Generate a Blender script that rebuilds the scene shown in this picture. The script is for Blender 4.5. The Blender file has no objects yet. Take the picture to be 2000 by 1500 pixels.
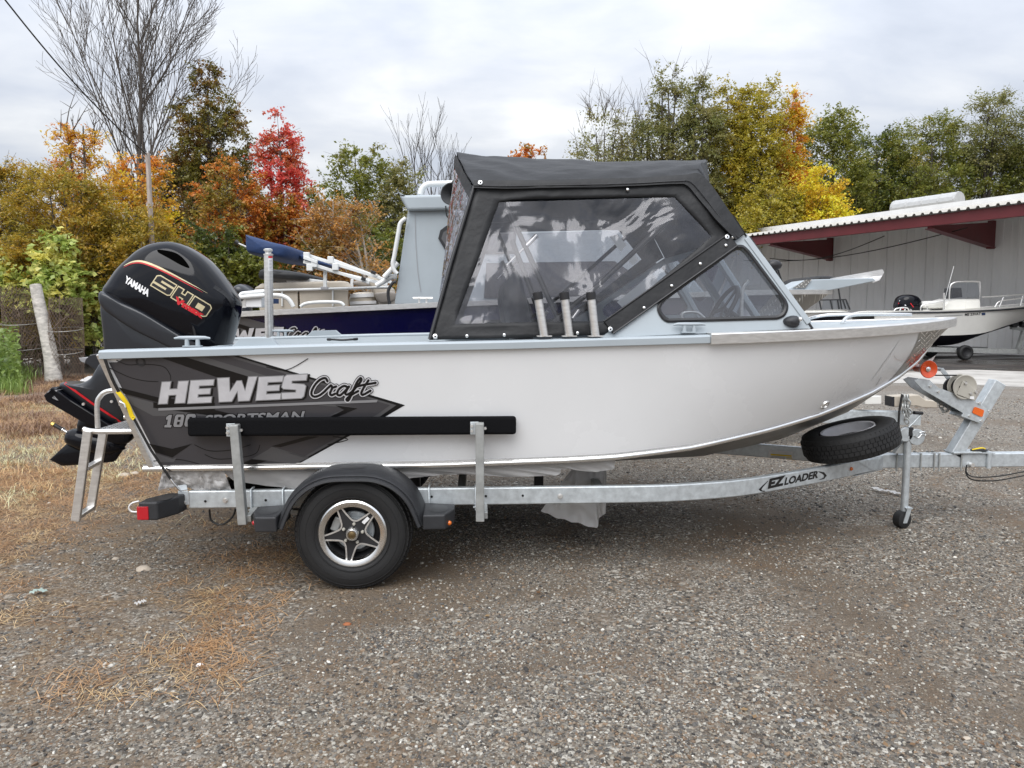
import bpy, bmesh, math, random
import numpy as np
from mathutils import Vector, Matrix, Euler, noise
from mathutils.bvhtree import BVHTree
from mathutils.geometry import tessellate_polygon
random.seed(7); np.random.seed(7)
scene = bpy.context.scene
COL = scene.collection
# ------------------------------------------------------------------ camera
F, HZ, HC = 1440.0, 613.0, 1.595
PITCH = math.atan((750 - HZ) / F); YAW = math.radians(2.8)
CAM = Vector((0.7154, -5.36, HC))
cd = bpy.data.cameras.new('camera'); cam = bpy.data.objects.new('camera', cd); COL.objects.link(cam)
cam.location = CAM; cam.rotation_euler = (math.pi / 2 - PITCH, 0, -YAW)
cd.sensor_fit = 'HORIZONTAL'; cd.sensor_width = 36; cd.lens = 36 * F / 2000; cd.clip_start = .1; cd.clip_end = 2000
scene.camera = cam
# ------------------------------------------------------------------ sky and sun
SUN_EL, SUN_AZ = math.radians(54), math.radians(200)      # azimuth clockwise from +Y
w = bpy.data.worlds.new('World'); scene.world = w; w.use_nodes = True
nt = w.node_tree; nt.nodes.clear()
N = nt.nodes.new; L = nt.links.new
out = N('ShaderNodeOutputWorld'); bg = N('ShaderNodeBackground'); L(bg.outputs[0], out.inputs[0])
bg.inputs['Strength'].default_value = 0.1
sky = N('ShaderNodeTexSky'); sky.sky_type = 'NISHITA'; sky.sun_disc = False
sky.sun_elevation = SUN_EL; sky.sun_rotation = SUN_AZ; sky.air_density = 1.2; sky.dust_density = 2.5
tc = N('ShaderNodeTexCoord')
sep = N('ShaderNodeSeparateXYZ'); L(tc.outputs['Generated'], sep.inputs[0])
# cloud deck: direction / (elevation + c) so that the deck recedes towards the horizon
za = N('ShaderNodeMath'); za.operation = 'ADD'; za.use_clamp = False; L(sep.outputs[2], za.inputs[0]); za.inputs[1].default_value = .22
zm = N('ShaderNodeMath'); zm.operation = 'MAXIMUM'; L(za.outputs[0], zm.inputs[0]); zm.inputs[1].default_value = .12
dv = N('ShaderNodeVectorMath'); dv.operation = 'DIVIDE'; L(tc.outputs['Generated'], dv.inputs[0])
cb = N('ShaderNodeCombineXYZ'); [L(zm.outputs[0], cb.inputs[i]) for i in range(3)]
L(cb.outputs[0], dv.inputs[1])
def wnoise(scale, detail, rough, off):
    mp = N('ShaderNodeMapping'); mp.inputs['Location'].default_value = off; mp.inputs['Scale'].default_value = (scale, scale * 1.3, scale * .3)
    L(dv.outputs[0], mp.inputs[0])
    n = N('ShaderNodeTexNoise'); n.inputs['Scale'].default_value = 1; n.inputs['Detail'].default_value = detail
    n.inputs['Roughness'].default_value = rough; n.inputs['Distortion'].default_value = .35; L(mp.outputs[0], n.inputs[0]); return n
def ramp(src, stops):
    r = N('ShaderNodeValToRGB'); e = r.color_ramp.elements
    while len(e) < len(stops): e.new(.5)
    for k, (p_, c_) in enumerate(stops): e[k].position = p_; e[k].color = (*c_, 1)
    L(src, r.inputs[0]); return r
n1 = wnoise(1.1, 6, .5, (3.1, 1.7, 0)); n2 = wnoise(2.6, 7, .52, (9.4, 5.2, 1))
nm = N('ShaderNodeMix'); nm.data_type = 'FLOAT'; nm.inputs[0].default_value = .38; L(n1.outputs[0], nm.inputs[2]); L(n2.outputs[0], nm.inputs[3])
SKYV = 1.0
cl = ramp(nm.outputs[0], [(.35, (3.9, 4.25, 4.95)), (.46, (4.9, 5.2, 5.8)), (.55, (5.9, 6.08, 6.4)), (.66, (7.6, 7.65, 7.7))])
# overcast deck brightens slowly towards the zenith
gr = N('ShaderNodeMapRange'); L(sep.outputs[2], gr.inputs[0]); gr.inputs[1].default_value = 0; gr.inputs[2].default_value = 1
gr.inputs[3].default_value = .54; gr.inputs[4].default_value = 2.0
vm = N('ShaderNodeVectorMath'); vm.operation = 'SCALE'; L(cl.outputs[0], vm.inputs[0]); L(gr.outputs[0], vm.inputs['Scale'])
mx = N('ShaderNodeMix'); mx.data_type = 'RGBA'; mx.inputs[0].default_value = .93
L(sky.outputs[0], mx.inputs[6]); L(vm.outputs[0], mx.inputs[7]); L(mx.outputs[2], bg.inputs['Color'])
sd = bpy.data.lights.new('sun', 'SUN'); sd.energy = 1.5; sd.angle = math.radians(52); sd.color = (1, .985, .965)
sun = bpy.data.objects.new('sun', sd); COL.objects.link(sun)
sun.rotation_euler = (math.pi / 2 - SUN_EL, 0, math.pi - SUN_AZ)
sun.location = (0, 0, 30)
vs = scene.view_settings; vs.view_transform = 'Standard'; vs.look = 'None'; vs.exposure = 0.78; vs.gamma = 1; vs.use_curve_mapping = False
scene.cycles.use_denoising = True; scene.cycles.max_bounces = 8; scene.cycles.transparent_max_bounces = 24
scene.cycles.caustics_reflective = False; scene.cycles.caustics_refractive = False
# ------------------------------------------------------------------ measuring from the photograph (pixels of the 2000 px picture)
_fw = Vector((math.sin(YAW) * math.cos(PITCH), math.cos(YAW) * math.cos(PITCH), -math.sin(PITCH)))
_rt = Vector((math.cos(YAW), -math.sin(YAW), 0)); _up = _rt.cross(_fw)
def ray(px, py): return _fw + _rt * ((px - 1000) / F) - _up * ((py - 750) / F)
def PY(px, py, Y):
    d = ray(px, py); return CAM + d * ((Y - CAM.y) / d.y)
def PZ(px, py, Z=0.0):
    d = ray(px, py); return CAM + d * ((Z - CAM.z) / d.z)
def PP(px, py, pt, n):
    d = ray(px, py); return CAM + d * ((Vector(pt) - CAM).dot(n) / d.dot(n))
def PD(px, py, D):
    return CAM + ray(px, py) * D
def PG(px, D):                                             # ground point in column px at depth D
    v = CAM + (_fw + _rt * ((px - 1000) / F)) * D; return Vector((v.x, v.y, 0))
def proj(p):
    v = Vector(p) - CAM; Z = v.dot(_fw); return 1000 + F * v.dot(_rt) / Z, 750 - F * v.dot(_up) / Z
def grow(poly, d):
    a = sum(poly[i - 1][0] * poly[i][1] - poly[i][0] * poly[i - 1][1] for i in range(len(poly))); sgn = 1 if a > 0 else -1; q = []
    for i in range(len(poly)):
        p0, p1, p2 = [Vector(poly[k % len(poly)]) for k in (i - 1, i, i + 1)]; e1, e2 = (p1 - p0).normalized(), (p2 - p1).normalized()
        n1_, n2_ = Vector((e1.y, -e1.x)) * sgn, Vector((e2.y, -e2.x)) * sgn; b_ = n1_ + n2_; b_ = b_.normalized() if b_.length > .1 else n1_
        q.append(tuple(p1 + b_ * d / max(.45, b_.dot(n1_))))
    return q
def lin(r, g, b):
    f = lambda c: (c / 255 / 12.92) if c / 255 <= .04045 else ((c / 255 + .055) / 1.055) ** 2.4
    return (f(r), f(g), f(b))
# ------------------------------------------------------------------ materials
MATS = {}
def mat(name, col, rough=.5, metal=0., var=0., vscale=6., bump=0., bscale=60., coat=0., spec=.5, stretch=(1, 1, 1), var2=None, bdist=.01, sheen=0.):
    m = bpy.data.materials.new(name); m.use_nodes = True; t = m.node_tree; p = t.nodes['Principled BSDF']
    p.inputs['Base Color'].default_value = (*col, 1); p.inputs['Roughness'].default_value = rough; p.inputs['Metallic'].default_value = metal
    p.inputs['Coat Weight'].default_value = coat; p.inputs['Coat Roughness'].default_value = .06; p.inputs['Specular IOR Level'].default_value = spec
    if sheen: p.inputs['Sheen Weight'].default_value = sheen
    c = t.nodes.new('ShaderNodeTexCoord'); mp = t.nodes.new('ShaderNodeMapping'); mp.inputs['Scale'].default_value = stretch
    t.links.new(c.outputs['Object'], mp.inputs[0])
    if var:
        n = t.nodes.new('ShaderNodeTexNoise'); n.inputs['Scale'].default_value = vscale; n.inputs['Detail'].default_value = 6; n.inputs['Roughness'].default_value = .6
        t.links.new(mp.outputs[0], n.inputs[0])
        r = t.nodes.new('ShaderNodeValToRGB'); r.color_ramp.elements[0].position = .3; r.color_ramp.elements[1].position = .7
        a = var2 or tuple(x * (1 - var) for x in col)
        r.color_ramp.elements[0].color = (*a, 1); r.color_ramp.elements[1].color = (*[min(1, x * (1 + (var if not var2 else 0))) for x in col], 1)
        t.links.new(n.outputs[0], r.inputs[0]); t.links.new(r.outputs[0], p.inputs['Base Color'])
        rr = t.nodes.new('ShaderNodeMapRange'); rr.inputs[3].default_value = max(0, rough - .08); rr.inputs[4].default_value = min(1, rough + .08)
        t.links.new(n.outputs[0], rr.inputs[0]); t.links.new(rr.outputs[0], p.inputs['Roughness'])
    if bump:
        n = t.nodes.new('ShaderNodeTexNoise'); n.inputs['Scale'].default_value = bscale; n.inputs['Detail'].default_value = 5
        t.links.new(mp.outputs[0], n.inputs[0]); b = t.nodes.new('ShaderNodeBump'); b.inputs['Strength'].default_value = bump; b.inputs['Distance'].default_value = bdist
        t.links.new(n.outputs[0], b.inputs['Height']); t.links.new(b.outputs[0], p.inputs['Normal'])
    MATS[name] = m; return m
M_white = mat('white_paint', (.88, .89, .90), .26, var=.02, vscale=2, coat=.08, spec=.35, bump=.1, bscale=2.2)
M_grey = mat('pale_grey_paint', (.385, .43, .46), .38, var=.04, vscale=3)
M_alu = mat('brushed_aluminium', (.80, .79, .77), .36, metal=.85, var=.12, vscale=14, stretch=(1, 1, 5))
M_bright = mat('bright_aluminium', (.86, .86, .85), .2, metal=1., var=.05, vscale=9)
M_galv = mat('galvanised_steel', (.60, .64, .66), .46, metal=.62, var=.16, vscale=26, bump=.05, bscale=40)
M_galvd = mat('weathered_galvanised_steel', (.40, .41, .40), .55, metal=.5, var=.2, vscale=14)
M_steelbare = mat('bare_hull_aluminium', (.42, .41, .39), .42, metal=.8, var=.2, vscale=5)
M_fabric = mat('black_canvas', (.0075, .008, .0095), .6, var=.2, vscale=9, bump=.45, bscale=3, bdist=.07)
M_black = mat('black_plastic', (.02, .02, .022), .42, var=.15, vscale=12)
M_step = mat('textured_black_plastic', (.024, .025, .028), .5, var=.15, vscale=10, bump=.2, bscale=250)
M_rub = mat('tyre_rubber', (.012, .012, .0125), .66, var=.2, vscale=8, bump=.15, bscale=90)
M_carpet = mat('black_carpet', (.008, .008, .009), .95, bump=.6, bscale=300, spec=.1)
M_cowl = mat('black_gloss_paint', (.004, .0045, .007), .07, spec=.28)
M_mid = mat('dark_grey_motor_paint', (.016, .018, .023), .32, coat=.2, var=.1, vscale=3)
M_gfx0 = mat('dark_grey_vinyl_graphic', (.062, .060, .066), .33, coat=.15, var=.06, vscale=2)
M_gfx1 = mat('mid_grey_vinyl_graphic', (.105, .104, .108), .33, coat=.15)
M_gfx2 = mat('light_grey_vinyl_graphic', (.17, .17, .175), .33, coat=.15)
M_ink = mat('black_vinyl_print', (.006, .006, .007), .35)
M_void = mat('vent_shade_black', (.002, .002, .002), 1., spec=0.)  # flat near-black; shade inside the vent recess put into the colour
M_silver = mat('silver_print', (.66, .66, .69), .35, metal=.1, var=.12, vscale=9)
M_silver2 = mat('grey_print', (.30, .30, .31), .35)
M_whitep = mat('white_print', (.8, .8, .8), .4)
M_gold = mat('gold_print', (.62, .53, .33), .35, metal=.2)
M_red = mat('red_print', (.55, .012, .02), .4)
M_redlens = mat('red_lens', (.45, .01, .02), .15, coat=.6)
M_amber = mat('amber_lens', (.75, .16, .01), .2, coat=.5)
M_orange = mat('orange_reflector', (.72, .13, .015), .25, coat=.5)
M_roller = mat('orange_polyurethane', (.75, .085, .012), .28, coat=.4, var=.2, vscale=8)
M_yellow = mat('yellow_webbing', (.85, .62, .01), .6)
M_strap = mat('black_webbing', (.02, .02, .02), .7)
M_plastic = mat('white_plastic_wrap', (.80, .79, .78), .42, bump=.5, bscale=9, bdist=.03)
def _thin(m, f):
    t = m.node_tree; p = t.nodes['Principled BSDF']; o = t.nodes['Material Output']; tr = t.nodes.new('ShaderNodeBsdfTranslucent'); tr.inputs[0].default_value = (.8, .79, .78, 1)
    mx_ = t.nodes.new('ShaderNodeMixShader'); mx_.inputs[0].default_value = f; t.links.new(p.outputs[0], mx_.inputs[1]); t.links.new(tr.outputs[0], mx_.inputs[2]); t.links.new(mx_.outputs[0], o.inputs[0])
_thin(M_plastic, .5)
M_navy = mat('navy_blue_paint', (.003, .003, .040), .2, coat=.4)
M_beige = mat('beige_vinyl', (.46, .41, .34), .55, var=.06, vscale=5)
M_beige2 = mat('taupe_vinyl', (.28, .25, .22), .55)
M_blue = mat('blue_canvas', (.012, .035, .11), .7, var=.15, vscale=8, bump=.4, bscale=14, bdist=.02)
M_whitetube = mat('white_coated_tube', (.72, .73, .72), .3)
M_seat = mat('charcoal_seat_vinyl', (.035, .036, .04), .5, var=.1)
M_gelcoat = mat('white_gelcoat', (.76, .75, .71), .25, coat=.4, var=.04, vscale=2)
M_bottom = mat('dark_antifouling_paint', (.010, .010, .022), .6)
M_winch = mat('putty_painted_steel', (.42, .40, .35), .45, var=.06)
M_bronze = mat('dark_bronze_cap', (.16, .11, .05), .4, metal=.6)
M_brass = mat('brass', (.55, .40, .12), .3, metal=.9)
M_brown = mat('brown_block', (.30, .10, .035), .7, var=.2)
M_pole = mat('weathered_pole_wood', (.42, .36, .32), .9, var=.3, vscale=5, stretch=(3, 3, .4), bump=.4, bscale=20)
M_cable = mat('black_cable', (.012, .012, .012), .5)
M_paper = mat('pale_paper', (.62, .67, .69), .6)
M_rust = mat('rusty_wire', (.20, .145, .11), .75, metal=.3, var=.3, vscale=30)
M_wire = mat('galvanised_wire', (.32, .31, .29), .55, metal=.5, var=.3, vscale=12)

def diamond_plate(name, col=(.30, .29, .27), sc=24.):
    m = bpy.data.materials.new(name); m.use_nodes = True; t = m.node_tree; p = t.nodes['Principled BSDF']
    p.inputs['Metallic'].default_value = .8; p.inputs['Roughness'].default_value = .36
    c = t.nodes.new('ShaderNodeTexCoord'); mp = t.nodes.new('ShaderNodeMapping'); mp.inputs['Rotation'].default_value = (0, math.radians(40), 0)
    mp.inputs['Scale'].default_value = (sc, sc * .9, sc); t.links.new(c.outputs['Object'], mp.inputs[0])
    s = t.nodes.new('ShaderNodeSeparateXYZ'); t.links.new(mp.outputs[0], s.inputs[0])
    def m1(op, a, b=None):
        n = t.nodes.new('ShaderNodeMath'); n.operation = op
        for i, v in enumerate((a, b)):
            if v is None: continue
            if isinstance(v, (int, float)): n.inputs[i].default_value = v
            else: t.links.new(v, n.inputs[i])
        return n.outputs[0]
    X, Zc = s.outputs[0], m1('ADD', s.outputs[2], m1('MULTIPLY', s.outputs[1], .7))
    fx = m1('SUBTRACT', m1('FRACT', X), .5); fz = m1('SUBTRACT', m1('FRACT', Zc), .5)
    par = m1('ROUND', m1('FRACT', m1('MULTIPLY', m1('ADD', m1('FLOOR', X), m1('FLOOR', Zc)), .5)))
    par = m1('GREATER_THAN', m1('FRACT', m1('MULTIPLY', m1('ADD', m1('FLOOR', X), m1('FLOOR', Zc)), .5)), .25)
    a1 = m1('ADD', m1('MULTIPLY', m1('ABSOLUTE', fx), 4.6), m1('MULTIPLY', m1('ABSOLUTE', fz), 1.9))
    a2 = m1('ADD', m1('MULTIPLY', m1('ABSOLUTE', fz), 4.6), m1('MULTIPLY', m1('ABSOLUTE', fx), 1.9))
    mixv = m1('ADD', m1('MULTIPLY', a1, par), m1('MULTIPLY', a2, m1('SUBTRACT', 1, par)))
    h = m1('SUBTRACT', 1, m1('MINIMUM', mixv, 1))
    b = t.nodes.new('ShaderNodeBump'); b.inputs['Strength'].default_value = 1; b.inputs['Distance'].default_value = .012
    t.links.new(h, b.inputs['Height']); t.links.new(b.outputs[0], p.inputs['Normal'])
    r = t.nodes.new('ShaderNodeValToRGB'); r.color_ramp.elements[0].color = (*[x * .9 for x in col], 1); r.color_ramp.elements[1].color = (*[min(1, x * 2.6) for x in col], 1)
    r.color_ramp.elements[0].position = .12; r.color_ramp.elements[1].position = .3
    t.links.new(h, r.inputs[0]); t.links.new(r.outputs[0], p.inputs['Base Color']); return m
M_tread = diamond_plate('diamond_tread_plate')
M_treadstep = diamond_plate('bright_tread_plate', (.42, .40, .36), 22)

def sheet_mat(name, tint, haze, gloss, wav=.6, scale=5., rough=.03):
    """clear sheet: see-through, with a faint milky film and wavy sky reflections"""
    m = bpy.data.materials.new(name); m.use_nodes = True; t = m.node_tree; t.nodes.clear(); n = t.nodes.new; l = t.links.new
    o = n('ShaderNodeOutputMaterial'); tr = n('ShaderNodeBsdfTransparent'); tr.inputs[0].default_value = (*tint, 1)
    df = n('ShaderNodeBsdfTranslucent'); df.inputs[0].default_value = (.8, .8, .82, 1)
    dd = n('ShaderNodeBsdfDiffuse'); dd.inputs[0].default_value = (.8, .8, .84, 1)
    gl = n('ShaderNodeBsdfGlossy'); gl.inputs['Roughness'].default_value = rough; gl.inputs[0].default_value = (.95, .95, 1, 1)
    c = n('ShaderNodeTexCoord'); ns = n('ShaderNodeTexNoise'); ns.inputs['Scale'].default_value = scale; ns.inputs['Detail'].default_value = 3; ns.inputs['Distortion'].default_value = 1.2
    l(c.outputs['Object'], ns.inputs[0]); b = n('ShaderNodeBump'); b.inputs['Strength'].default_value = wav; b.inputs['Distance'].default_value = .05
    l(ns.outputs[0], b.inputs['Height']); l(b.outputs[0], gl.inputs['Normal'])
    fr = n('ShaderNodeFresnel'); fr.inputs[0].default_value = 1.5; l(b.outputs[0], fr.inputs['Normal'])
    fa = n('ShaderNodeMath'); fa.operation = 'MULTIPLY_ADD'; fa.inputs[1].default_value = 1.; fa.inputs[2].default_value = gloss; l(fr.outputs[0], fa.inputs[0])
    m0 = n('ShaderNodeMixShader'); m0.inputs[0].default_value = .5; l(df.outputs[0], m0.inputs[1]); l(dd.outputs[0], m0.inputs[2])
    n2 = n('ShaderNodeTexNoise'); n2.inputs['Scale'].default_value = scale * .7; n2.inputs['Detail'].default_value = 4; n2.inputs['Distortion'].default_value = 2; l(c.outputs['Object'], n2.inputs[0])
    hr = n('ShaderNodeMapRange'); hr.inputs[1].default_value = .35; hr.inputs[2].default_value = .7; hr.inputs[3].default_value = haze * .2; hr.inputs[4].default_value = haze * 1.6; l(n2.outputs[0], hr.inputs[0])
    m1 = n('ShaderNodeMixShader'); l(hr.outputs[0], m1.inputs[0]); l(tr.outputs[0], m1.inputs[1]); l(m0.outputs[0], m1.inputs[2])
    m2 = n('ShaderNodeMixShader'); l(fa.outputs[0], m2.inputs[0]); l(m1.outputs[0], m2.inputs[1]); l(gl.outputs[0], m2.inputs[2])
    l(m2.outputs[0], o.inputs[0]); return m
M_vinyl = sheet_mat('clear_vinyl_sheet', (.74, .74, .76), .03, .025, .6, 2.0, .10)
M_vinyl2 = sheet_mat('creased_clear_vinyl', (.84, .85, .87), .20, .06, .9, 5)
M_glass = sheet_mat('tinted_glass', (.66, .69, .72), .02, .05, .0, 2., .01)
# ------------------------------------------------------------------ mesh helpers
class MB:
    def __init__(s): s.v = []; s.f = []; s.m = []
    def add(s, vs_, fs, mi=0):
        o = len(s.v); s.v += [Vector(v) for v in vs_]; s.f += [[i + o for i in f] for f in fs]; s.m += [mi] * len(fs)
    def box(s, c, size, R=None, mi=0):
        a, b, d = [x / 2 for x in size]
        vs_ = [Vector((x, y, z)) for x in (-a, a) for y in (-b, b) for z in (-d, d)]
        if R is not None: vs_ = [R @ v for v in vs_]
        c = Vector(c); s.add([v + c for v in vs_], [(0, 1, 3, 2), (4, 6, 7, 5), (0, 4, 5, 1), (2, 3, 7, 6), (0, 2, 6, 4), (1, 5, 7, 3)], mi)
    def bar(s, p0, p1, wd, h, up=(0, 0, 1), mi=0):
        p0, p1 = Vector(p0), Vector(p1); d = (p1 - p0).normalized(); sd_ = d.cross(Vector(up))
        if sd_.length < 1e-4: sd_ = d.cross(Vector((0, 1, 0)))
        sd_.normalize(); u = sd_.cross(d); q = []
        for p in (p0, p1): q += [p + sd_ * (wd / 2 * i) + u * (h / 2 * j) for i, j in ((-1, -1), (1, -1), (1, 1), (-1, 1))]
        s.add(q, [(3, 2, 1, 0), (4, 5, 6, 7), (0, 1, 5, 4), (1, 2, 6, 5), (2, 3, 7, 6), (3, 0, 4, 7)], mi)
    def tube(s, pts, r, n=8, cap=True, mi=0):
        pts = [Vector(p) for p in pts]; k = len(pts); rs = r if isinstance(r, (list, tuple)) else [r] * k
        t0 = (pts[1] - pts[0]).normalized(); a = Vector((0, 0, 1)) if abs(t0.z) < .9 else Vector((1, 0, 0)); u = t0.cross(a).normalized()
        vs_ = []
        for i in range(k):
            t = (pts[min(i + 1, k - 1)] - pts[max(i - 1, 0)])
            t = t.normalized() if t.length > 1e-9 else t0
            u = (u - t * u.dot(t)); u = u.normalized() if u.length > 1e-6 else t.orthogonal().normalized(); b = t.cross(u)
            vs_ += [pts[i] + (u * math.cos(2 * math.pi * j / n) + b * math.sin(2 * math.pi * j / n)) * rs[i] for j in range(n)]
        fs = [(i * n + j, i * n + (j + 1) % n, (i + 1) * n + (j + 1) % n, (i + 1) * n + j) for i in range(k - 1) for j in range(n)]
        if cap: fs += [tuple(range(n - 1, -1, -1)), tuple((k - 1) * n + j for j in range(n))]
        s.add(vs_, fs, mi)
    def cyl(s, p0, p1, r0, r1=None, n=20, mi=0): s.tube([p0, p1], [r0, r0 if r1 is None else r1], n, True, mi)
    def loft(s, secs, closed=False, cap=False, mi=0):
        n = len(secs[0]); vs_ = [p for q in secs for p in q]; m_ = n if closed else n - 1
        fs = [(i * n + j, i * n + (j + 1) % n, (i + 1) * n + (j + 1) % n, (i + 1) * n + j) for i in range(len(secs) - 1) for j in range(m_)]
        if cap: fs += [tuple(range(n - 1, -1, -1)), tuple((len(secs) - 1) * n + j for j in range(n))]
        s.add(vs_, fs, mi)
    def prism(s, poly, vec, mi=0):
        poly = [Vector(p) for p in poly]; n = len(poly); vec = Vector(vec); vs_ = poly + [p + vec for p in poly]
        tri = tessellate_polygon([poly])
        fs = [tuple(t) for t in tri] + [tuple(i + n for i in reversed(t)) for t in tri] + [(i, (i + 1) % n, n + (i + 1) % n, n + i) for i in range(n)]
        s.add(vs_, fs, mi)
    def lathe(s, c, axis, prof, n=32, mi=0, closed=False):
        c, ax = Vector(c), Vector(axis).normalized(); u = ax.orthogonal().normalized(); b = ax.cross(u)
        secs = [[c + ax * h + (u * math.cos(2 * math.pi * j / n) + b * math.sin(2 * math.pi * j / n)) * r for j in range(n)] for r, h in prof]
        if closed: secs.append(secs[0])
        s.loft(secs, True, False, mi)
    def puff(s, out, y0, hw, p=3., rings=7, ctr=None, ys=None, mi=0):
        """solid swelling to both sides of an outline given as (x, z) in the plane y = y0"""
        n = len(out); cx = sum(o[0] for o in out) / n if ctr is None else ctr[0]; cz = sum(o[1] for o in out) / n if ctr is None else ctr[1]
        secs = []
        for sg in (-1, 1):
            q = []
            for k in range(rings + 1):
                t = math.pi / 2 * k / rings; sc = math.cos(t) ** (2 / p) if k < rings else 0.0; yy = hw * math.sin(t) ** (2 / p)
                ring = []
                for o in out:
                    x, z = cx + (o[0] - cx) * sc, cz + (o[1] - cz) * sc
                    ring.append(Vector((x, y0 + sg * yy * (ys(x, z) if ys else 1), z)))
                q.append(ring)
            secs = (list(reversed(q)) + secs) if sg == -1 else (secs + q[1:])
        s.loft(secs, True, False, mi)
    def build(s, name, mats, parent=None, smooth=None, bevel=0., recalc=True, kind=None, segs=2, merge=0.):
        me = bpy.data.meshes.new(name); o_ = ORG.get(root_of(parent), Vector((0, 0, 0))) if parent else Vector((0, 0, 0))
        me.from_pydata([v - o_ for v in s.v], [], s.f)
        for m in (mats if isinstance(mats, (list, tuple)) else [mats]): me.materials.append(m)
        if any(s.m): me.polygons.foreach_set('material_index', s.m)
        if recalc or merge:
            bm = bmesh.new(); bm.from_mesh(me)
            if merge: bmesh.ops.remove_doubles(bm, verts=bm.verts, dist=merge)
            bmesh.ops.recalc_face_normals(bm, faces=bm.faces); bm.to_mesh(me); bm.free()
        if smooth is not None:
            me.polygons.foreach_set('use_smooth', [True] * len(me.polygons)); me.set_sharp_from_angle(angle=math.radians(smooth))
        o = bpy.data.objects.new(name, me); COL.objects.link(o); o.parent = parent
        if bevel:
            b = o.modifiers.new('bevel', 'BEVEL'); b.width = bevel; b.segments = segs; b.limit_method = 'ANGLE'; b.angle_limit = math.radians(35); b.harden_normals = False
        if kind: o['kind'] = kind
        return o
ORG = {}
def root_of(o):
    while o is not None and o.parent is not None: o = o.parent
    return o
def thing(name, label, cat, loc=(0, 0, 0), group=None):
    o = bpy.data.objects.new(name, None); COL.objects.link(o); o.location = loc; o.empty_display_size = .2; ORG[o] = Vector(loc)
    o['label'] = label; o['category'] = cat
    if group: o['group'] = group
    return o
def tag(o, label, cat, group=None):
    o['label'] = label; o['category'] = cat
    if group: o['group'] = group
    return o
def recenter(o):
    """put the origin of a one-mesh thing at the middle of its base"""
    me = o.data; n = len(me.vertices); a = np.empty(n * 3, np.float32); me.vertices.foreach_get('co', a); a = a.reshape(-1, 3)
    c = np.array([(a[:, 0].min() + a[:, 0].max()) / 2, (a[:, 1].min() + a[:, 1].max()) / 2, a[:, 2].min()], np.float32)
    a -= c; me.vertices.foreach_set('co', a.ravel()); o.location = Vector([float(x) for x in c]); me.update(); return o
def copy_thing(o, loc, label=None, rz=None):
    c = o.copy(); COL.objects.link(c); c.location = loc
    if label: c['label'] = label
    if rz is not None: c.rotation_euler.z = rz
    def rec(a, b):
        for ch in list(a.children):
            d = ch.copy(); COL.objects.link(d); d.parent = b; rec(ch, d)
    rec(o, c); return c
def lerp(a, b, t): return a + (b - a) * t
def interp(x, tab):
    if x <= tab[0][0]: return tab[0][1]
    for (a, b), (c, d) in zip(tab, tab[1:]):
        if x <= c: return b + (d - b) * (x - a) / (c - a)
    return tab[-1][1]
def spline(pts, per=8, closed=False):
    n = len(pts); out_ = []; pts = [Vector(p) for p in pts]
    rng = range(n) if closed else range(n - 1)
    for i in rng:
        g = (lambda k: pts[k % n]) if closed else (lambda k: pts[min(max(k, 0), n - 1)])
        a, b, c, d = g(i - 1), g(i), g(i + 1), g(i + 2)
        for j in range(per):
            t = j / per
            out_.append(.5 * ((2 * b) + (c - a) * t + (2 * a - 5 * b + 4 * c - d) * t * t + (3 * b - a - 3 * c + d) * t ** 3))
    if not closed: out_.append(pts[-1])
    return out_
def rounded(pts, r, n=5):
    """polygon with rounded corners (2D or 3D points)"""
    out_ = []; k = len(pts); pts = [Vector(p) for p in pts]
    for i in range(k):
        a, b, c = pts[i - 1], pts[i], pts[(i + 1) % k]; u, v = (a - b), (c - b)
        rr = min(r, u.length * .45, v.length * .45); p, q = b + u.normalized() * rr, b + v.normalized() * rr
        for j in range(n + 1):
            t = j / n; out_.append(p * (1 - t) ** 2 + b * (2 * t * (1 - t)) + q * t * t)
    return out_
# flat print: shapes drawn in the photograph's plane and laid on the surface they are printed on
def poly2(pts, L_=25.):
    pts = [Vector((p[0], p[1], 0)) for p in pts]; tri = [[pts[i] for i in t] for t in tessellate_polygon([pts])]
    mxe = max((t[i] - t[i - 1]).length for t in tri for i in range(3)); lv = max(0, math.ceil(math.log2(mxe / L_)))
    for _ in range(min(lv, 4)):
        nx = []
        for a, b, c in tri:
            d, e, f = (a + b) / 2, (b + c) / 2, (c + a) / 2; nx += [[a, d, f], [d, b, e], [f, e, c], [d, e, f]]
        tri = nx
    idx = {}; V_ = []; F_ = []
    for t in tri:
        q = []
        for p in t:
            k = (round(p.x, 2), round(p.y, 2))
            if k not in idx: idx[k] = len(V_); V_.append((p.x, p.y))
            q.append(idx[k])
        if len(set(q)) == 3: F_.append(q)
    return V_, F_
def ribbon(pts, wd, closed=False):
    pts = [Vector((p[0], p[1])) for p in pts]; n = len(pts); V_ = []
    for i in range(n):
        a = pts[i - 1] if (i > 0 or closed) else pts[i]; b = pts[(i + 1) % n] if (i < n - 1 or closed) else pts[i]
        t = (b - a).normalized(); nn = Vector((-t.y, t.x)); ww = wd(i / (n - 1)) if callable(wd) else wd
        V_ += [tuple(pts[i] + nn * ww / 2), tuple(pts[i] - nn * ww / 2)]
    m_ = n if closed else n - 1
    return V_, [(2 * i, 2 * i + 1, (2 * i + 3) % (2 * n), (2 * i + 2) % (2 * n)) for i in range(m_)]
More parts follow.
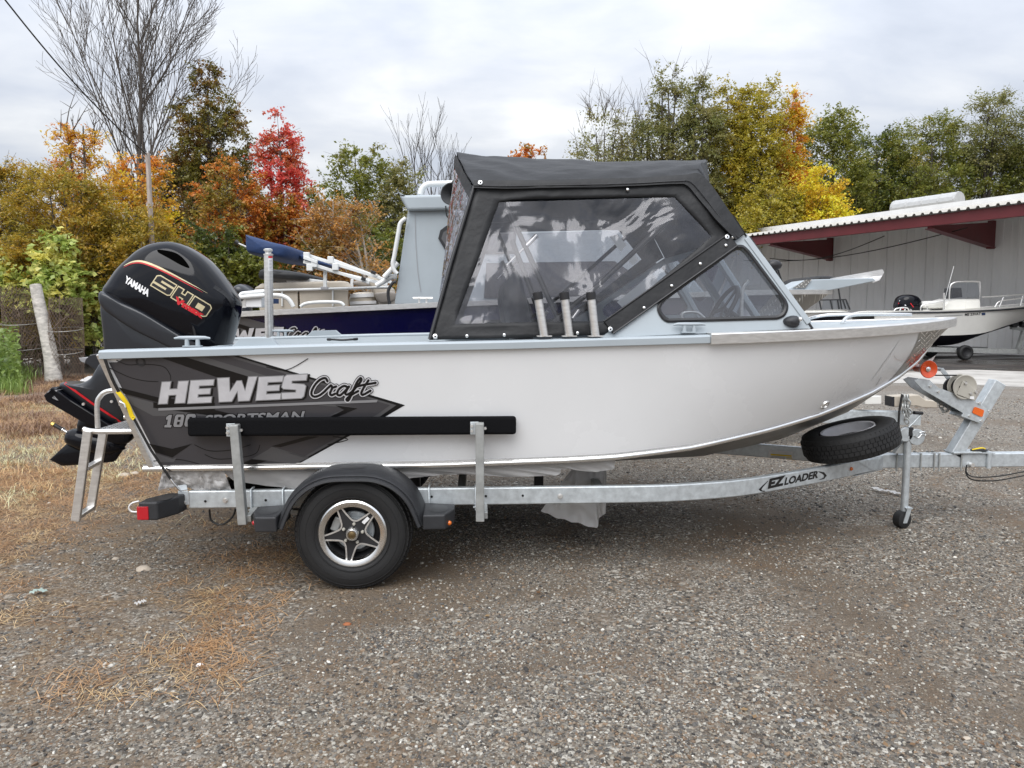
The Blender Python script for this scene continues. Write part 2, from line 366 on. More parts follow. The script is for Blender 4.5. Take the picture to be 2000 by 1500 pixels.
def text2(txt, O, U, V, offset=0., sp=1., fat_only=False):
    """lettering: text fitted into the parallelogram O + u U + v V (v upwards)"""
    cu = bpy.data.curves.new('t', 'FONT'); cu.body = txt; cu.offset = offset; cu.space_character = sp; cu.resolution_u = 4; cu.fill_mode = 'FRONT'
    ob = bpy.data.objects.new('t', cu); COL.objects.link(ob); bpy.context.view_layer.update()
    me = ob.evaluated_get(bpy.context.evaluated_depsgraph_get()).to_mesh(); vs_ = [v.co.copy() for v in me.vertices]; fs = [list(p.vertices) for p in me.polygons]
    ob.to_mesh_clear(); bpy.data.objects.remove(ob); bpy.data.curves.remove(cu)
    x0, x1 = min(v.x for v in vs_), max(v.x for v in vs_); y0, y1 = min(v.y for v in vs_), max(v.y for v in vs_)
    O, U, V = Vector(O), Vector(U), Vector(V)
    V_ = [tuple(O + U * ((v.x - x0) / (x1 - x0)) + V * ((v.y - y0) / (y1 - y0))) for v in vs_]
    return V_, fs
def bvh_of(o):
    dg = bpy.context.evaluated_depsgraph_get(); bm = bmesh.new(); bm.from_mesh(o.data)
    r = root_of(o); off = ORG.get(r, Vector((0, 0, 0))) if r is not o else Vector(o.location)
    bmesh.ops.translate(bm, verts=bm.verts, vec=off); t = BVHTree.FromBMesh(bm); bm.free(); return t
def lay(mb, shape, tree, off=.002, mi=0):
    V_, F_ = shape; P_ = []; ok = []
    for x, y in V_:
        d = ray(x, y).normalized(); h = tree.ray_cast(CAM, d)
        if h[0] is None: P_.append(Vector((0, 0, 0))); ok.append(False); continue
        n = h[1] if h[1].dot(d) < 0 else -h[1]
        P_.append(h[0] + n * off); ok.append(True)
    mb.add(P_, [f for f in F_ if all(ok[i] for i in f)], mi)
# ------------------------------------------------------------------ ground
def node_math(t, op, a, b=None, c=None, clamp=False):
    n = t.nodes.new('ShaderNodeMath'); n.operation = op; n.use_clamp = clamp
    for i, v in enumerate((a, b, c)):
        if v is None: continue
        if isinstance(v, (int, float)): n.inputs[i].default_value = v
        else: t.links.new(v, n.inputs[i])
    return n.outputs[0]
def ground_material():
    m = bpy.data.materials.new('gravel_ground'); m.use_nodes = True; t = m.node_tree; p = t.nodes['Principled BSDF']; l = t.links.new
    p.inputs['Roughness'].default_value = .9; p.inputs['Specular IOR Level'].default_value = .25
    g = t.nodes.new('ShaderNodeNewGeometry'); pos = g.outputs['Position']; s = t.nodes.new('ShaderNodeSeparateXYZ'); l(pos, s.inputs[0])
    def nz(sc, det=5, rough=.6, dist=0.):
        n = t.nodes.new('ShaderNodeTexNoise'); n.inputs['Scale'].default_value = sc; n.inputs['Detail'].default_value = det; n.inputs['Roughness'].default_value = rough
        n.inputs['Distortion'].default_value = dist; l(pos, n.inputs[0]); return n.outputs[0]
    def rp(src, stops):
        r = t.nodes.new('ShaderNodeValToRGB'); e = r.color_ramp.elements
        while len(e) < len(stops): e.new(.5)
        for k, (q, c) in enumerate(stops): e[k].position = q; e[k].color = (*c, 1)
        l(src, r.inputs[0]); return r.outputs[0]
    def mixc(f, a, b):
        n = t.nodes.new('ShaderNodeMix'); n.data_type = 'RGBA'
        l(f, n.inputs[0]) if not isinstance(f, float) else setattr(n.inputs[0], 'default_value', f)
        l(a, n.inputs[6]); l(b, n.inputs[7]); return n.outputs[2]
    def voro(sc, feat='F1'):
        v = t.nodes.new('ShaderNodeTexVoronoi'); v.inputs['Scale'].default_value = sc; v.feature = feat; l(pos, v.inputs[0]); return v
    v1, v2 = voro(52), voro(110)
    stone = lambda v: rp(node_math(t, 'FRACT', node_math(t, 'MULTIPLY', sepc(v), 1.)), [(0, (.042, .036, .030)), (.3, (.115, .103, .087)), (.52, (.185, .166, .138)), (.68, (.16, .114, .076)), (.84, (.27, .245, .21)), (1, (.52, .49, .43))])
    def sepc(v):
        q = t.nodes.new('ShaderNodeSeparateColor'); l(v.outputs['Color'], q.inputs[0]); return q.outputs[0]
    c1, c2 = stone(v1), stone(v2)
    st = mixc(rp_f(t, l, nz(2.5, 4), .42, .58), c1, c2)
    fine = rp(nz(160, 3, .8), [(.34, (.020, .015, .012)), (.48, (.095, .070, .048)), (.62, (.19, .148, .108)), (.72, (.48, .44, .38))])
    dirt = rp(nz(1.7, 6, .62), [(.3, (.12, .098, .075)), (.5, (.185, .153, .12)), (.68, (.24, .208, .17))])
    dirtc = mixc(.68, dirt, fine)
    nd = nz(.55, 5, .62, .4)
    fdirt = rp_f(t, l, nd, .47, .60)
    base = mixc(fdirt, st, dirtc)
    # rust-brown stains and dry litter, thicker to the stern side
    xx = node_math(t, 'MULTIPLY_ADD', s.outputs[0], -.42, .35)
    lit = node_math(t, 'ADD', xx, node_math(t, 'MULTIPLY', node_math(t, 'SUBTRACT', nz(.8, 6, .65, .5), .5), 3.2), clamp=True)
    litc = rp(nz(38, 5, .75), [(.32, (.055, .035, .020)), (.45, (.13, .085, .05)), (.58, (.23, .165, .10)), (.70, (.42, .34, .22))])
    lf = node_math(t, 'MULTIPLY', lit, rp_f(t, l, nz(5, 5, .7), .36, .62))
    base = mixc(lf, base, litc)
    rust = node_math(t, 'MULTIPLY', rp_f(t, l, nz(1.1, 5, .65, 1.), .53, .68), .6)
    base = mixc(rust, base, rp(nz(60, 3), [(.3, (.085, .058, .038)), (.7, (.20, .138, .088))]))
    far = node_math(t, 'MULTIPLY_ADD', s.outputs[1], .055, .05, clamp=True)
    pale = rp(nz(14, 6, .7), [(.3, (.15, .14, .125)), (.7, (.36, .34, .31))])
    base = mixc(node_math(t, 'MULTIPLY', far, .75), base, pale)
    l(base, p.inputs['Base Color'])
    h = node_math(t, 'ADD', node_math(t, 'MULTIPLY', node_math(t, 'SUBTRACT', 1, v1.outputs['Distance']), .7), node_math(t, 'MULTIPLY', nz(120, 4, .7), .5))
    b = t.nodes.new('ShaderNodeBump'); b.inputs['Strength'].default_value = .9; b.inputs['Distance'].default_value = .012
    l(h, b.inputs['Height']); l(b.outputs[0], p.inputs['Normal']); return m
def rp_f(t, l, src, a, b):
    r = t.nodes.new('ShaderNodeMapRange'); r.interpolation_type = 'SMOOTHSTEP'; l(src, r.inputs[0]); r.inputs[1].default_value = a; r.inputs[2].default_value = b; return r.outputs[0]
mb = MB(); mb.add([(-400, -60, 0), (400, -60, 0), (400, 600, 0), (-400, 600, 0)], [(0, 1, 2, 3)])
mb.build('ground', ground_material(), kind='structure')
# pale concrete apron and wet asphalt in front of the shed
def slab_mat(name, stops, rough, scale, wet=False):
    m = bpy.data.materials.new(name); m.use_nodes = True; t = m.node_tree; p = t.nodes['Principled BSDF']; l = t.links.new
    g = t.nodes.new('ShaderNodeNewGeometry'); n = t.nodes.new('ShaderNodeTexNoise'); n.inputs['Scale'].default_value = scale; n.inputs['Detail'].default_value = 7; n.inputs['Roughness'].default_value = .65; l(g.outputs['Position'], n.inputs[0])
    r = t.nodes.new('ShaderNodeValToRGB'); e = r.color_ramp.elements
    while len(e) < len(stops): e.new(.5)
    for k, (q, c) in enumerate(stops): e[k].position = q; e[k].color = (*c, 1)
    l(n.outputs[0], r.inputs[0]); l(r.outputs[0], p.inputs['Base Color']); p.inputs['Roughness'].default_value = rough
    if wet:
        q = t.nodes.new('ShaderNodeMapRange'); q.inputs[1].default_value = .44; q.inputs[2].default_value = .56; q.inputs[3].default_value = .8; q.inputs[4].default_value = .22
        mp = t.nodes.new('ShaderNodeMapping'); mp.inputs['Scale'].default_value = (.25, .9, 1); n2 = t.nodes.new('ShaderNodeTexNoise'); n2.inputs['Scale'].default_value = .5; n2.inputs['Detail'].default_value = 4
        l(g.outputs['Position'], mp.inputs[0]); l(mp.outputs[0], n2.inputs[0]); l(n2.outputs[0], q.inputs[0]); l(q.outputs[0], p.inputs['Roughness'])
    return m
def sheet_px(name, pts, z, m):
    mb = MB(); mb.add([PZ(x, y, z) for x, y in pts], [tuple(range(len(pts)))]); return mb.build(name, m, kind='structure')
sheet_px('concrete_apron', [(1700, 733), (1820, 724), (1900, 722), (2300, 737), (2300, 772), (2010, 756), (1900, 752), (1800, 748), (1700, 748)], .004,
         slab_mat('pale_concrete', [(.3, (.30, .28, .255)), (.5, (.42, .40, .37)), (.7, (.52, .50, .46))], .85, 1.4))
sheet_px('asphalt_pavement', [(1560, 726), (1820, 723), (1900, 721), (2300, 736), (2500, 672), (1560, 672)], .008,
         slab_mat('wet_asphalt', [(.3, (.014, .012, .011)), (.5, (.032, .026, .022)), (.7, (.075, .06, .048))], .6, .7, True))
# ------------------------------------------------------------------ loose gravel: stones instanced on scattered points
def stone_mat():
    m = bpy.data.materials.new('gravel_stone'); m.use_nodes = True; t = m.node_tree; p = t.nodes['Principled BSDF']; l = t.links.new
    o = t.nodes.new('ShaderNodeObjectInfo'); r = t.nodes.new('ShaderNodeValToRGB'); e = r.color_ramp.elements
    stops = [(0, (.040, .037, .035)), (.18, (.095, .090, .084)), (.36, (.165, .156, .140)), (.52, (.24, .215, .172)), (.64, (.145, .098, .064)), (.76, (.24, .170, .112)), (.87, (.33, .31, .265)), (.985, (.43, .41, .365)), (1, (.66, .64, .58))]
    while len(e) < len(stops): e.new(.5)
    for k, (q, c) in enumerate(stops): e[k].position = q; e[k].color = (*c, 1)
    l(o.outputs['Random'], r.inputs[0]); n = t.nodes.new('ShaderNodeTexNoise'); n.inputs['Scale'].default_value = 2.5; n.inputs['Detail'].default_value = 4
    c = t.nodes.new('ShaderNodeTexCoord'); l(c.outputs['Object'], n.inputs[0]); mx_ = t.nodes.new('ShaderNodeMix'); mx_.data_type = 'RGBA'; mx_.blend_type = 'OVERLAY'; mx_.inputs[0].default_value = .5
    l(r.outputs[0], mx_.inputs[6]); l(n.outputs[0], mx_.inputs[7]); l(mx_.outputs[2], p.inputs['Base Color']); p.inputs['Roughness'].default_value = .8; p.inputs['Specular IOR Level'].default_value = .3
    return m
M_stone = stone_mat()
stones = bpy.data.collections.new('stone_shapes')
for k in range(9):
    bm = bmesh.new(); bmesh.ops.create_icosphere(bm, subdivisions=1, radius=1)
    sx, sy, sz = random.uniform(.8, 1.25), random.uniform(.55, .9), random.uniform(.3, .6)
    for v in bm.verts:
        j = random.uniform(.72, 1.12); v.co = Vector((v.co.x * sx, v.co.y * sy, v.co.z * sz)) * j
    bm.verts.ensure_lookup_table()
    me = bpy.data.meshes.new('stone_shape'); bm.to_mesh(me); bm.free(); me.materials.append(M_stone)
    if k > 4: me.polygons.foreach_set('use_smooth', [True] * len(me.polygons)); me.set_sharp_from_angle(angle=math.radians(40))
    stones.objects.link(bpy.data.objects.new('stone_shape', me))
def scatter_points():
    rng = np.random.default_rng(5); P_ = []; S_ = []
    for (d0, d1, n, s0, s1) in ((2.3, 3.6, 60000, .0035, .0125), (3.4, 5.2, 66000, .0045, .0135), (5.0, 8.2, 56000, .007, .016), (8.0, 14., 30000, .011, .022)):
        d = np.sqrt(rng.uniform(d0 * d0, d1 * d1, n)); a = rng.uniform(-.80, .80, n)
        x = CAM.x + d * (_fw.x + _rt.x * a); y = CAM.y + d * (_fw.y + _rt.y * a)
        for i in range(n):
            X, Y = float(x[i]), float(y[i])
            q = noise.noise((X * .55, Y * .55, 3.)) + .5 * noise.noise((X * 1.7, Y * 1.7, 9.)) + .25 * noise.noise((X * 5, Y * 5, 2.))
            q += max(-.3, min(.3, (X - .2) * .08))
            if Y < -2.9 and -1.5 < X < 2: q -= .12
            keep = .50 + q * .75
            if rng.random() > keep: continue
            P_.append((X, Y, 0.)); S_.append(s0 * .8 + (s1 - s0) * rng.random() ** 3.2 + (.010 * rng.random() * (s1 / .0125) if rng.random() < .03 else 0))
    return np.array(P_, np.float32), np.array(S_, np.float32)
pts, scl = scatter_points(); n_ = len(pts); pts[:, 2] = scl * .12
me = bpy.data.meshes.new('gravel'); me.vertices.add(n_); me.vertices.foreach_set('co', pts.ravel())
at = me.attributes.new('size', 'FLOAT', 'POINT'); at.data.foreach_set('value', scl)
rot = np.random.default_rng(3).uniform(-1, 1, (n_, 3)).astype(np.float32); rot[:, :2] *= .45; rot[:, 2] *= 3.14
at = me.attributes.new('turn', 'FLOAT_VECTOR', 'POINT'); at.data.foreach_set('vector', rot.ravel())
at = me.attributes.new('shape', 'INT', 'POINT'); at.data.foreach_set('value', np.random.default_rng(4).integers(0, 9, n_).astype(np.int32))
gr_ = bpy.data.objects.new('gravel', me); COL.objects.link(gr_); gr_['kind'] = 'stuff'; gr_['label'] = 'loose grey and brown gravel stones scattered over the yard'
ng = bpy.data.node_groups.new('scatter_stones', 'GeometryNodeTree'); ng.interface.new_socket('Geometry', in_out='INPUT', socket_type='NodeSocketGeometry'); ng.interface.new_socket('Geometry', in_out='OUTPUT', socket_type='NodeSocketGeometry')
gi, go = ng.nodes.new('NodeGroupInput'), ng.nodes.new('NodeGroupOutput'); ip = ng.nodes.new('GeometryNodeInstanceOnPoints'); ci = ng.nodes.new('GeometryNodeCollectionInfo')
ci.inputs['Collection'].default_value = stones; ci.inputs['Separate Children'].default_value = True; ci.inputs['Reset Children'].default_value = True
def nattr(nm_, ty):
    a = ng.nodes.new('GeometryNodeInputNamedAttribute'); a.data_type = ty; a.inputs['Name'].default_value = nm_; return a.outputs[0]
ng.links.new(gi.outputs[0], ip.inputs['Points']); ng.links.new(ci.outputs[0], ip.inputs['Instance']); ip.inputs['Pick Instance'].default_value = True
ng.links.new(nattr('shape', 'INT'), ip.inputs['Instance Index']); ng.links.new(nattr('size', 'FLOAT'), ip.inputs['Scale'])
er = ng.nodes.new('FunctionNodeEulerToRotation'); ng.links.new(nattr('turn', 'FLOAT_VECTOR'), er.inputs[0]); ng.links.new(er.outputs[0], ip.inputs['Rotation'])
ng.links.new(ip.outputs[0], go.inputs[0]); gr_.modifiers.new('scatter', 'NODES').node_group = ng
# ------------------------------------------------------------------ the white boat
boat = thing('power_boat', 'white aluminium sport boat with dark grey stern graphic and black canvas top', 'boat', (1.4, 0, 0))
def yg(x):
    return -1.14 if x < 1.8 else -1.14 * max(0., 1 - ((x - 1.8) / (4.29 - 1.8)) ** 2.6)
ZG = [(-1.38, 1.392), (-.12, 1.424), (.92, 1.443), (2.26, 1.479), (3.1, 1.508), (3.7, 1.533), (4.29, 1.560)]
XC0, XC1 = -1.2, 4.13
def yc(x):
    return -.95 if x < 1.2 else -.95 * max(0., 1 - ((x - 1.2) / (XC1 - 1.2)) ** 2.2)
def on_chine(px, py):
    y = -.8
    for _ in range(40):
        q = PY(px, py, y); y = .6 * y + .4 * yc(q.x)
    return q
ZC = [(XC0, .680)] + [(lambda q: (q.x, q.z))(on_chine(*p)) for p in [(850, 908), (1100, 899), (1200, 893), (1350, 874), (1500, 839), (1600, 809), (1700, 767), (1750, 738), (1790, 707)]] + [(XC1, 1.40)]
ZK = [(XC0, .50), (1.6, .50), (2.4, .535), (3.0, .66), (3.5, .86), (3.9, 1.12), (XC1 + .005, 1.395)]
NS = 72
ss = [1 - (1 - i / NS) ** 1.25 for i in range(NS + 1)]
GX = [-1.38 + s * 5.67 for s in ss]; CX = [XC0 + s * (XC1 - XC0) for s in ss]
def g_pt(i, sg=-1, dz=0., dy=0.): return Vector((GX[i], -sg * (yg(GX[i]) + dy) if sg == 1 else yg(GX[i]) + dy, interp(GX[i], ZG) + dz))
def c_pt(i, sg=-1): y = yc(CX[i]); return Vector((CX[i], y if sg == -1 else -y, interp(CX[i], ZC)))
def k_pt(i): return Vector((CX[i], 0, interp(CX[i], ZK)))
RAIL = .05
def side_pt(i, t, sg=-1, off=0.):
    a, b = g_pt(i, sg, -RAIL * .6), c_pt(i, sg); p = a.lerp(b, t)
    bow = max(0, (ss[i] - .55) / .45); p.y += (-1 if sg == -1 else 1) * .05 * math.sin(math.pi * t) * bow * (1 - bow) * 2      # slight belly of the bow panel
    p.y += sg * off; return p
NT = 10
def plate_x(t):                                    # aft edge of the bare tread plate at the bow, as station fraction
    px, py = interp(t, [(0, 1797), (.12, 1789), (.3, 1772), (.5, 1752), (.7, 1736), (.85, 1722), (1, 1705)]), 0
    return px
sides = []
for sg in (-1, 1):
    mb = MB(); mb.loft([[side_pt(i, j / NT, sg) for j in range(NT + 1)] for i in range(NS + 1)])
    o = mb.build('hull_side', M_white, boat, smooth=40); sides.append(o)
    mb = MB(); mb.loft([[c_pt(i, sg), c_pt(i, sg).lerp(k_pt(i), .5), k_pt(i)] for i in range(NS + 1)]); mb.build('hull_bottom', M_steelbare, boat, smooth=40)
    # chine extrusion: a bright rounded moulding
    mb = MB(); secs = []
    for i in range(NS + 1):
        c = c_pt(i, sg); w_ = sg; e = 1. if i < NS else .5
        if i == 0: c = c + Vector((-.0, 0, 0))
        secs.append([c + Vector((0, w_ * a * e, b)) for a, b in ((.001, .028), (.009, .026), (.010, .016), (.020, .011), (.024, .0), (.020, -.013), (.004, -.018), (-.012, -.014))])
    secs.insert(0, [p + Vector((-.055, 0, 0)) for p in secs[0]])
    mb.loft(secs, closed=True, cap=True); mb.build('chine_moulding', M_bright, boat, smooth=50)
    # gunwale extrusion, pale grey aft and bare metal forward
    def rail(i0, i1, prof):
        m_ = MB(); m_.loft([[g_pt(i, sg) + Vector((0, (sg if True else 0) * a, b)) for a, b in prof] for i in range(i0, i1 + 1)], closed=True, cap=True); return m_
    iR = next(i for i in range(NS) if GX[i] > 2.02)
    rail(0, iR, [(.022, -.010), (.010, 0), (-.075, .002), (-.085, -.010), (-.085, -.022), (.004, -.034), (.006, -.050), (.020, -.048)]).build('gunwale_rail', M_grey, boat, smooth=30, bevel=.002)
    rail(iR, NS - 1, [(.034, .004), (.028, .010), (-.07, .012), (-.08, 0), (-.08, -.02), (.004, -.036), (.006, -.058), (.030, -.054)]).build('rub_rail', M_alu, boat, smooth=30, bevel=.002)
    # inner lining
    mb = MB(); mb.loft([[g_pt(i, sg, -.01) - Vector((0, sg * .08, 0)), (lambda q: Vector((max(q.x, -1.15), q.y - sg * min(.08, abs(q.y) * .9), q.z)))(side_pt(i, .66 if GX[i] < 2.4 else .25, sg))] for i in range(0, NS - 6)]); mb.build('inner_lining', M_grey, boat, smooth=40)
mb = MB(); mb.loft([[Vector((GX[i], s_ * max(.01, min(abs(yg(GX[i])) - .13, abs(yc(GX[i])) - .03)), .93 if GX[i] < 2.5 else 1.12)) for s_ in (-1, 1)] for i in range(2, NS - 8) if GX[i] < 2.35]); mb.build('deck', M_grey, boat)
# transom with rounded edge
mb = MB(); a0, b0 = g_pt(0, -1, -.02), c_pt(0, -1)
prof = [Vector((a0.x, -1.13, a0.z)), Vector((b0.x, -.945, b0.z)), Vector((b0.x, 0, .50)), Vector((b0.x, .945, b0.z)), Vector((a0.x, 1.13, a0.z)), Vector((a0.x + .09, .36, 1.14)), Vector((a0.x + .09, -.36, 1.14))]
mb.prism(prof, (.05, 0, 0)); mb.build('transom', M_steelbare, boat, bevel=.004)
mb = MB(); mb.bar(a0 + Vector((-.004, -.004, 0)), b0 + Vector((-.004, -.008, 0)), .03, .02, (0, 1, 0)); mb.build('transom_edge', M_alu, boat, bevel=.004)
mb = MB(); mb.box((-1.2, 0, 1.10), (.34, .74, .06)); mb.box((-1.03, 0, 1.24), (.03, .8, .28)); mb.build('motor_well', M_grey, boat, bevel=.006)
# bow deck
mb = MB(); i0 = next(i for i in range(NS) if GX[i] > 2.78)
mb.loft([[g_pt(i, -1, .004) + Vector((0, .06, 0)), Vector((GX[i], 0, interp(GX[i], ZG) + .012)), g_pt(i, 1, .004) - Vector((0, .06, 0))] for i in range(i0, NS - 3)]); mb.build('bow_deck', M_grey, boat, smooth=30)
mb = MB(); mb.tube(spline([(3.25, -.35, 1.53), (3.4, -.2, 1.585), (3.75, -.1, 1.59), (3.95, 0, 1.59), (3.75, .1, 1.59), (3.4, .2, 1.585), (3.25, .35, 1.53)], 6), .012); mb.build('bow_rail', M_bright, boat, smooth=60)
hull_bvh = bvh_of(sides[0])
# bare tread plate patch at the bow (outline measured on the hull)
PE = [(641, 1797), (668, 1790), (692, 1778), (714, 1762), (738, 1742), (762, 1718), (780, 1700)]
def side_f(f, t, sg, off=0.):
    k = min(f, NS - .001); i = int(k); return side_pt(i, t, sg, off).lerp(side_pt(i + 1, t, sg, off), k - i)
start = []
for j in range(NT + 1):
    t = .02 + .95 * j / NT; f = NS * .6
    while f < NS - .5:
        x_, y_ = proj(side_f(f, t, -1))
        if x_ >= interp(y_, PE): break
        f += .1
    start.append((t, f))
for sg in (-1, 1):
    mb = MB(); mb.loft([[side_f(lerp(f, NS - .02, i / 14), t, sg, .0035) for t, f in start] for i in range(15)]); o = mb.build('bow_tread_plate', M_steelbare, boat, smooth=40)
    if sg == -1: plate_bvh, plate_ob = bvh_of(o), o
def tread_marks(x0, y0, x1, y1, st, tree, par, keep=None, flat=1.):
    mb = MB(); k = 0; y = y0
    while y < y1:
        x = x0 + (st / 2 if k % 2 else 0)
        while x < x1:
            h = tree.ray_cast(CAM, ray(x, y).normalized())
            if h[0] is not None and (keep is None or keep(x, y)):
                a = math.radians(48 if (k + int((x - x0) / st)) % 2 else -42); c_, s_ = math.cos(a), math.sin(a) * flat; L_ = st * .42
                lay(mb, ([(x - c_ * L_, y - s_ * L_), (x + s_ * L_ * .28, y - c_ * L_ * .28 * flat), (x + c_ * L_, y + s_ * L_), (x - s_ * L_ * .28, y + c_ * L_ * .28 * flat)], [(0, 1, 2, 3)]), tree, .0025)
            x += st
        y += st * .5 * flat; k += 1
    mb.build('tread_diamonds', M_bright, par, kind='stuff')
tread_marks(1700, 636, 1870, 782, 9.5, plate_bvh, plate_ob)
mb = MB(); lay(mb, text2('WARNING', (1779, 718), (31, -32), (-6, -7), .01), plate_bvh, .002); mb.build('lettering', M_red, boat); mb = MB(); lay(mb, ribbon([(1776, 716), (1808, 684), (1814, 692), (1783, 722)], 1.2, True), plate_bvh, .002); mb.build('decal_border', M_red, boat)
# film creases on the bow panel
mb = MB(); mb.v = []; lay(mb, ribbon([(1702, 742), (1722, 715), (1740, 690), (1758, 662)], lambda t: 2.5 * (1 - abs(2 * t - 1)) + .5), hull_bvh, .004); mb.build('film_crease', M_whitep, boat); mb = MB(); lay(mb, ribbon([(1746, 693), (1752, 700), (1764, 705)], 2), hull_bvh, .004); mb.build('film_crease', M_whitep, boat); mb = MB()
lay(mb, ribbon([(1706, 775), (1712, 752), (1722, 735)], 1.5), hull_bvh, .004); mb.build('film_crease', M_whitep, boat)
# ---- stern graphic
mb = MB(); H_ = hull_bvh
lay(mb, poly2([(206, 694), (454, 691), (791, 791), (750, 815), (681, 852), (581, 907), (317, 911)], 60), H_, .0015, 1)
lay(mb, poly2([(206, 694), (446, 692), (774, 791), (744, 812), (676, 850), (575, 907), (317, 911)], 60), H_, .0024, 2)
lay(mb, poly2([(206, 694), (430, 692), (762, 791), (738, 808), (668, 849), (566, 907), (317, 911)], 60), H_, .0033, 0)
for p in ([(303, 694), (350, 693), (560, 758), (520, 770), (440, 742)], [(232, 756), (242, 768), (311, 786), (420, 800), (420, 786), (311, 776)], [(292, 866), (337, 876), (376, 866), (337, 893), (303, 882)],
          [(530, 871), (548, 873), (625, 852), (600, 852)], [(470, 906), (492, 896), (522, 899), (500, 907)], [(655, 791), (699, 797), (653, 816), (640, 816), (672, 800)], [(300, 785), (420, 800), (470, 812), (420, 812), (300, 796)]):
    bm_ = MB(); lay(bm_, poly2(p, 60), H_, .0042); bm_.build('graphic_band', M_ink, boat)
for p in ([(350, 693), (385, 692), (590, 755), (560, 758)], [(244, 771), (311, 789), (420, 803), (420, 812), (300, 812), (258, 790)], [(303, 884), (337, 896), (345, 893), (340, 902), (312, 902)], [(531, 872), (604, 893), (596, 897), (526, 876)], [(492, 896), (530, 874), (604, 893), (575, 906), (522, 899)], [(620, 791), (655, 789), (672, 800), (640, 812), (700, 797)]):
    bm_ = MB(); lay(bm_, poly2(p, 60), H_, .0038); bm_.build('graphic_band', M_gfx1, boat)
mb.build('stern_graphic', [M_gfx0, M_ink, M_gfx1], boat)
mb = MB()
for p in ([(228, 703), (250, 712), (280, 711), (318, 715), (332, 730), (334, 742)], [(212, 717), (250, 735), (280, 743), (310, 745)], [(400, 887), (425, 896), (470, 893), (500, 885), (508, 868)], [(380, 868), (410, 880), (455, 878), (490, 868)], [(300, 900), (350, 897), (390, 906)], [(602, 700), (560, 722), (520, 716)], [(640, 868), (680, 858), (650, 852)]):
    lay(mb, ribbon([tuple(q.xy) for q in spline([Vector((a, b, 0)) for a, b in p], 5)], 1.6), H_, .0036); mb.build('contour_line', M_ink, boat); mb = MB()
E_ = (-5.2, -45.0)      # lettering leans and climbs with the sheer
def hewes(mb, off, d, mi):
    base = [(310.5, 788), (367, 788), (423, 785.5), (499, 782), (549, 779)]; wid = [55, 52, 68, 55, 54]; hts = [44, 45, 46, 46, 48]
    for ch, (bx, by), w_, h_ in zip('HEWES', base, wid, hts):
        lay(mb, text2(ch, (bx - d, by + d), (w_ - 6 + 2 * d, -2.4 * (w_ / 56)), (6, -h_ - 2 * d), .055), H_, off, mi)
def block_letter(mb, polys, off, mi):
    for p in polys: lay(mb, poly2(p, 40), H_, off, mi)
def slab(ch):
    "heavy italic capitals on a unit box (u right, v up)"
    if ch == 'H': return [[(0, 0), (.34, 0), (.34, .38), (.62, .38), (.62, 0), (1, 0), (1, 1), (.62, 1), (.62, .66), (.34, .66), (.34, 1), (0, 1)]]
    if ch == 'E': return [[(0, 0), (1, 0), (1, .25), (.4, .25), (.4, .38), (.9, .38), (.9, .62), (.4, .62), (.4, .75), (1, .75), (1, 1), (0, 1)]]
    if ch == 'W': return [[(.12, 0), (.44, 0), (.55, .42), (.60, 0), (.88, 0), (1, 1), (.78, 1), (.74, .42), (.62, .85), (.5, .85), (.36, .42), (.30, 1), (0, 1)]]
    if ch == 'S': return [[(.06, 0), (.86, 0), (.95, .08), (.99, .5), (.9, .58), (.40, .64), (.40, .74), (.98, .74), (1, 1), (.16, 1), (.06, .92), (.0, .5), (.08, .42), (.60, .36), (.60, .26), (.02, .26)]]
def word(mb, chars, off, grow, mi):
    for ch, (bx, by, w_, h_, lean) in chars:
        for poly in slab(ch):
            cxm = [(bx + u * w_ + v * lean, by - u * w_ * .045 - v * h_) for u, v in poly]
            if grow:
                a = sum(cxm[i - 1][0] * cxm[i][1] - cxm[i][0] * cxm[i - 1][1] for i in range(len(cxm))); sgn = 1 if a > 0 else -1; q = []
                for i in range(len(cxm)):
                    p0, p1, p2 = [Vector(cxm[k % len(cxm)]) for k in (i - 1, i, i + 1)]; e1, e2 = (p1 - p0).normalized(), (p2 - p1).normalized()
                    n1_, n2_ = Vector((e1.y, -e1.x)) * sgn, Vector((e2.y, -e2.x)) * sgn; b_ = (n1_ + n2_); b_ = b_.normalized() if b_.length > .1 else n1_
                    q.append(tuple(p1 + b_ * grow / max(.45, b_.dot(n1_))))
                cxm = q
            lay(mb, poly2(cxm, 40), H_, off, mi)
HW = [('H', (310, 788.5, 52, 43, 7)), ('E', (367, 787.5, 46, 45, 6)), ('W', (419, 785, 78, 47, 6)), ('E', (500, 781.5, 48, 46, 6)), ('S', (548, 779, 48, 47, 5))]
mb = MB(); sh = [(c, (bx + 3, by + 2.2, w_, h_, ln)) for c, (bx, by, w_, h_, ln) in HW]
word(mb, sh, .0046, 1.8, 1); word(mb, HW, .0054, 1.0, 2); word(mb, HW, .0062, -.6, 0)
mb.build('lettering', [M_silver, M_ink, M_silver2], boat)
craft = [[(640, 744), (636, 738), (627, 740), (617, 749), (610, 761), (609, 770), (615, 774), (625, 771), (634, 764)], [(634, 764), (642, 756), (647, 752), (650, 756), (657, 754)], [(650, 756), (645, 767), (648, 771), (655, 768)],
         [(680, 756), (672, 753), (662, 760), (659, 769), (665, 771), (675, 762), (682, 754)], [(682, 754), (675, 766), (678, 770), (687, 765)], [(687, 765), (699, 752), (706, 742), (704, 738), (697, 747), (688, 767), (681, 781), (677, 779), (686, 771), (700, 763)],
         [(720, 742), (711, 756), (706, 767), (710, 770), (724, 762)], [(694, 755), (710, 751), (734, 747)]]
mb = MB()
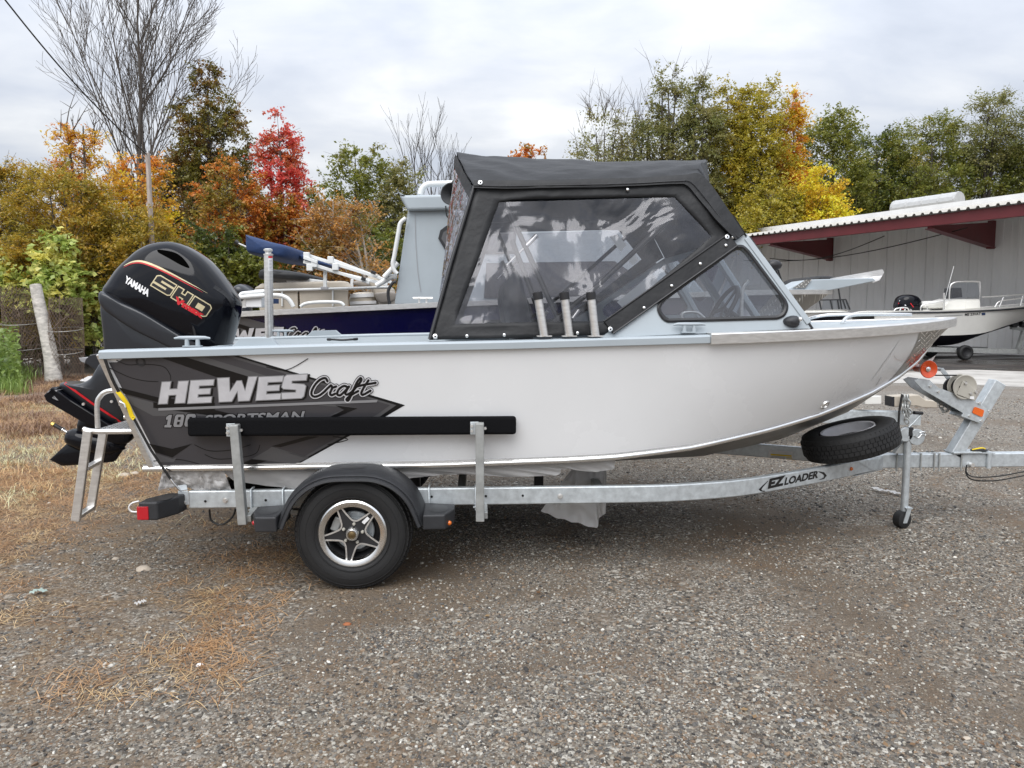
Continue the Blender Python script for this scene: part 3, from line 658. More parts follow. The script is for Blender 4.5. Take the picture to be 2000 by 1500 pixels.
for wd, of, mi in ((11.5, .0050, 1), (9, .0057, 0), (4.6, .0064, 1)):
    for q in craft:
        sp_ = [tuple(v.xy) for v in spline([Vector((a, b, 0)) for a, b in q], 6)]
        lay(mb, ribbon(sp_, wd), H_, of + .00003 * craft.index(q), mi)
        for e in (sp_[0], sp_[-1]): lay(mb, poly2([(e[0] + wd / 2 * math.cos(a * math.pi / 4), e[1] + wd / 2 * math.sin(a * math.pi / 4)) for a in range(8)]), H_, of + .00003 * craft.index(q), mi)
mb.build('script_lettering', [M_silver, M_ink], boat)
mb = MB(); lay(mb, poly2([(310, 796.5), (738, 780), (736, 785), (310, 801.5)], 60), H_, .0056); mb.build('underline_stripe', M_silver2, boat)
mb = MB()
for off, d, of, mi in ((.085, 1.3, .0046, 1), (.03, 0, .0054, 0)):
    lay(mb, text2('SPORTSMAN', (398 - d, 829 + d), (193 + 2 * d, -8), (5, -19 - 2 * d), off), H_, of, mi)
g1 = [(.1, 0), (1, 0), (1, .2), (.78, .2), (.78, 1), (.42, 1), (.1, .82), (.1, .62), (.36, .62), (.36, .2), (.1, .2)]; g0 = [(.14, 0), (.86, 0), (1, .14), (1, .86), (.86, 1), (.14, 1), (0, .86), (0, .14)]
def cell(p, x, w_): return [(x + u * w_ + v * 5, 834 - (x - 320) * .04 - v * 24.5) for u, v in p]
for p, x, w_ in ((g1, 320, 15), (g0, 338.5, 18), (g0, 360, 19)):
    lay(mb, poly2(grow(cell(p, x, w_), 1.5), 40), H_, .0046, 1); lay(mb, poly2(cell(p, x, w_), 40), H_, .0054, 0)
for p, x, w_ in (([(.36, .2), (.64, .2), (.64, .42), (.36, .42)], 338.5, 18), ([(.36, .58), (.64, .58), (.64, .8), (.36, .8)], 338.5, 18), ([(.36, .22), (.64, .22), (.64, .78), (.36, .78)], 360, 19)): lay(mb, poly2(cell(p, x, w_), 40), H_, .0062, 1)
mb.build('model_lettering', [M_silver2, M_ink], boat)
# side fittings
mb = MB(); q = H_.ray_cast(CAM, ray(275, 706).normalized())[0]; n_h = Vector((0, -1, -.26)).normalized()
mb.lathe(q - n_h * .01, n_h, [(.012, .004), (.016, .014), (.026, .016), (.028, .008), (.028, 0)], 24); mb.build('hull_fitting', M_black, boat, smooth=40)
mb = MB(); q = H_.ray_cast(CAM, ray(1611, 790).normalized()); nn = -q[1] if q[1].y > 0 else q[1]
mb.lathe(q[0], nn, [(.002, .001), (.016, .001), (.020, .012), (.030, .010), (.033, 0)], 24); mb.build('bow_eye_fitting', M_alu, boat, smooth=40)
def cleat(p, ln, m, zr=0.):
    m_ = MB(); p = Vector(p); e = Vector((math.cos(zr), math.sin(zr), 0))
    for s_ in (-1, 1): m_.cyl(p + e * s_ * ln * .15, p + e * s_ * ln * .15 + Vector((0, 0, .042)), .013, .011, 10)
    m_.tube([p + e * (a * ln / 2) + Vector((0, 0, b)) for a, b in ((-1, .047), (-.7, .051), (-.3, .05), (.3, .05), (.7, .051), (1, .047))], [.005, .009, .011, .011, .009, .005], 8)
    m_.box(p + Vector((0, 0, .003)), (ln * .5, .035, .006)); return m_.build('cleat', m, boat, smooth=50)
cleat(PY(376, 677, -1.09), .20, M_grey); cleat(PY(1346, 650, -1.10), .19, M_grey); cleat((-.95, 1.08, 1.40), .2, M_grey); cleat((2.05, 1.08, 1.475), .19, M_grey)
# raised brackets on the gunwales and the black grab handle inside
for pts_, Y in (([(452, 677), (543, 676), (530, 660), (468, 661)], -1.07), ([(598, 657), (668, 656), (655, 645), (610, 646)], 1.06)):
    mb = MB(); mb.prism([PY(*p, Y) for p in pts_], (0, .05, 0)); mb.build('gunwale_bracket', M_grey, boat, bevel=.003)
mb = MB(); mb.tube(spline([PY(640, 663, .985), PY(650, 663, .95), PY(668, 664, .945), PY(686, 663, .95), PY(698, 662, .985)], 5), [.012] * 4 + [.009] * 13 + [.012] * 4, 8); mb.build('grab_handle', M_black, boat, smooth=60)
# tall aluminium tow pole on the far gunwale, with its red and white warning label
pb = PY(526, 657, 1.09); pt = PY(524, 499, 1.09); pole_r = .036
mb = MB(); mb.tube([pb - Vector((0, 0, .03)), pt], pole_r, 24); mb.lathe(pt, (0, 0, 1), [(pole_r, 0), (.04, .002), (.04, .012), (.026, .016), (.026, .034), (.037, .038), (.037, .052), (.026, .058), (0, .06)], 24)
pole = mb.build('tow_pole', M_alu, boat, smooth=40); pbv = bvh_of(pole)
mb = MB(); lay(mb, poly2([(524, 500), (532, 500), (532, 529), (524, 529)], 4), pbv, .001, 0); lay(mb, poly2([(524, 500), (532, 500), (532, 504), (524, 504)], 4), pbv, .002, 1)
for k in range(7): lay(mb, poly2([(525.5, 508 + k * 2.8), (530.5, 508 + k * 2.8), (530.5, 509 + k * 2.8), (525.5, 509 + k * 2.8)], 4), pbv, .002, 2)
mb.build('warning_label', [M_whitep, M_red, M_silver2], pole)
# ---- windshield side panels, glass and seals
def cpl(z): return -1.085 + (z - 1.45) * .24
PN = Vector((0, -1, .24)).normalized(); PT0 = Vector((0, -1.085, 1.45))
def on_can(px, py, off=0.): return PP(px, py, PT0 + PN * off, PN)
def mirror(v): return Vector((v.x, -v.y, v.z))
panel = [(1170, 660), (1590, 641), (1482, 488), (1457, 455), (1448, 462)]
win = [(1284, 600), (1287, 626), (1536, 620), (1541, 592), (1466, 482), (1440, 480)]
pw = [(1283, 601), (1292, 622), (1305, 630), (1517, 624), (1533, 617), (1540, 599), (1535, 584), (1464, 489), (1449, 478), (1431, 482), (1418, 493), (1294, 581)]
pi_ = [(1291, 601), (1296, 614), (1307, 622), (1517, 616), (1527, 611), (1532, 599), (1529, 587), (1459, 494), (1448, 485), (1435, 489), (1422, 499), (1302, 585)]
def sm2(pts, per=4):
    out_ = []; n = len(pts); P_ = [Vector((*p, 0)) for p in pts]
    for i in range(n):                      # straight along the long sides, rounded at the corners
        a, b = P_[i], P_[(i + 1) % n]
        if (b - a).length > 60: out_ += [a.lerp(b, k / per) for k in range(per)]
        else:
            g0, g3 = P_[i - 1], P_[(i + 2) % n]; g0 = a + (g0 - a).normalized() * (b - a).length; g3 = b + (g3 - b).normalized() * (b - a).length
            out_ += [.5 * (2 * a + (b - g0) * t + (2 * g0 - 5 * a + 4 * b - g3) * t * t + (3 * a - g0 - 3 * b + g3) * t ** 3) for t in [k / per for k in range(per)]]
    return [(p.x, p.y) for p in out_]
inner, outer = sm2(pi_), sm2(pw)
for sgn in (-1, 1):
    T = (lambda v: v) if sgn == -1 else mirror
    # panel with its window opening: ring between window outline and panel outline
    mb = MB(); A = [Vector((a, b, 0)) for a, b in inner]; c0 = sum(A, Vector()) / len(A)
    def hit(d):                               # panel border in direction d from the window centre
        best = 1e9
        for i in range(len(panel)):
            p0, p1 = Vector((*panel[i - 1], 0)), Vector((*panel[i], 0)); e = p1 - p0; den = d.x * e.y - d.y * e.x
            if abs(den) < 1e-9: continue
            r = p0 - c0; t = (r.x * e.y - r.y * e.x) / den; u = (r.x * d.y - r.y * d.x) / den
            if t > 0 and -1e-6 <= u <= 1 + 1e-6: best = min(best, t)
        return c0 + d * best
    angs = sorted([math.atan2(a.y - c0.y, a.x - c0.x) for a in A] + [math.atan2(p[1] - c0.y, p[0] - c0.x) for p in panel])
    def ihit(d):
        best = None
        for i in range(len(A)):
            p0, p1 = A[i - 1], A[i]; e = p1 - p0; den = d.x * e.y - d.y * e.x
            if abs(den) < 1e-9: continue
            r = p0 - c0; t = (r.x * e.y - r.y * e.x) / den; u = (r.x * d.y - r.y * d.x) / den
            if t > 0 and -1e-6 <= u <= 1 + 1e-6: best = t if best is None else max(best, t)
        return c0 + d * (best or 1)
    s1, s2, s3, s4 = [], [], [], []
    for a in angs:
        d = Vector((math.cos(a), math.sin(a), 0)); o_, i_ = hit(d), ihit(d)
        s1.append(T(on_can(o_.x, o_.y))); s2.append(T(on_can(i_.x, i_.y))); s3.append(T(on_can(i_.x, i_.y, -.03))); s4.append(T(on_can(o_.x, o_.y, -.03)))
    mb.loft([s1, s2, s3, s4, s1], closed=True); pnl = mb.build('windshield_panel', M_grey, boat, smooth=30)
    mb = MB(); mb.add([T(on_can(*p, -.012)) for p in inner], [tuple(range(len(inner)))]); mb.build('side_window', M_glass, pnl)
    mb = MB(); secs = []
    for k in range(len(outer)):
        i_, o_ = Vector(inner[k]), Vector(outer[k])
        secs.append([T(on_can(*i_, -.02)), T(on_can(*i_, .006)), T(on_can(*((i_ + o_) / 2), .012)), T(on_can(*o_, .006)), T(on_can(*o_, -.005))])
    secs.append(secs[0]); mb.loft(secs); mb.build('window_seal', M_black, pnl, smooth=50)
# raked windshield across the boat: frame bars and panes
wl = [on_can(1583, 636), on_can(1456, 462)]
fl, ft = wl[0], wl[1]
mb = MB(); g = MB()
for u0, u1 in ((0, .36), (.36, .64), (.64, 1)):
    a, b = fl.lerp(mirror(fl), u0), fl.lerp(mirror(fl), u1); c, d = ft.lerp(mirror(ft), u1), ft.lerp(mirror(ft), u0); cc = (a + b + c + d) / 4
    q = [v + (cc - v) * .04 for v in (a, b, c, d)]; g.add([v + Vector((.006, 0, 0)) for v in q], [(0, 1, 2, 3)])
    for i in range(4): mb.bar(q[i - 1], q[i], .045, .035, (1, 0, .5))
mb.build('windshield_frame', M_grey, boat, bevel=.004); g.build('windshield_pane', M_glass, boat)
mb = MB(); mb.bar(fl + Vector((.012, -.0, -.02)), ft + Vector((.02, 0, 0)), .014, .02, (0, 1, 0)); mb.build('windshield_edge_trim', M_black, boat, bevel=.004)
w0 = PY(1512, 518, -.7); mb = MB(); mb.puff([(w0.x + .05 * math.cos(a * .628), w0.z + .035 * math.sin(a * .628)) for a in range(10)], -.7, .03, 2.5, 4)
mb.tube([w0, PY(1536, 588, -.55), ], .006, 6); mb.tube([w0 + Vector((.02, .03, .02)), PY(1545, 604, -.45)], .006, 6); mb.build('windshield_wiper', M_black, boat, smooth=40)
# navigation light
q = on_can(1547, 628); mb = MB(); mb.puff([(q.x + .048 * math.cos(t_) - .008 * math.cos(2 * t_), q.z + .036 * math.sin(t_)) for t_ in [k * math.pi / 10 for k in range(20)]], q.y, .045, 2.4, 6)
nl = mb.build('navigation_light', M_step, boat, smooth=60)
mb = MB(); mb.puff([(q.x + .034 + .014 * math.cos(k * .524), q.z + .014 + .016 * math.sin(k * .524)) for k in range(12)], q.y - .024, .024, 2, 4); mb.build('light_lens', M_alu, nl, smooth=60)
# ---- black canvas top
def wr(x, y, z, a=1.): return a * .013 * noise.noise((x * 3.1 + 7, y * 2.2, z * 4.0)) + a * .004 * noise.noise((x * 11, y * 6, z * 13)) + a * .016 * (max(0, .22 - abs(noise.noise((x * 2.0 + y * 1.6, y * 2.6 - x * .9, z * 2.5)))))
rear_edge = [on_can(925, 366), PY(908, 336, -.62), PY(897, 312, -.30), PY(892, 305, 0)]
front_edge = [on_can(1350, 352), PY(1364, 331, -.72), PY(1371, 320, -.50), PY(1374, 317, 0)]
rear_edge = [mirror(v) for v in rear_edge[:-1]][::1] and rear_edge + [mirror(v) for v in reversed(rear_edge[:-1])]
front_edge = front_edge + [mirror(v) for v in reversed(front_edge[:-1])]
re_s, fe_s = spline(rear_edge, 14), spline(front_edge, 14)
NX = 60; secs = []
for i in range(NX + 1):
    u = i / NX; q = []
    for j, (a, b) in enumerate(zip(re_s, fe_s)):
        p = a.lerp(b, u); e = min(j, len(re_s) - 1 - j) / (len(re_s) / 2); sag = .022 * math.sin(math.pi * u) * e
        bow_ = .02 * max(0, 1 - u * 9) + .012 * max(0, 1 - (1 - u) * 9)
        # diagonal gathers towards the corners
        dg = .007 * math.sin(9 * (u + .55 * e) * 3.1) * math.exp(-3 * u) * (1 - .4 * e) + .007 * math.sin(9 * (1 - u + .5 * e) * 3.1) * math.exp(-3 * (1 - u))
        p = p + Vector((0, 0, -sag + bow_ * e + wr(p.x, p.y, p.z, 1.2) + dg)); 
        if e < .35: p.y += (-1 if p.y < 0 else 1) * (dg * 1.2 + wr(p.x, p.z, p.y, .8))
        q.append(p)
    secs.append(q)
# front slope down to the windshield top
ftop = [ft + Vector((.03, -.02, -.015))]; nfe = len(fe_s)
ftn = on_can(1456, 461, .01); wtop = [ftn.lerp(mirror(ftn), j / (nfe - 1)) + Vector((.01, (-.0 if j < nfe / 2 else .0) if j in (0, nfe - 1) else 0, .0)) for j in range(nfe)]
for i in range(1, 11):
    u = i / 10; secs.append([fe_s[j].lerp(wtop[j], u) + Vector((.035 * math.sin(math.pi * u), 0, .012 * math.sin(math.pi * u) + wr(u * 2, j * .1, 3))) for j in range(nfe)])
mb = MB(); mb.loft(secs); top = mb.build('canvas_top', M_fabric, boat, smooth=60); top.modifiers.new('thick', 'SOLIDIFY').thickness = .006
for sgn in (-1, 1):
    T = (lambda v: v) if sgn == -1 else mirror
    # valance flap hanging over the side curtain
    fl_t = [(925, 352), (1000, 352), (1120, 350), (1240, 347), (1335, 341), (1362, 338), (1384, 354), (1418, 402), (1454, 456)]
    fl_b = [(925, 367), (1000, 368), (1120, 366), (1240, 363), (1320, 359), (1342, 362), (1362, 384), (1400, 432), (1437, 468)]
    mb = MB(); A, B = spline([on_can(*p, .018) for p in fl_t], 6), spline([on_can(*p, .026) for p in fl_b], 6)
    mb.loft([[T(a), T(a.lerp(b, .5) + PN * (.004 + wr(a.x, 1, a.z))), T(b + PN * wr(b.x, 5, b.z)), T(b - PN * .014)] for a, b in zip(A, B)]); vl_ = mb.build('canvas_valance', M_fabric, boat, smooth=60)
    mb = MB(); mb.tube([T(b + (a - b) * .26 + PN * .007) for a, b in zip(A, B)], .0028, 5); mb.build('hem_seam', M_black, vl_, smooth=60)
    # side curtain: canvas border with a clear window
    wn = [(975, 395), (1000, 390), (1090, 388), (1200, 386), (1318, 385), (1390, 462), (1192, 628), (1100, 628), (1000, 630), (888, 633)]
    bd = [(928, 362), (1000, 362), (1090, 361), (1200, 359), (1340, 356), (1440, 462), (1180, 654), (1100, 657), (1000, 660), (838, 664)]
    NW = 8; ow, iw = [], []
    for k in range(len(wn)):
        for j in range(NW):
            t = j / NW; n2_ = (k + 1) % len(wn)
            iw.append((lerp(wn[k][0], wn[n2_][0], t), lerp(wn[k][1], wn[n2_][1], t))); ow.append((lerp(bd[k][0], bd[n2_][0], t), lerp(bd[k][1], bd[n2_][1], t)))
    mb = MB(); rows = []
    for r in range(5):
        row = []
        for (ix, iy), (ox, oy) in zip(iw, ow):
            p = on_can(lerp(ix, ox, r / 4), lerp(iy, oy, r / 4)); f = math.sin(math.pi * r / 4)
            row.append(T(p + PN * (.004 + f * (.012 * noise.noise((p.x * 5, p.z * 7, 1.)) + .006 * noise.noise((p.x * 14, p.z * 9, 4.))))))
        rows.append(row)
    mb.loft(rows, closed=True); cur = mb.build('side_curtain', M_fabric, boat, smooth=60); cur.modifiers.new('thick', 'SOLIDIFY').thickness = .004
    # wavy clear window: grid filled between the upper and lower edges
    mb = MB(); topl = [(975, 395), (1000, 390), (1090, 388), (1200, 386), (1318, 385), (1390, 462)]; rows = []; NXw, NZw = 44, 22
    for i in range(NXw + 1):
        row = []
        for j in range(NZw + 1):
            v = j / NZw; xl = lerp(975, 888, v); xr = 1318 + (1390 - 1318) * v / .32 if v < .32 else lerp(1390, 1192, (v - .32) / .68)
            yt, yb = lerp(395, 385, i / NXw), lerp(633, 628, i / NXw)
            yj = lerp(yt, yb, v); p = on_can(lerp(xl, xr, i / NXw), yj)
            ed = min(1, min(i, NXw - i, j, NZw - j) / 4)
            row.append(T(p + PN * ed * (.030 * noise.noise((p.x * 2.3, p.z * 2.0, 2.)) + .012 * noise.noise((p.x * 6 + p.z * 3, p.z * 4, 8.)))))
        rows.append(row)
    mb.loft(rows); mb.build('curtain_window', M_vinyl, cur, smooth=180)
    # folded canvas strip along the windshield, with piping
    mb = MB()
    for dx, wd_, hgt in ((0, .10, .008), (-.0, .012, .016)):
        pass
    st0, st1 = on_can(1188, 640, .012), on_can(1432, 468, .012); mb.bar(T(st0), T(st1), .085, .010, T(PN)); stp = mb.build('curtain_strip', M_fabric, cur, bevel=.004)
    mb = MB(); dr = (st1 - st0).normalized(); sd_ = dr.cross(PN)
    for o_ in (-.044, .044): mb.tube([T(st0 + sd_ * o_ + PN * .006), T(st1 + sd_ * o_ + PN * .006)], .006, 6)
    mb.build('piping', M_black, stp, smooth=60)
    for px, py in [(850, 657), (912, 656), (985, 654), (1128, 650), (1192, 643), (1258, 601), (1312, 558), (1368, 515), (1418, 479), (1432, 463), (1420, 463), (938, 357), (1226, 370)]:
        c = on_can(px, py, .022 if (px, py) != (938, 357) else .032); big = (px, py) in ((850, 657), (1192, 643), (1420, 463), (938, 357))
        m_ = MB(); m_.lathe(T(c), T(PN), [(0, .006), (.006, .005), (.010, .002), (.0105, -.004)] if not big else [(.004, .0), (.006, .006), (.013, .005), (.016, -.003)], 12); m_.build('snap', M_bright, cur, smooth=60)
# rear curtain of clear vinyl, bulging aft
mb = MB(); rows = []
rb = [on_can(840, 662), Vector((.45, -.5, 1.44)), Vector((.44, 0, 1.44))]
rb = rb + [mirror(v) for v in reversed(rb[:-1])]; rbs = spline(rb, 8)
for j in range(len(re_s)):
    k = j * (len(rbs) - 1) / (len(re_s) - 1); b = rbs[int(round(k))]
    rows.append([re_s[j].lerp(b, v / 14) + Vector((-.010 * math.sin(math.pi * v / 14) + .012 * noise.noise((j * .4, v * .5, 1.)), 0, 0)) for v in range(15)])
mb.loft(rows); rc = mb.build('rear_curtain', M_vinyl2, boat, smooth=180)
mb = MB(); mb.loft([[p + Vector((-.012, 0, .01)), p + Vector((-.02, 0, -.035)), p + (b - p) * .07 + Vector((-.01, 0, 0))] for p, b in zip(re_s, [rbs[int(round(j * (len(rbs) - 1) / (len(re_s) - 1)))] for j in range(len(re_s))])]); mb.build('curtain_hem', M_fabric, rc, smooth=60)
mb = MB(); q = [b.lerp(p, .06) for b, p in zip(rbs, [re_s[int(round(k * (len(re_s) - 1) / (len(rbs) - 1)))] for k in range(len(rbs))])]
mb.loft([[b + Vector((-.012, 0, 0)), c + Vector((-.014, 0, 0))] for b, c in zip(rbs, q)]); mb.build('curtain_hem', M_fabric, rc, smooth=60)
c0_, c1_ = on_can(926, 364, .008), on_can(840, 662, .008)
mb = MB(); mb.tube([c0_, c0_.lerp(c1_, .5) + Vector((-.006, -.004, 0)), c1_], .011, 8); mb.build('curtain_zip', M_black, boat, smooth=60)
# bows that carry the canvas, with bright joints
def bow(a, b, m, r=.013, name='canopy_bow'):
    mb = MB(); mb.tube([a, b], r, 10); return mb.build(name, m, boat, smooth=60)
for sgn in (-1, 1):
    T = (lambda v: v) if sgn == -1 else mirror
    IN = .09
    for a, b in (((988, 398), (1090, 624)), ((1345, 392), (1165, 560)), ((1165, 560), (1080, 628)), ((1000, 470), (1060, 628))):
        p, q = T(on_can(*a, -IN)), T(on_can(*b, -IN)); o = bow(p, q, M_black, .016)
    p, q = on_can(1048, 460, -IN), on_can(990, 518, -IN); mb = MB(); mb.tube([T(p), T(p.lerp(q, .35))], .015, 10); mb.tube([T(p.lerp(q, .35)), T(q)], .007, 8); mb.build('bow_joint', M_alu, boat, smooth=50)
    p, q = on_can(1130, 606, -IN), on_can(1118, 622, -IN); mb = MB(); mb.tube([T(p), T(q)], .014, 10); mb.build('bow_joint', M_alu, boat, smooth=50)
# helm and seats seen through the windows
def seat(x, y):
    s_ = MB(); s_.cyl((x, y, .93), (x, y, 1.18), .04, .04, 12); st = s_.build('seat', M_black, boat, smooth=40)
    s_ = MB(); s_.puff([(p.x, p.y) for p in spline([Vector((x - .25, 1.18, 0)), Vector((x + .25, 1.2, 0)), Vector((x + .27, 1.29, 0)), Vector((x - .2, 1.30, 0))], 5, True)], y, .25, 4, 5); s_.build('seat_cushion', M_seat, st, smooth=60)
    s_ = MB(); s_.puff([(p.x, p.y) for p in spline([Vector((x - .22, 1.28, 0)), Vector((x - .1, 1.28, 0)), Vector((x - .19, 1.82, 0)), Vector((x - .27, 1.84, 0)), Vector((x - .31, 1.7, 0))], 5, True)], y, .24, 4, 5); s_.build('seat_back', M_seat, st, smooth=60)
seat(1.2, -.52); seat(1.2, .52)
mb = MB(); mb.prism([(1.62, -.82, .93), (2.2, -.82, .93), (2.35, -.82, 1.44), (1.85, -.82, 1.50), (1.68, -.82, 1.38)], (0, .62, 0)); mb.build('helm_console', M_grey, boat, bevel=.012); mb = MB(); mb.prism([(1.62, .2, .93), (2.2, .2, .93), (2.35, .2, 1.44), (1.85, .2, 1.50), (1.68, .2, 1.38)], (0, .62, 0)); mb.build('passenger_console', M_grey, boat, bevel=.012)
sw = PY(1412, 603, -.62); mb = MB(); ax = Vector((-.8, 0, .45)).normalized(); ring = []; u_ = ax.orthogonal().normalized(); v_ = ax.cross(u_)
ring = [sw + (u_ * math.cos(t_) + v_ * math.sin(t_)) * .16 for t_ in [k * math.pi / 14 for k in range(29)]]; mb.tube(ring, .014, 8, False)
for k in range(3): mb.bar(sw, sw + (u_ * math.cos(k * 2.09) + v_ * math.sin(k * 2.09)) * .155, .03, .008, ax)
mb.tube([sw, sw - ax * .2], .02, 8); mb.build('steering_wheel', M_seat, boat, smooth=50)
mb = MB(); mb.tube(spline([PY(1448, 622, -.75), PY(1449, 585, -.75), PY(1452, 560, -.75), PY(1462, 548, -.75)], 5), .012, 8); mb.build('grab_rail', M_alu, boat, smooth=60); mb = MB(); mb.tube(spline([PY(1332, 622, -.9), PY(1335, 611, -.9), PY(1360, 610, -.9), PY(1376, 622, -.9)], 5), .010, 8); mb.build('grab_rail', M_alu, boat, smooth=60)
for pts_ in ([(1190, 462), (1205, 457), (1224, 478), (1212, 492)], [(1220, 502), (1233, 490), (1247, 508), (1236, 518)], [(1205, 590), (1273, 534), (1280, 540), (1290, 560), (1215, 600)]):
    mb = MB(); mb.add([PY(*p, -.70) for p in pts_], [tuple(range(len(pts_)))]); mb.build('paper_sheet', M_paper, boat)
# rod holders
for k, (xb, xt) in enumerate(((1063, 1050), (1112, 1102), (1163, 1154))):
    a, b = PY(xb, 657, -1.13), PY(xt, 575, -1.13); mb = MB(); mb.tube([a, b], .0245, 20); mb.box(a + Vector((0, .01, .002)), (.085, .06, .006)); rh = mb.build('rod_holder', M_alu, boat, smooth=40)
    d = (b - a).normalized(); mb = MB(); mb.tube([b - d * .03, b, b + d * .012, b + d * .015], [.028, .0285, .028, .022], 20); mb.build('holder_cap', M_black, rh, smooth=40)
# ---- boarding platform and ladder on the transom
LY0, LY1 = -.85, -.60
pf = [PY(163, 838, LY0), PY(190, 843, LY0), PY(272, 842, LY0)]; zpl = pf[1].z
step = MB(); step.tube(spline([pf[0], pf[1], pf[2] + Vector((.06, 0, 0))], 3), .016, 10); step.tube([Vector((p.x, LY0 + .52, p.z)) for p in (pf[0], pf[1], pf[2] + Vector((.06, 0, 0)))], .016, 10); step.tube([pf[1] + Vector((.02, 0, 0)), Vector((pf[1].x + .02, LY0 + .52, zpl))], .014, 10)
stp = step.build('boarding_step', M_alu, boat, smooth=50)
mb = MB(); mb.box(((pf[1].x + pf[2].x) / 2 + .05, LY0 + .26, zpl + .012), (pf[2].x - pf[1].x + .10, .52, .006)); tp_ = mb.build('tread_plate', M_alu, stp); tread_marks(190, 800, 300, 850, 8, bvh_of(tp_), tp_, None, .45)
mb = MB(); mb.tube(spline([PY(191, 836, LY0 + .02), PY(190, 790, LY0 + .02), PY(196, 774, LY0 + .02), PY(208, 765, LY0 + .02), PY(226, 763, LY0 + .02), PY(236, 770, LY0 + .04)], 6), .015, 10); mb.build('hand_rail', M_alu, stp, smooth=60)
for y, t_, b_ in ((LY0 - .012, (172, 840), (148, 1018)), (LY1, (203, 838), (177, 996))):
    mb = MB(); mb.bar(PY(*t_, y), PY(*b_, y), .026, .052, (1, 0, 0)); mb.build('ladder_rail', M_alu, stp, bevel=.006)
for (a, b) in (((165, 916), (191, 902)), ((146, 1013), (178, 992))):
    pa, pb_ = PY(*a, LY0 + .0), PY(*b, LY1 - .01); mb = MB(); mb.bar(pa, pb_, .045, .022); mb.build('ladder_rung', M_alu, stp, bevel=.003)
# ------------------------------------------------------------------ outboard motor on the transom, tilted up
mot = thing('outboard_motor', 'large gloss black outboard motor tilted up on the stern of the white boat', 'outboard motor', (-1.5, 0, .9))
def xz(pts, Y=0.): return [(lambda q: (q.x, q.z))(PY(a, b, Y)) for a, b in pts]
def sp2(pts, per=4, Y=0.): return [(p.x, p.y) for p in spline([Vector((a, b, 0)) for a, b in xz(pts, Y)], per, True)]
YM = -.06
cow = sp2([(198, 566), (206, 552), (225, 524), (245, 504), (266, 486), (292, 474), (322, 470), (347, 475), (372, 487), (397, 505), (421, 531), (442, 560), (455, 582), (459, 596), (456, 618), (449, 645), (441, 672), (432, 690), (400, 694), (330, 670), (270, 634), (222, 608), (202, 592)], 4, -.15)
mb = MB(); mb.puff(cow, YM, .235, 3.2, 12, ys=lambda x, z: 1 - .22 * max(0, (z - 1.55) / .55) ** 2); cowl = mb.build('cowling', M_cowl, mot, smooth=70); cb = bvh_of(cowl)
low = sp2([(196, 568), (232, 586), (280, 608), (340, 644), (398, 678), (428, 684), (420, 694), (360, 690), (310, 668), (262, 644), (222, 618), (195, 594)], 4, -.26)
mb = MB(); mb.puff(low, YM, .246, 11, 14); mb.build('lower_cowl', M_mid, mot, smooth=60)
mid = sp2([(195, 585), (222, 606), (262, 630), (310, 656), (360, 682), (380, 700), (330, 735), (215, 735), (204, 700), (200, 650)], 3, -.24)
mb = MB(); mb.puff(mid, YM, .225, 8, 10); mb.build('mid_section', M_mid, mot, smooth=60)
# air vent, stripes and lettering on the cowling
vent = [(308, 488), (322, 489), (340, 493), (354, 501), (364, 512), (370, 522), (366, 523), (352, 517), (336, 508), (318, 498), (309, 493)]
mb = MB(); lay(mb, poly2([tuple(p.xy) for p in spline([Vector((a, b, 0)) for a, b in vent], 3, True)], 8), cb, .0015); mb.build('air_vent', M_void, cowl)
mb = MB(); pts_ = [tuple(p.xy) for p in spline([Vector((a, b, 0)) for a, b in [(242, 519.5), (258, 512), (276, 510.5), (300, 518), (330, 532), (362, 549), (390, 564), (405, 573)]], 6)]
lay(mb, ribbon([(a, b) for a, b in pts_], lambda t: .4 + 4.2 * math.sin(math.pi * min(1, t * 1.15)) ** .8 * (1 - .45 * t)), cb, .002, 0)
lay(mb, ribbon([(a - .6, b + 3.4) for a, b in pts_[:-4]], lambda t: .3 + 2.4 * math.sin(math.pi * t)), cb, .0025, 1); mb.build('cowl_stripe', [M_gold, M_red], cowl)
mb = MB(); lay(mb, text2('YAMAHA', (242, 551), (47, 29), (5, -13), .05, .96), cb, .002); mb.build('maker_lettering', M_whitep, cowl)
# angular outlined letters: gold outline, black body, gold core
SO, SU, SV = Vector((296, 557)), Vector((104, 62)), Vector((13.5, -20))
def glyph(poly, u0, u1): return [tuple(SO + SU * lerp(u0, u1, u) + SV * v) for u, v in poly]
gS = [(0, 0), (.9, 0), (1, .1), (1, .59), (.30, .59), (.30, .77), (1, .77), (1, 1), (.12, 1), (0, .86), (0, .41), (.70, .41), (.70, .23), (0, .23)]
gH = [(0, 0), (.34, 0), (.34, .38), (.66, .38), (.66, 0), (1, 0), (1, 1), (.66, 1), (.66, .64), (.34, .64), (.34, 1), (0, 1)]
gO = [(0, 0), (.88, 0), (1, .14), (1, .86), (.88, 1), (0, 1)]; gI = [(.3, .27), (.72, .27), (.72, .73), (.3, .73)]
mb = MB()
for g_, u0, u1 in ((gS, 0, .33), (gH, .38, .64), (gO, .69, 1)):
    p = glyph(g_, u0, u1); lay(mb, poly2(grow(p, 2.2), 10), cb, .0016, 0); lay(mb, poly2(p, 10), cb, .0024, 1)
lay(mb, poly2(glyph(gI, .69, 1), 10), cb, .0032, 0)
mb.build('model_lettering', [M_gold, M_ink], cowl)
mb = MB(); lay(mb, text2('Vmax', (339, 590), (56, 33), (5, -12), .07), cb, .003); mb.build('red_lettering', M_red, cowl)
mb = MB(); q = [tuple(p.xy) for p in spline([Vector((a, b, 0)) for a, b in [(418, 560), (440, 575), (452, 590), (455, 600)]], 4)]
lay(mb, ribbon(q, 7), cb, .002); mb.build('rear_latch', M_ink, cowl)
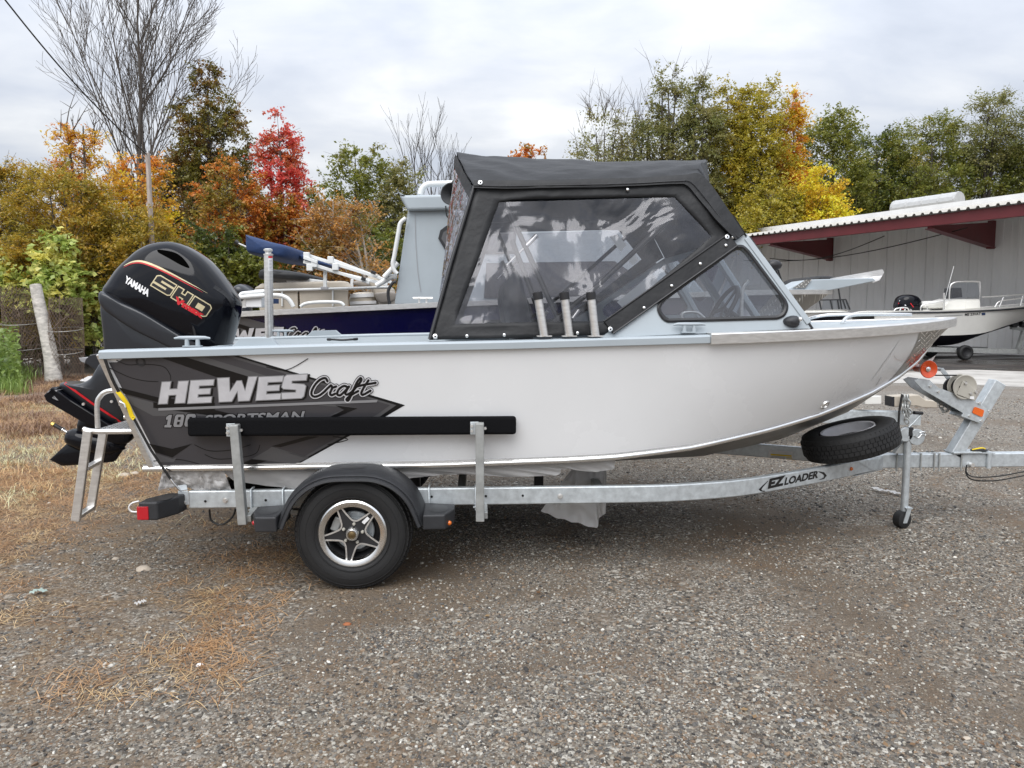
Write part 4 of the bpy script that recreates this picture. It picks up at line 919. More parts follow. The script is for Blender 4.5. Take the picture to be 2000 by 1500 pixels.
# tilted leg: mid housing, red stripe, ventilation plate, gearcase and skeg
leg = sp2([(130, 745), (155, 748), (176, 743), (190, 733), (200, 716), (215, 700), (260, 700), (275, 760), (268, 812), (240, 828), (216, 820), (172, 790), (128, 757)], 4)
mb = MB(); mb.puff(leg, 0, .12, 4, 8); lg = mb.build('leg_housing', M_mid, mot, smooth=60); lb = bvh_of(lg)
mb = MB(); lay(mb, ribbon([(127, 749), (150, 765), (182, 788), (212, 808), (236, 824)], 4.2), lb, .006); mb.build('red_stripe', M_red, lg)
pl = [PY(*p, 0) for p in [(107, 768), (123, 752), (160, 778), (236, 826), (222, 834), (186, 822), (134, 792), (112, 779)]]
mb = MB(); mb.prism([p + Vector((0, -.14, 0)) for p in pl], (0, .28, 0)); mb.build('ventilation_plate', M_cowl, mot, bevel=.008)
for poly in ([(91, 766), (98, 762), (112, 762), (108, 774)], [(99, 779), (105, 772), (118, 786), (113, 786)]):
    mb = MB(); mb.prism([PY(*p, -.14) for p in poly], (0, .28, 0)); mb.build('trim_fin', M_silver2, mot, bevel=.002)
mb = MB(); mb.prism([PY(*p, .25) for p in [(165, 704), (176, 693), (194, 690), (210, 722), (196, 730), (167, 710)]], (0, .2, 0)); mb.build('trim_bracket', M_mid, mot, bevel=.006)
mb = MB(); mb.prism([PY(*p, .25) for p in [(153, 699), (170, 699), (165, 709), (158, 706)]], (0, .2, 0)); mb.build('trim_fin', M_silver2, mot, bevel=.002)
st = sp2([(163, 808), (190, 822), (236, 838), (262, 838), (250, 866), (180, 866), (152, 840)], 3)
mb = MB(); mb.puff(st, 0, .06, 3, 6); mb.build('drive_strut', M_cowl, mot, smooth=60)
a, b = PY(131, 852, 0), PY(245, 876, 0); d_ = b - a
mb = MB(); mb.tube([a + d_ * t for t in (0, .02, .1, .3, .6, .8, .92, 1)], [.035, .05, .068, .085, .08, .06, .03, .004], 20); mb.build('gearcase', M_cowl, mot, smooth=60)
mb = MB(); mb.puff(sp2([(131, 866), (97, 898), (121, 910), (172, 907), (222, 902), (240, 880), (180, 868)], 1), 0, .022, 2, 4, ); mb.build('skeg', M_cowl, mot, smooth=40)
mb = MB(); mb.puff(sp2([(180, 840), (258, 838), (262, 846), (226, 900), (190, 902)], 1), 0, .03, 2, 4); mb.build('leading_edge', M_cowl, mot, smooth=40)
s0, s1 = PY(134, 846, 0), PY(101, 827, 0); mb = MB(); mb.tube([s0, s0.lerp(s1, .30)], .012, 10); mb.tube([s0.lerp(s1, .30), s0.lerp(s1, .36)], .02, 10); mb.build('propeller_shaft', M_bright, mot, smooth=40)
mb = MB(); mb.tube([s0.lerp(s1, .36), s0.lerp(s1, .85)], .014, 10); mb.build('shaft_spline', M_black, mot, smooth=40)
mb = MB(); mb.tube([s0.lerp(s1, .85), s1], [.018, .016], 8); mb.build('shaft_nut', M_brass, mot)
mb = MB(); mb.box((-1.37, 0, 1.05), (.16, .30, .52), Matrix.Rotation(.25, 3, 'Y')); mb.box((-1.36, -.17, 1.05), (.22, .03, .6), Matrix.Rotation(.25, 3, 'Y')); mb.build('clamp_bracket', M_mid, mot, bevel=.01)
for px, py in ((219, 784), (236, 790), (164, 789)):
    q = PY(px, py, -.14); mb = MB(); mb.cyl(q, q + Vector((0, -.012, 0)), .010, .010, 8); mb.build('bolt', M_alu, mot)
# ------------------------------------------------------------------ galvanised trailer
trl = thing('boat_trailer', 'galvanised single axle boat trailer carrying the white boat', 'trailer', (1.6, 0, 0))
ZR, HR = .4875, .105
rpath = spline([Vector(p) for p in [(-1.0, -.925, ZR), (-.4, -.925, ZR), (.4, -.925, ZR), (1.2, -.925, ZR), (1.75, -.92, ZR), (2.05, -.885, ZR), (2.4, -.79, ZR), (2.75, -.62, ZR), (3.1, -.43, ZR), (3.42, -.235, ZR), (3.74, -.045, ZR)]], 6)
rails = []
for sgn in (-1, 1):
    mb = MB(); secs = []
    for i, p in enumerate(rpath):
        t = (rpath[min(i + 1, len(rpath) - 1)] - rpath[max(i - 1, 0)]).normalized(); n = Vector((t.y, -t.x, 0)); q = Vector(p)
        s_ = [q + n * a + Vector((0, 0, b)) for a, b in ((.025, -HR / 2 + .006), (.025, HR / 2 - .006), (.019, HR / 2), (-.019, HR / 2), (-.025, HR / 2 - .006), (-.025, -HR / 2 + .006), (-.019, -HR / 2), (.019, -HR / 2))]
        secs.append([v if sgn == -1 else mirror(v) for v in s_])
    mb.loft(secs, closed=True, cap=True); rails.append(mb.build('frame_rail', M_galv, trl, smooth=35))
rbv = bvh_of(rails[0]); fbv = bvh_of(rails[1])
mb = MB(); mb.bar((3.40, 0, ZR + .004), (5.9, 0, ZR + .004), .085, .104); tongue = mb.build('tongue', M_galv, trl, bevel=.006); tbv = bvh_of(tongue)
for x, z in ((-.93, .47), (.62, .47), (1.5, .47)):
    w_ = .9 if x < 2 else .68; mb = MB(); mb.bar((x, -w_, z), (x, w_, z), .05, .07); mb.build('cross_member', M_galvd, trl, bevel=.004)
for sgn in (-1, 1):
    mb = MB(); mb.bar((-.95, sgn * .74, .53), (-.30, sgn * .74, .53), .09, .045); mb.build('bunk', M_carpet, trl, bevel=.006)
    mb = MB(); mb.prism([(3.45, sgn * .02, ZR + .058), (3.45, sgn * .24, ZR + .058), (3.78, sgn * .02, ZR + .058)], (0, 0, .006)); mb.prism([(3.45, sgn * .02, ZR - .058), (3.45, sgn * .24, ZR - .058), (3.78, sgn * .02, ZR - .058)], (0, 0, -.006)); mb.build('gusset', M_galv, trl)
mb = MB(); lay(mb, poly2([(1670, 898), (1742, 889.5), (1744, 914), (1704, 919)], 12), rbv, .004); mb.build('tongue_sleeve', M_galv, trl)
for px, py in ((1052, 938), (812, 942)):
    q = PY(px, py, .3); mb = MB(); mb.box((q.x, .3, .33), (.07, .07, .36)); mb.build('keel_support', M_black, trl, bevel=.006)
mb = MB(); mb.bar((0, -1.0, .335), (0, 1.0, .335), .06, .06); mb.build('axle', M_galvd, trl, bevel=.004)
for sgn in (-1, 1):
    mb = MB(); mb.bar((-.42, sgn * .90, .40), (0, sgn * .90, .36), .05, .03); mb.bar((0, sgn * .90, .36), (.42, sgn * .90, .40), .05, .03); mb.build('leaf_spring', M_galvd, trl, bevel=.003)
# ---- wheels
def tyre_mesh(R, W, rin):
    h = W / 2; return [(rin, -h * .72), (rin + .012, -h * .86), (rin + .03, -h * .96), ((R + rin) / 2, -h), (R - .035, -h * .96), (R - .014, -h * .82), (R - .004, -h * .6), (R, -h * .25), (R, h * .25), (R - .004, h * .6), (R - .014, h * .82), (R - .035, h * .96), ((R + rin) / 2, h), (rin + .03, h * .96), (rin + .012, h * .86), (rin, h * .72)]
def tread_blocks(c, ax, R, W, rows, nb, flip=1):
    ax = Vector(ax).normalized(); u = ax.orthogonal().normalized(); b = ax.cross(u); m_ = MB(); rw = W * .86 / rows
    for r in range(rows):
        hc = -W * .43 + rw * (r + .5); dr = .006 if abs(hc) < W * .33 else -.002
        for k in range(nb):
            a0 = 2 * math.pi * (k + (.5 if r % 2 else 0) + (.12 if rows > 3 else 0) * r) / nb; a1 = a0 + 2 * math.pi / nb * .84; q = []
            for rad in (R - .012, R + dr):
                for (a, hh) in ((a0, -1), (a1, -1), (a1, 1), (a0, 1)): q.append(Vector(c) + ax * (hc + hh * rw * .44) + (u * math.cos(a) + b * math.sin(a)) * (rad - (.008 if abs(hc + hh * rw * .44) > W * .38 else 0)))
            m_.add(q, [(4, 5, 6, 7), (0, 1, 5, 4), (1, 2, 6, 5), (2, 3, 7, 6), (3, 0, 4, 7)])
    return m_
def wheel(c, sgn, parent, label=None):
    c = Vector(c); ax = Vector((0, sgn, 0)); R, W, rin = .333, .20, .185
    mb = MB(); mb.lathe(c, ax, tyre_mesh(R, W, rin), 96); ty = mb.build('tyre', M_rub, parent, smooth=40)
    if label: ty['label'] = label
    tread_blocks(c, ax, R, W, 5, 64).build('tread', M_rub, ty, kind='stuff')
    mb = MB(); f = W / 2
    for r in (.215, .262, .300): mb.lathe(c + ax * f * (1.0 if r < .28 else .965), ax, [(r, -.004), (r + .0015, .0015), (r + .004, .0015), (r + .0055, -.004)], 96)
    mb.build('sidewall_ridge', M_rub, ty, smooth=60)
    mb = MB(); mb.lathe(c, ax, [(.160, f - .055), (.160, f - .012), (.172, f - .006), (.190, f - .004), (.199, f - .010), (.199, f - .022), (.190, f - .03), (.184, -f + .02)], 96); rm = mb.build('rim', M_bright, parent, smooth=30)
    mb = MB(); mb.lathe(c, ax, [(.158, f - .058), (.150, f - .075), (.140, -.02), (0, -.02)], 64); mb.build('rim_barrel', M_black, rm, smooth=40)
    mb = MB(); mb.lathe(c, ax, [(.05, .012), (.112, .012), (.116, .008), (.116, -.005)], 48); mb.lathe(c, ax, [(.05, .025), (.075, .022), (.08, .012)], 48); mb.build('brake_disc', M_galv, rm, smooth=40)
    mb = MB(); mb.box(c + ax * .02 + Vector((-.098, 0, .045)), (.05, .05, .085), Matrix.Rotation(.4, 3, 'Y')); mb.build('brake_caliper', M_galvd, rm, bevel=.008)
    # five pointed star of spokes
    star = []; edge_ = []
    for k in range(5):
        a = math.radians(117 - 72 * k); P_ = lambda r, t: c + Vector((math.cos(t), 0, math.sin(t))) * r
        star += [(.161, a + .095), (.161, a - .095)]; am = a - math.radians(36)
        for t in (.25, .5, .75): pass
        e = [(.161, a - .085), (.128, a - .15), (.098, a - .27), (.080, a - .42), (.074, am), (.080, am - .21), (.098, am - .36), (.128, am - .478), (.161, am - .543)]
        star += e[1:-1]; edge_.append(e)
    pol = [P_(r, t) + ax * (f - .030) for r, t in star]
    mb = MB(); mb.prism(pol, -ax * .028); sk = mb.build('spoke_star', M_black, rm, bevel=.002)
    for e in edge_:
        q = [v.to_tuple() for v in spline([P_(r, t) + ax * (f - .0265) for r, t in e], 3)]
        mb = MB(); secs = []
        for i, p in enumerate(q):
            p = Vector(p); t = (Vector(q[min(i + 1, len(q) - 1)]) - Vector(q[max(i - 1, 0)])).normalized(); n = t.cross(ax).normalized()
            secs.append([p + n * -.0045, p + n * .0045 , p + n * .0045 - ax * .006, p - n * .0045 - ax * .006])
        mb.loft(secs, closed=True, cap=True); mb.build('spoke_edge', M_alu, sk, smooth=40)
    mb = MB(); mb.lathe(c, ax, [(.040, f - .032), (.036, f + .004), (.030, f + .010), (.024, f + .010), (.022, f + .004), (0, f + .003)], 32); mb.build('hub_cap', M_bright, rm, smooth=40)
    mb = MB(); mb.lathe(c + ax * (f + .005), ax, [(.0215, 0), (.018, .003), (0, .004)], 24); mb.build('hub_plug', M_bronze, rm, smooth=40)
    for k in range(5):
        a = math.radians(117 - 72 * k - 36 + 36); q = c + Vector((math.cos(a + .63), 0, math.sin(a + .63))) * .057 + ax * (f - .032); mb = MB(); mb.lathe(q, ax, [(.010, 0), (.010, .014), (.007, .019), (0, .020)], 6); mb.build('lug_nut', M_winch, rm)
    return rm
rm0 = wheel((0, -1.09, .333), -1, trl); wheel((0, 1.09, .333), 1, trl)
mb = MB(); rq = [(-2, 0), (2, 0), (2, 0)]; a_ = math.radians(45)
q0 = Vector((0, -1.09, .333)) + Vector((math.cos(a_), 0, math.sin(a_))) * .108 + Vector((0, -.0765, 0)); mb.box(q0, (.046, .002, .020), Matrix.Rotation(-a_, 3, 'Y')); mb.build('sticker', M_whitep, rm0)
# ---- fenders with tread steps and marker lamps
fpath = [(-.425, .40), (-.405, .45), (-.365, .535), (-.315, .60), (-.25, .652), (-.18, .684), (-.107, .700), (0, .703), (.11, .700), (.182, .684), (.252, .652), (.317, .60), (.367, .535), (.405, .45), (.425, .40)]
fps = spline([Vector((a, 0, b)) for a, b in fpath], 4)
for sgn in (-1, 1):
    mb = MB(); secs = []
    for i, p in enumerate(fps):
        t = (fps[min(i + 1, len(fps) - 1)] - fps[max(i - 1, 0)]).normalized(); n = Vector((-t.z, 0, t.x))
        secs.append([p + Vector((0, sgn * y, 0)) + n * o for y, o in ((.96, .0), (1.05, .003), (1.155, .003), (1.172, -.003), (1.188, -.003), (1.20, -.010), (1.218, -.012), (1.228, -.020), (1.226, -.026), (1.240, -.031), (1.244, -.046), (1.236, -.052), (1.226, -.048), (1.218, -.026), (1.19, -.016), (1.1, -.010), (.96, -.010))])
    mb.loft(secs, closed=True, cap=True); fd = mb.build('fender', M_step, trl, smooth=35)
    mb = MB(); mb.puff([(.075 * math.cos(k * .3927), .0) for k in range(16)], 0, .01) if False else mb.lathe((0, sgn * 1.08, .7065), (0, 0, 1), [(.0, .003), (.068, .003), (.075, 0)], 32); mb.build('step_pad', M_black, fd, smooth=30)
    for x0, x1, x2, nm_, ml in ((-.40, -.53, -.575, 'marker_lamp', M_redlens), (.40, .535, .585, 'marker_lamp', M_amber)):
        z0, z1 = .370, .458; s = 1 if x1 > 0 else -1
        plan = [(x0, .96), (x2, 1.0), (x2, 1.12), (x1, 1.245), (x0 + s * .01, 1.25)]
        mb = MB(); mb.prism([(x, sgn * y, z0) for x, y in plan], (0, 0, z1 - z0)); sb = mb.build('fender_step', M_step, fd, bevel=.010, segs=3)
        mb = MB(); ov = [Vector(((x0 + x2) / 2 + .055 * math.cos(k * .3), sgn * 1.11 + .085 * math.sin(k * .3), z1 + .0015)) for k in range(21)]; mb.add(ov, [tuple(range(21))]); mb.build('step_pad', M_black, sb)
        mb = MB(); mb.lathe((x2 - s * .012 if ml is M_redlens else x2 - s * .03, sgn * (1.135 if ml is M_redlens else 1.19), .395), (s * .6, sgn * .8, 0), [(.014, 0), (.013, .010), (.007, .015), (0, .016)], 16); mb.build(nm_, ml, sb, smooth=50)
# ---- tail lamps
for sgn in (-1, 1):
    plan = [(-1.02, .93), (-1.03, 1.03), (-1.10, 1.16), (-1.205, 1.16), (-1.205, 1.06), (-1.13, .93)]
    mb = MB(); mb.prism([(x, sgn * y, .424) for x, y in plan], (0, 0, .104)); tl = mb.build('tail_lamp', M_step, trl, bevel=.010, segs=3)
    mb = MB(); mb.add([Vector((-1.105 + .05 * math.cos(k * .3), sgn * 1.06 + .07 * math.sin(k * .3), .5295)) for k in range(21)], [tuple(range(21))]); mb.build('step_pad', M_black, tl)
    mb = MB(); mb.prism([(-1.148, sgn * 1.10, .430), (-1.148, sgn * 1.166, .430), (-1.210, sgn * 1.166, .430), (-1.216, sgn * 1.155, .430), (-1.216, sgn * 1.06, .430)], (0, 0, .075)); mb.build('lamp_lens', M_redlens, tl, bevel=.004)
# ---- guide posts and carpeted guide boards
for sgn in (-1, 1):
    T = (lambda v: v) if sgn == -1 else mirror
    mb = MB(); mb.bar(T(Vector((-.945, -1.062, .945))), T(Vector((.95, -1.062, .942))), .045, .108); mb.build('guide_board', M_carpet, trl, bevel=.018, segs=3)
    for x0, x1 in ((-.665, -.645), (.735, .735)):
        a, b = Vector((x0, -1.112, .965)), Vector((x1, -1.085, .375)); mb = MB(); mb.bar(T(a), T(b), .05, .05, (0, 1, 0)); gp = mb.build('guide_post', M_galvd, trl, bevel=.005)
        mb = MB(); mb.box(T(Vector((x0 - .03, -1.089, .93))), (.05, .008, .075)); mb.build('post_plate', M_galv, gp, bevel=.002)
        for dx, dz in ((-.046, .945), (-.046, .915), (.032, .93)):
            p = T(Vector((x0 + dx, -1.094, dz))); mb = MB(); mb.cyl(p, p + Vector((0, sgn * .010, 0)), .009, .009, 6); mb.build('bolt', M_alu, gp)
        mb = MB(); mb.bar(T(Vector((x1 + .03, -1.085, .405))), T(Vector((x1 + .03, -.90, .425))), .03, .04); mb.build('post_arm', M_galvd, gp, bevel=.003)
# ---- bolts, holes and U-bolts along the near rail
YF = -.9515
for px, py in ((360, 980), (440, 977), (1094, 969)):
    q = PY(px, py, YF); mb = MB(); mb.cyl(q, q + Vector((0, -.004, 0)), .016, .016, 16); mb.cyl(q + Vector((0, -.004, 0)), q + Vector((0, -.014, 0)), .011, .011, 6); mb.build('bolt', M_alu, trl)
for px, py in ((401, 979), (519, 977), (843, 970), (949, 969), (1021, 968)):
    q = PY(px, py, YF); mb = MB(); mb.cyl(q + Vector((0, -.0006, 0)), q + Vector((0, -.0015, 0)), .0075, .0075, 14); mb.build('bolt_hole', M_ink, trl)
q = PY(359, 972, YF); mb = MB(); mb.box(q + Vector((0, -.003, 0)), (.062, .006, .085)); mb.bar(q + Vector((-.0, -.004, .045)), q + Vector((-.01, .01, .075)), .05, .006); mb.build('strap_bracket', M_galv, trl, bevel=.002)
for px in (491, 553, 838, 929):
    x = PY(px, 975, YF).x; mb = MB(); mb.tube([(x, YF - .007, ZR - HR / 2 - .03), (x, YF - .007, ZR + HR / 2 + .002), (x, YF + .0, ZR + HR / 2 + .008), (x, YF + .06, ZR + HR / 2 + .008)], .006, 8)
    mb.box((x, YF + .02, ZR - HR / 2 - .010), (.03, .07, .006)); mb.build('u_bolt', M_galv, trl, smooth=50)
YT = -.0435
for px in (1751, 1775, 1798, 1824, 1834, 1877):
    x = PY(px, 900, YT).x; mb = MB(); mb.tube([(x, YT - .006, ZR - .072), (x, YT - .006, ZR + .062), (x, -YT + .006, ZR + .062), (x, -YT + .006, ZR - .072)], .006, 8); mb.build('u_bolt', M_galvd, trl, smooth=50)
# ---- maker's lettering, label and marker lamp on the curved rail
mb = MB(); lay(mb, text2('EZ', (1499, 955), (31, -7), (4, -20), .06), rbv, .0015); lay(mb, text2('LOADER', (1531, 948), (66, -14.5), (3.5, -15.5), .04), rbv, .0015)
lay(mb, ribbon([(1500, 943 - 4), (1489, 950), (1484, 956), (1488, 960), (1494, 959)], lambda t: 1 + 6 * math.sin(math.pi * t) ** 1.5 * (t + .2)), rbv, .0015); lay(mb, ribbon([(1598, 921), (1608, 924), (1612, 929), (1609, 934), (1600, 937)], lambda t: 1 + 6 * math.sin(math.pi * t) ** 1.5 * (1.2 - t)), rbv, .0015)
mb.build('lettering', M_ink, trl)
mb = MB(); lay(mb, poly2([(1501, 878), (1548, 882), (1548, 902), (1501, 898)], 12), fbv, .002, 0); lay(mb, poly2([(1505, 886), (1546, 889), (1546, 892), (1505, 889)], 12), fbv, .003, 1); lay(mb, poly2([(1536, 893), (1547, 894), (1547, 901), (1536, 900)], 12), fbv, .003, 1)
for k in range(4): lay(mb, poly2([(1505, 890.5 + 2.4 * k), (1533, 892.5 + 2.4 * k), (1533, 893.3 + 2.4 * k), (1505, 891.3 + 2.4 * k)], 12), fbv, .003, 2)
mb.build('load_label', [M_whitep, M_yellow, M_silver2], trl)
h_ = rbv.ray_cast(CAM, ray(1662, 915.5).normalized()); nn = h_[1] if h_[1].y < 0 else -h_[1]; mb = MB(); mb.lathe(h_[0], nn, [(.014, 0), (.013, .008), (.007, .013), (0, .014)], 16); mb.build('marker_lamp', M_amber, trl, smooth=50)
# ---- tongue jack
jp = PY(1771, 900, -.11); mb = MB(); mb.cyl((jp.x, -.11, .12), (jp.x, -.11, .70), .026, .026, 20); mb.cyl((jp.x, -.11, .10), (jp.x, -.11, .22), .021, .021, 16); jk = mb.build('jack_tube', M_galv, trl, smooth=40)
mb = MB(); mb.cyl((jp.x, -.11, .70), (jp.x, -.11, .76), .034, .034, 16); mb.build('jack_head', M_black, jk, smooth=40)
c = PY(1770, 903, -.11); ja = PY(1784, 826, -.11); jb = PY(1801, 807, -.11); jc = PY(1785, 806, -.13)
mb = MB(); mb.tube([Vector((jp.x, -.11, .76)), ja + Vector((.0, 0, .0)), jb], .008, 8); mb.build('crank', M_galv, jk, smooth=50)
mb = MB(); mb.tube([jb, jc], .013, 10); mb.build('crank_grip', M_black, jk, smooth=50)
for px, py, r in ((1767, 848, .052), (1788, 853, .060)):
    q = PY(px, py, -.12); mb = MB(); mb.cyl(q, q + Vector((0, -.02, 0)), r, r, 28); mb.build('pivot_disc', M_galv, jk, smooth=40, bevel=.002)
mb = MB(); mb.prism([PY(*p, -.10) for p in [(1748, 886), (1765, 862), (1780, 866), (1776, 886)]], (0, .05, 0)); mb.build('jack_bracket', M_galvd, jk, bevel=.003)
mb = MB(); mb.tube(spline([PY(1786, 850, -.15), PY(1793, 855, -.15), PY(1800, 848, -.15), PY(1808, 850, -.15), PY(1806, 843, -.15), PY(1796, 845, -.15)], 4), .004, 6); mb.build('retaining_clip', M_bright, jk, smooth=60)
wz = .066; mb = MB(); mb.lathe((jp.x - .015, -.11, wz), (.35, -1, 0), [(.012, -.035), (.05, -.035), (.064, -.028), (.066, 0), (.064, .028), (.05, .035), (.012, .035)], 28); jw = mb.build('jack_wheel', M_rub, jk, smooth=40)
mb = MB(); mb.prism([(jp.x - .03, -.155, wz - .02), (jp.x + .0, -.155, wz - .02), (jp.x + .03, -.155, wz + .09), (jp.x + .0, -.155, wz + .10)], (0, .006, 0)); mb.box((jp.x + .012, -.115, wz + .092), (.05, .085, .008)); mb.build('wheel_fork', M_galv, jk)
# ---- winch stand, bow roller and winch
p0, p1 = PY(1861, 889, 0), PY(1948, 746, 0); mb = MB(); mb.bar(p0, p1, .095, .085, (0, 1, 0)); ws = mb.build('winch_post', M_galv, trl, bevel=.006)
mb = MB(); mb.box((PY(1880, 885, 0).x, 0, ZR + .066), (.22, .13, .012)); mb.build('post_foot', M_galv, ws, bevel=.003)
arm = [(1785, 744), (1795, 739), (1815, 742), (1832, 757), (1912, 786), (1927, 799), (1921, 824), (1906, 822), (1872, 802), (1800, 760)]
for y in (-.075, .068):
    mb = MB(); mb.prism([PY(a, b, -.07) + Vector((0, y + .07, 0)) for a, b in arm], (0, .007, 0)); mb.build('winch_arm', M_galv, trl, bevel=.002)
mb = MB(); a, b = PY(1822, 757, 0), PY(1910, 796, 0); mb.bar(a, b, .13, .01); mb.build('arm_web', M_galv, trl)
rc_ = PY(1811, 721, -.075); mb = MB(); mb.lathe((rc_.x, 0, rc_.z), (0, -1, 0), [(0, .080), (.012, .080), (.03, .086), (.062, .100), (.066, .095), (.05, .06), (.035, .03), (.03, 0), (.03, -.06), (0, -.06)], 36); br = mb.build('bow_roller', M_roller, trl, smooth=40)
mb = MB(); mb.lathe((rc_.x, -.08, rc_.z), (0, -1, 0), [(.018, 0), (.018, .010), (.010, .012), (.010, .024), (0, .025)], 12); mb.build('roller_bolt', M_bright, br, smooth=30)
wc = PY(1879, 755, -.06); mb = MB()
for y in (-.085, -.015): mb.lathe((wc.x, y, wc.z), (0, -1, 0), [(0, .004), (.070, .004), (.086, .012), (.092, .010), (.088, .0), (.07, -.004), (0, -.004)], 40)
wn_ = mb.build('winch_drum', M_winch, trl, smooth=40)
mb = MB(); mb.cyl((wc.x, -.085, wc.z), (wc.x, -.015, wc.z), .058, .058, 28); mb.build('winch_strap', M_strap, wn_, smooth=40)
mb = MB(); mb.lathe((wc.x - .03, .0, wc.z - .01), (0, -1, 0), [(0, .006), (.075, .006), (.075, -.006), (0, -.006)], 44); mb.build('winch_gear', M_black, wn_, smooth=30)
for k, (dx, dz) in enumerate(((-.035, .0), (.005, .035), (-.01, -.03))):
    mb = MB(); mb.cyl((wc.x + dx, -.0905, wc.z + dz), (wc.x + dx, -.0915, wc.z + dz), .009, .009, 12); mb.build('drum_hole', M_ink, wn_)
mb = MB(); mb.prism([PY(*p, -.10) for p in [(1869, 770), (1881, 744), (1887, 745), (1908, 764), (1904, 783)]], (0, .006, 0)); wp = mb.build('winch_plate', M_winch, trl, bevel=.002)
mb = MB(); mb.prism([PY(*p, -.103) for p in [(1895, 774), (1902, 774), (1903, 780), (1894, 779)]], (0, .001, 0)); mb.build('sticker', M_whitep, wp)
for px, py in ((1885, 748), (1895, 768), (1905, 765), (1816, 754), (1832, 765), (1893, 812), (1916, 822), (1912, 787), (1931, 803)):
    q = PY(px, py, -.10 if px in (1885, 1895, 1905) else -.075); mb = MB(); mb.cyl(q, q + Vector((0, -.012, 0)), .010, .010, 6); mb.build('bolt', M_alu, trl)
mb = MB(); mb.bar(PY(1839, 721, .03), PY(1855, 742, .03), .03, .008, (0, 1, 0)); mb.tube([PY(1840, 722, .03), PY(1822, 720, .10)], .012, 8); mb.build('winch_handle', M_galv, trl, smooth=40)
mb = MB(); mb.tube([PY(1868, 733, -.05), PY(1820, 733, -.05)], .006, 6); mb.build('winch_strap', M_strap, trl, smooth=40)
mb = MB(); mb.prism([p for p in rounded([PY(*p, -.078) for p in [(1903, 794), (1922, 801), (1918, 815), (1898, 806)]], .012, 3)], (0, -.004, 0)); mb.build('reflector', M_orange, trl)
mb = MB(); mb.prism([PY(*p, -.078) for p in [(1882, 806), (1920, 820), (1918, 828), (1878, 813)]], (0, .15, 0)); mb.build('arm_clamp', M_galv, trl, bevel=.003)
# ---- coupling end details and cables
x = PY(1930, 898, YT).x; mb = MB(); mb.cyl((x, -.052, ZR - .055), (x, -.052, ZR + .058), .018, .018, 16); mb.box((x - .04, 0, ZR + .062), (.16, .12, .008)); mb.build('swing_hinge', M_galv, trl, smooth=40)
mb = MB(); mb.puff([(x - .05 + .07 * math.cos(k * .42), ZR + .078 + .012 * math.sin(k * .42)) for k in range(15)], -.01, .03, 2.5, 4); mb.build('wiring_plug', M_black, trl, smooth=50)
mb = MB(); mb.tube(spline([(x - .12, -.03, ZR + .085), (x - .06, -.045, ZR + .1), (x - .02, -.03, ZR + .09)], 5), .005, 6); mb.build('yellow_cord', M_yellow, trl, smooth=60)
q = PY(1895, 907, YT); mb = MB(); mb.cyl(q, q + Vector((0, -.03, 0)), .016, .016, 14); mb.build('bolt', M_alu, trl)
for k, dz in enumerate((0, .02)):
    mb = MB(); mb.tube(spline([q + Vector((-.04, -.02, 0)), PY(1887, 925 - k * 4, -.08), PY(1900, 937 - k * 6, -.1), PY(1940, 939 - k * 8, -.1), PY(1985, 932 - k * 8, -.08), PY(2040, 920 - k * 8, -.06)], 6), .005, 6); mb.build('brake_hose', M_cable, trl, smooth=60)
mb = MB(); mb.tube(spline([PY(409, 995, -.90), PY(412, 1015, -.90), PY(425, 1024, -.90), PY(440, 1022, -.90), PY(455, 1008, -.90), PY(460, 994, -.90)], 5), .006, 6); mb.build('brake_hose', M_cable, trl, smooth=60)
mb = MB(); mb.tube(spline([PY(272, 979, -1.06), PY(258, 983, -1.06), PY(252, 992, -1.06), PY(257, 999, -1.06), PY(268, 1000, -1.06)], 5), .006, 6); mb.build('lamp_wire', M_whitetube, trl, smooth=60)
# ---- spare wheel lying on the front of the frame
sc = PY(1660, 858, -.30); ax = Vector((-.27, .05, .96)).normalized()
mb = MB(); mb.lathe(sc, ax, tyre_mesh(.322, .185, .185), 96); sp = mb.build('spare_tyre', M_rub, trl, smooth=40)
tread_blocks(sc, ax, .322, .185, 5, 58).build('tread', M_rub, sp, kind='stuff')
mb = MB(); mb.lathe(sc, ax, [(.186, .055), (.182, .082), (.172, .076), (.166, .01)], 48); mb.lathe(sc, ax, [(.166, .01), (.10, -.04), (.05, -.02), (0, -.02)], 48, 1); mb.build('spare_rim', [M_silver, M_black], sp, smooth=40)  # rim floor coloured black to paint the shade of its recess
# ------------------------------------------------------------------ tie-down strap and torn plastic wrap
tie = thing('tie_down_strap', 'black tie-down strap with bright yellow sleeve from stern corner to trailer rail', 'strap', (-1.2, -1.0, .54))
def strip(pts, wd, m, name, par, nrm=Vector((0, -1, 0))):
    mb = MB(); secs = []
    for i, p in enumerate(pts):
        t = (pts[min(i + 1, len(pts) - 1)] - pts[max(i - 1, 0)]).normalized(); n = t.cross(nrm).normalized(); secs.append([p + n * wd / 2, p - n * wd / 2, p - n * wd / 2 - nrm * .004, p + n * wd / 2 - nrm * .004])
    mb.loft(secs, closed=True, cap=True); return mb.build(name, m, par, smooth=40)
strip(spline([PY(204, 700, -1.16), PY(218, 738, -1.13), PY(232, 766, -1.10)], 4), .016, M_strap, 'webbing', tie)
strip(spline([PY(229, 764, -1.10), PY(238, 775, -1.10), PY(250, 793, -1.09), PY(257, 812, -1.08), PY(262, 818, -1.08)], 4), .024, M_yellow, 'sleeve', tie)
strip([PY(260, 815, -1.08), PY(295, 880, -1.03), PY(333, 936, -.985)], .014, M_strap, 'webbing', tie)
mb = MB(); mb.tube(spline([PY(333, 934, -.98), PY(338, 942, -.98), PY(345, 950, -.975), PY(351, 957, -.97)], 4), .006, 8); mb.build('hook', M_bright, tie, smooth=50)
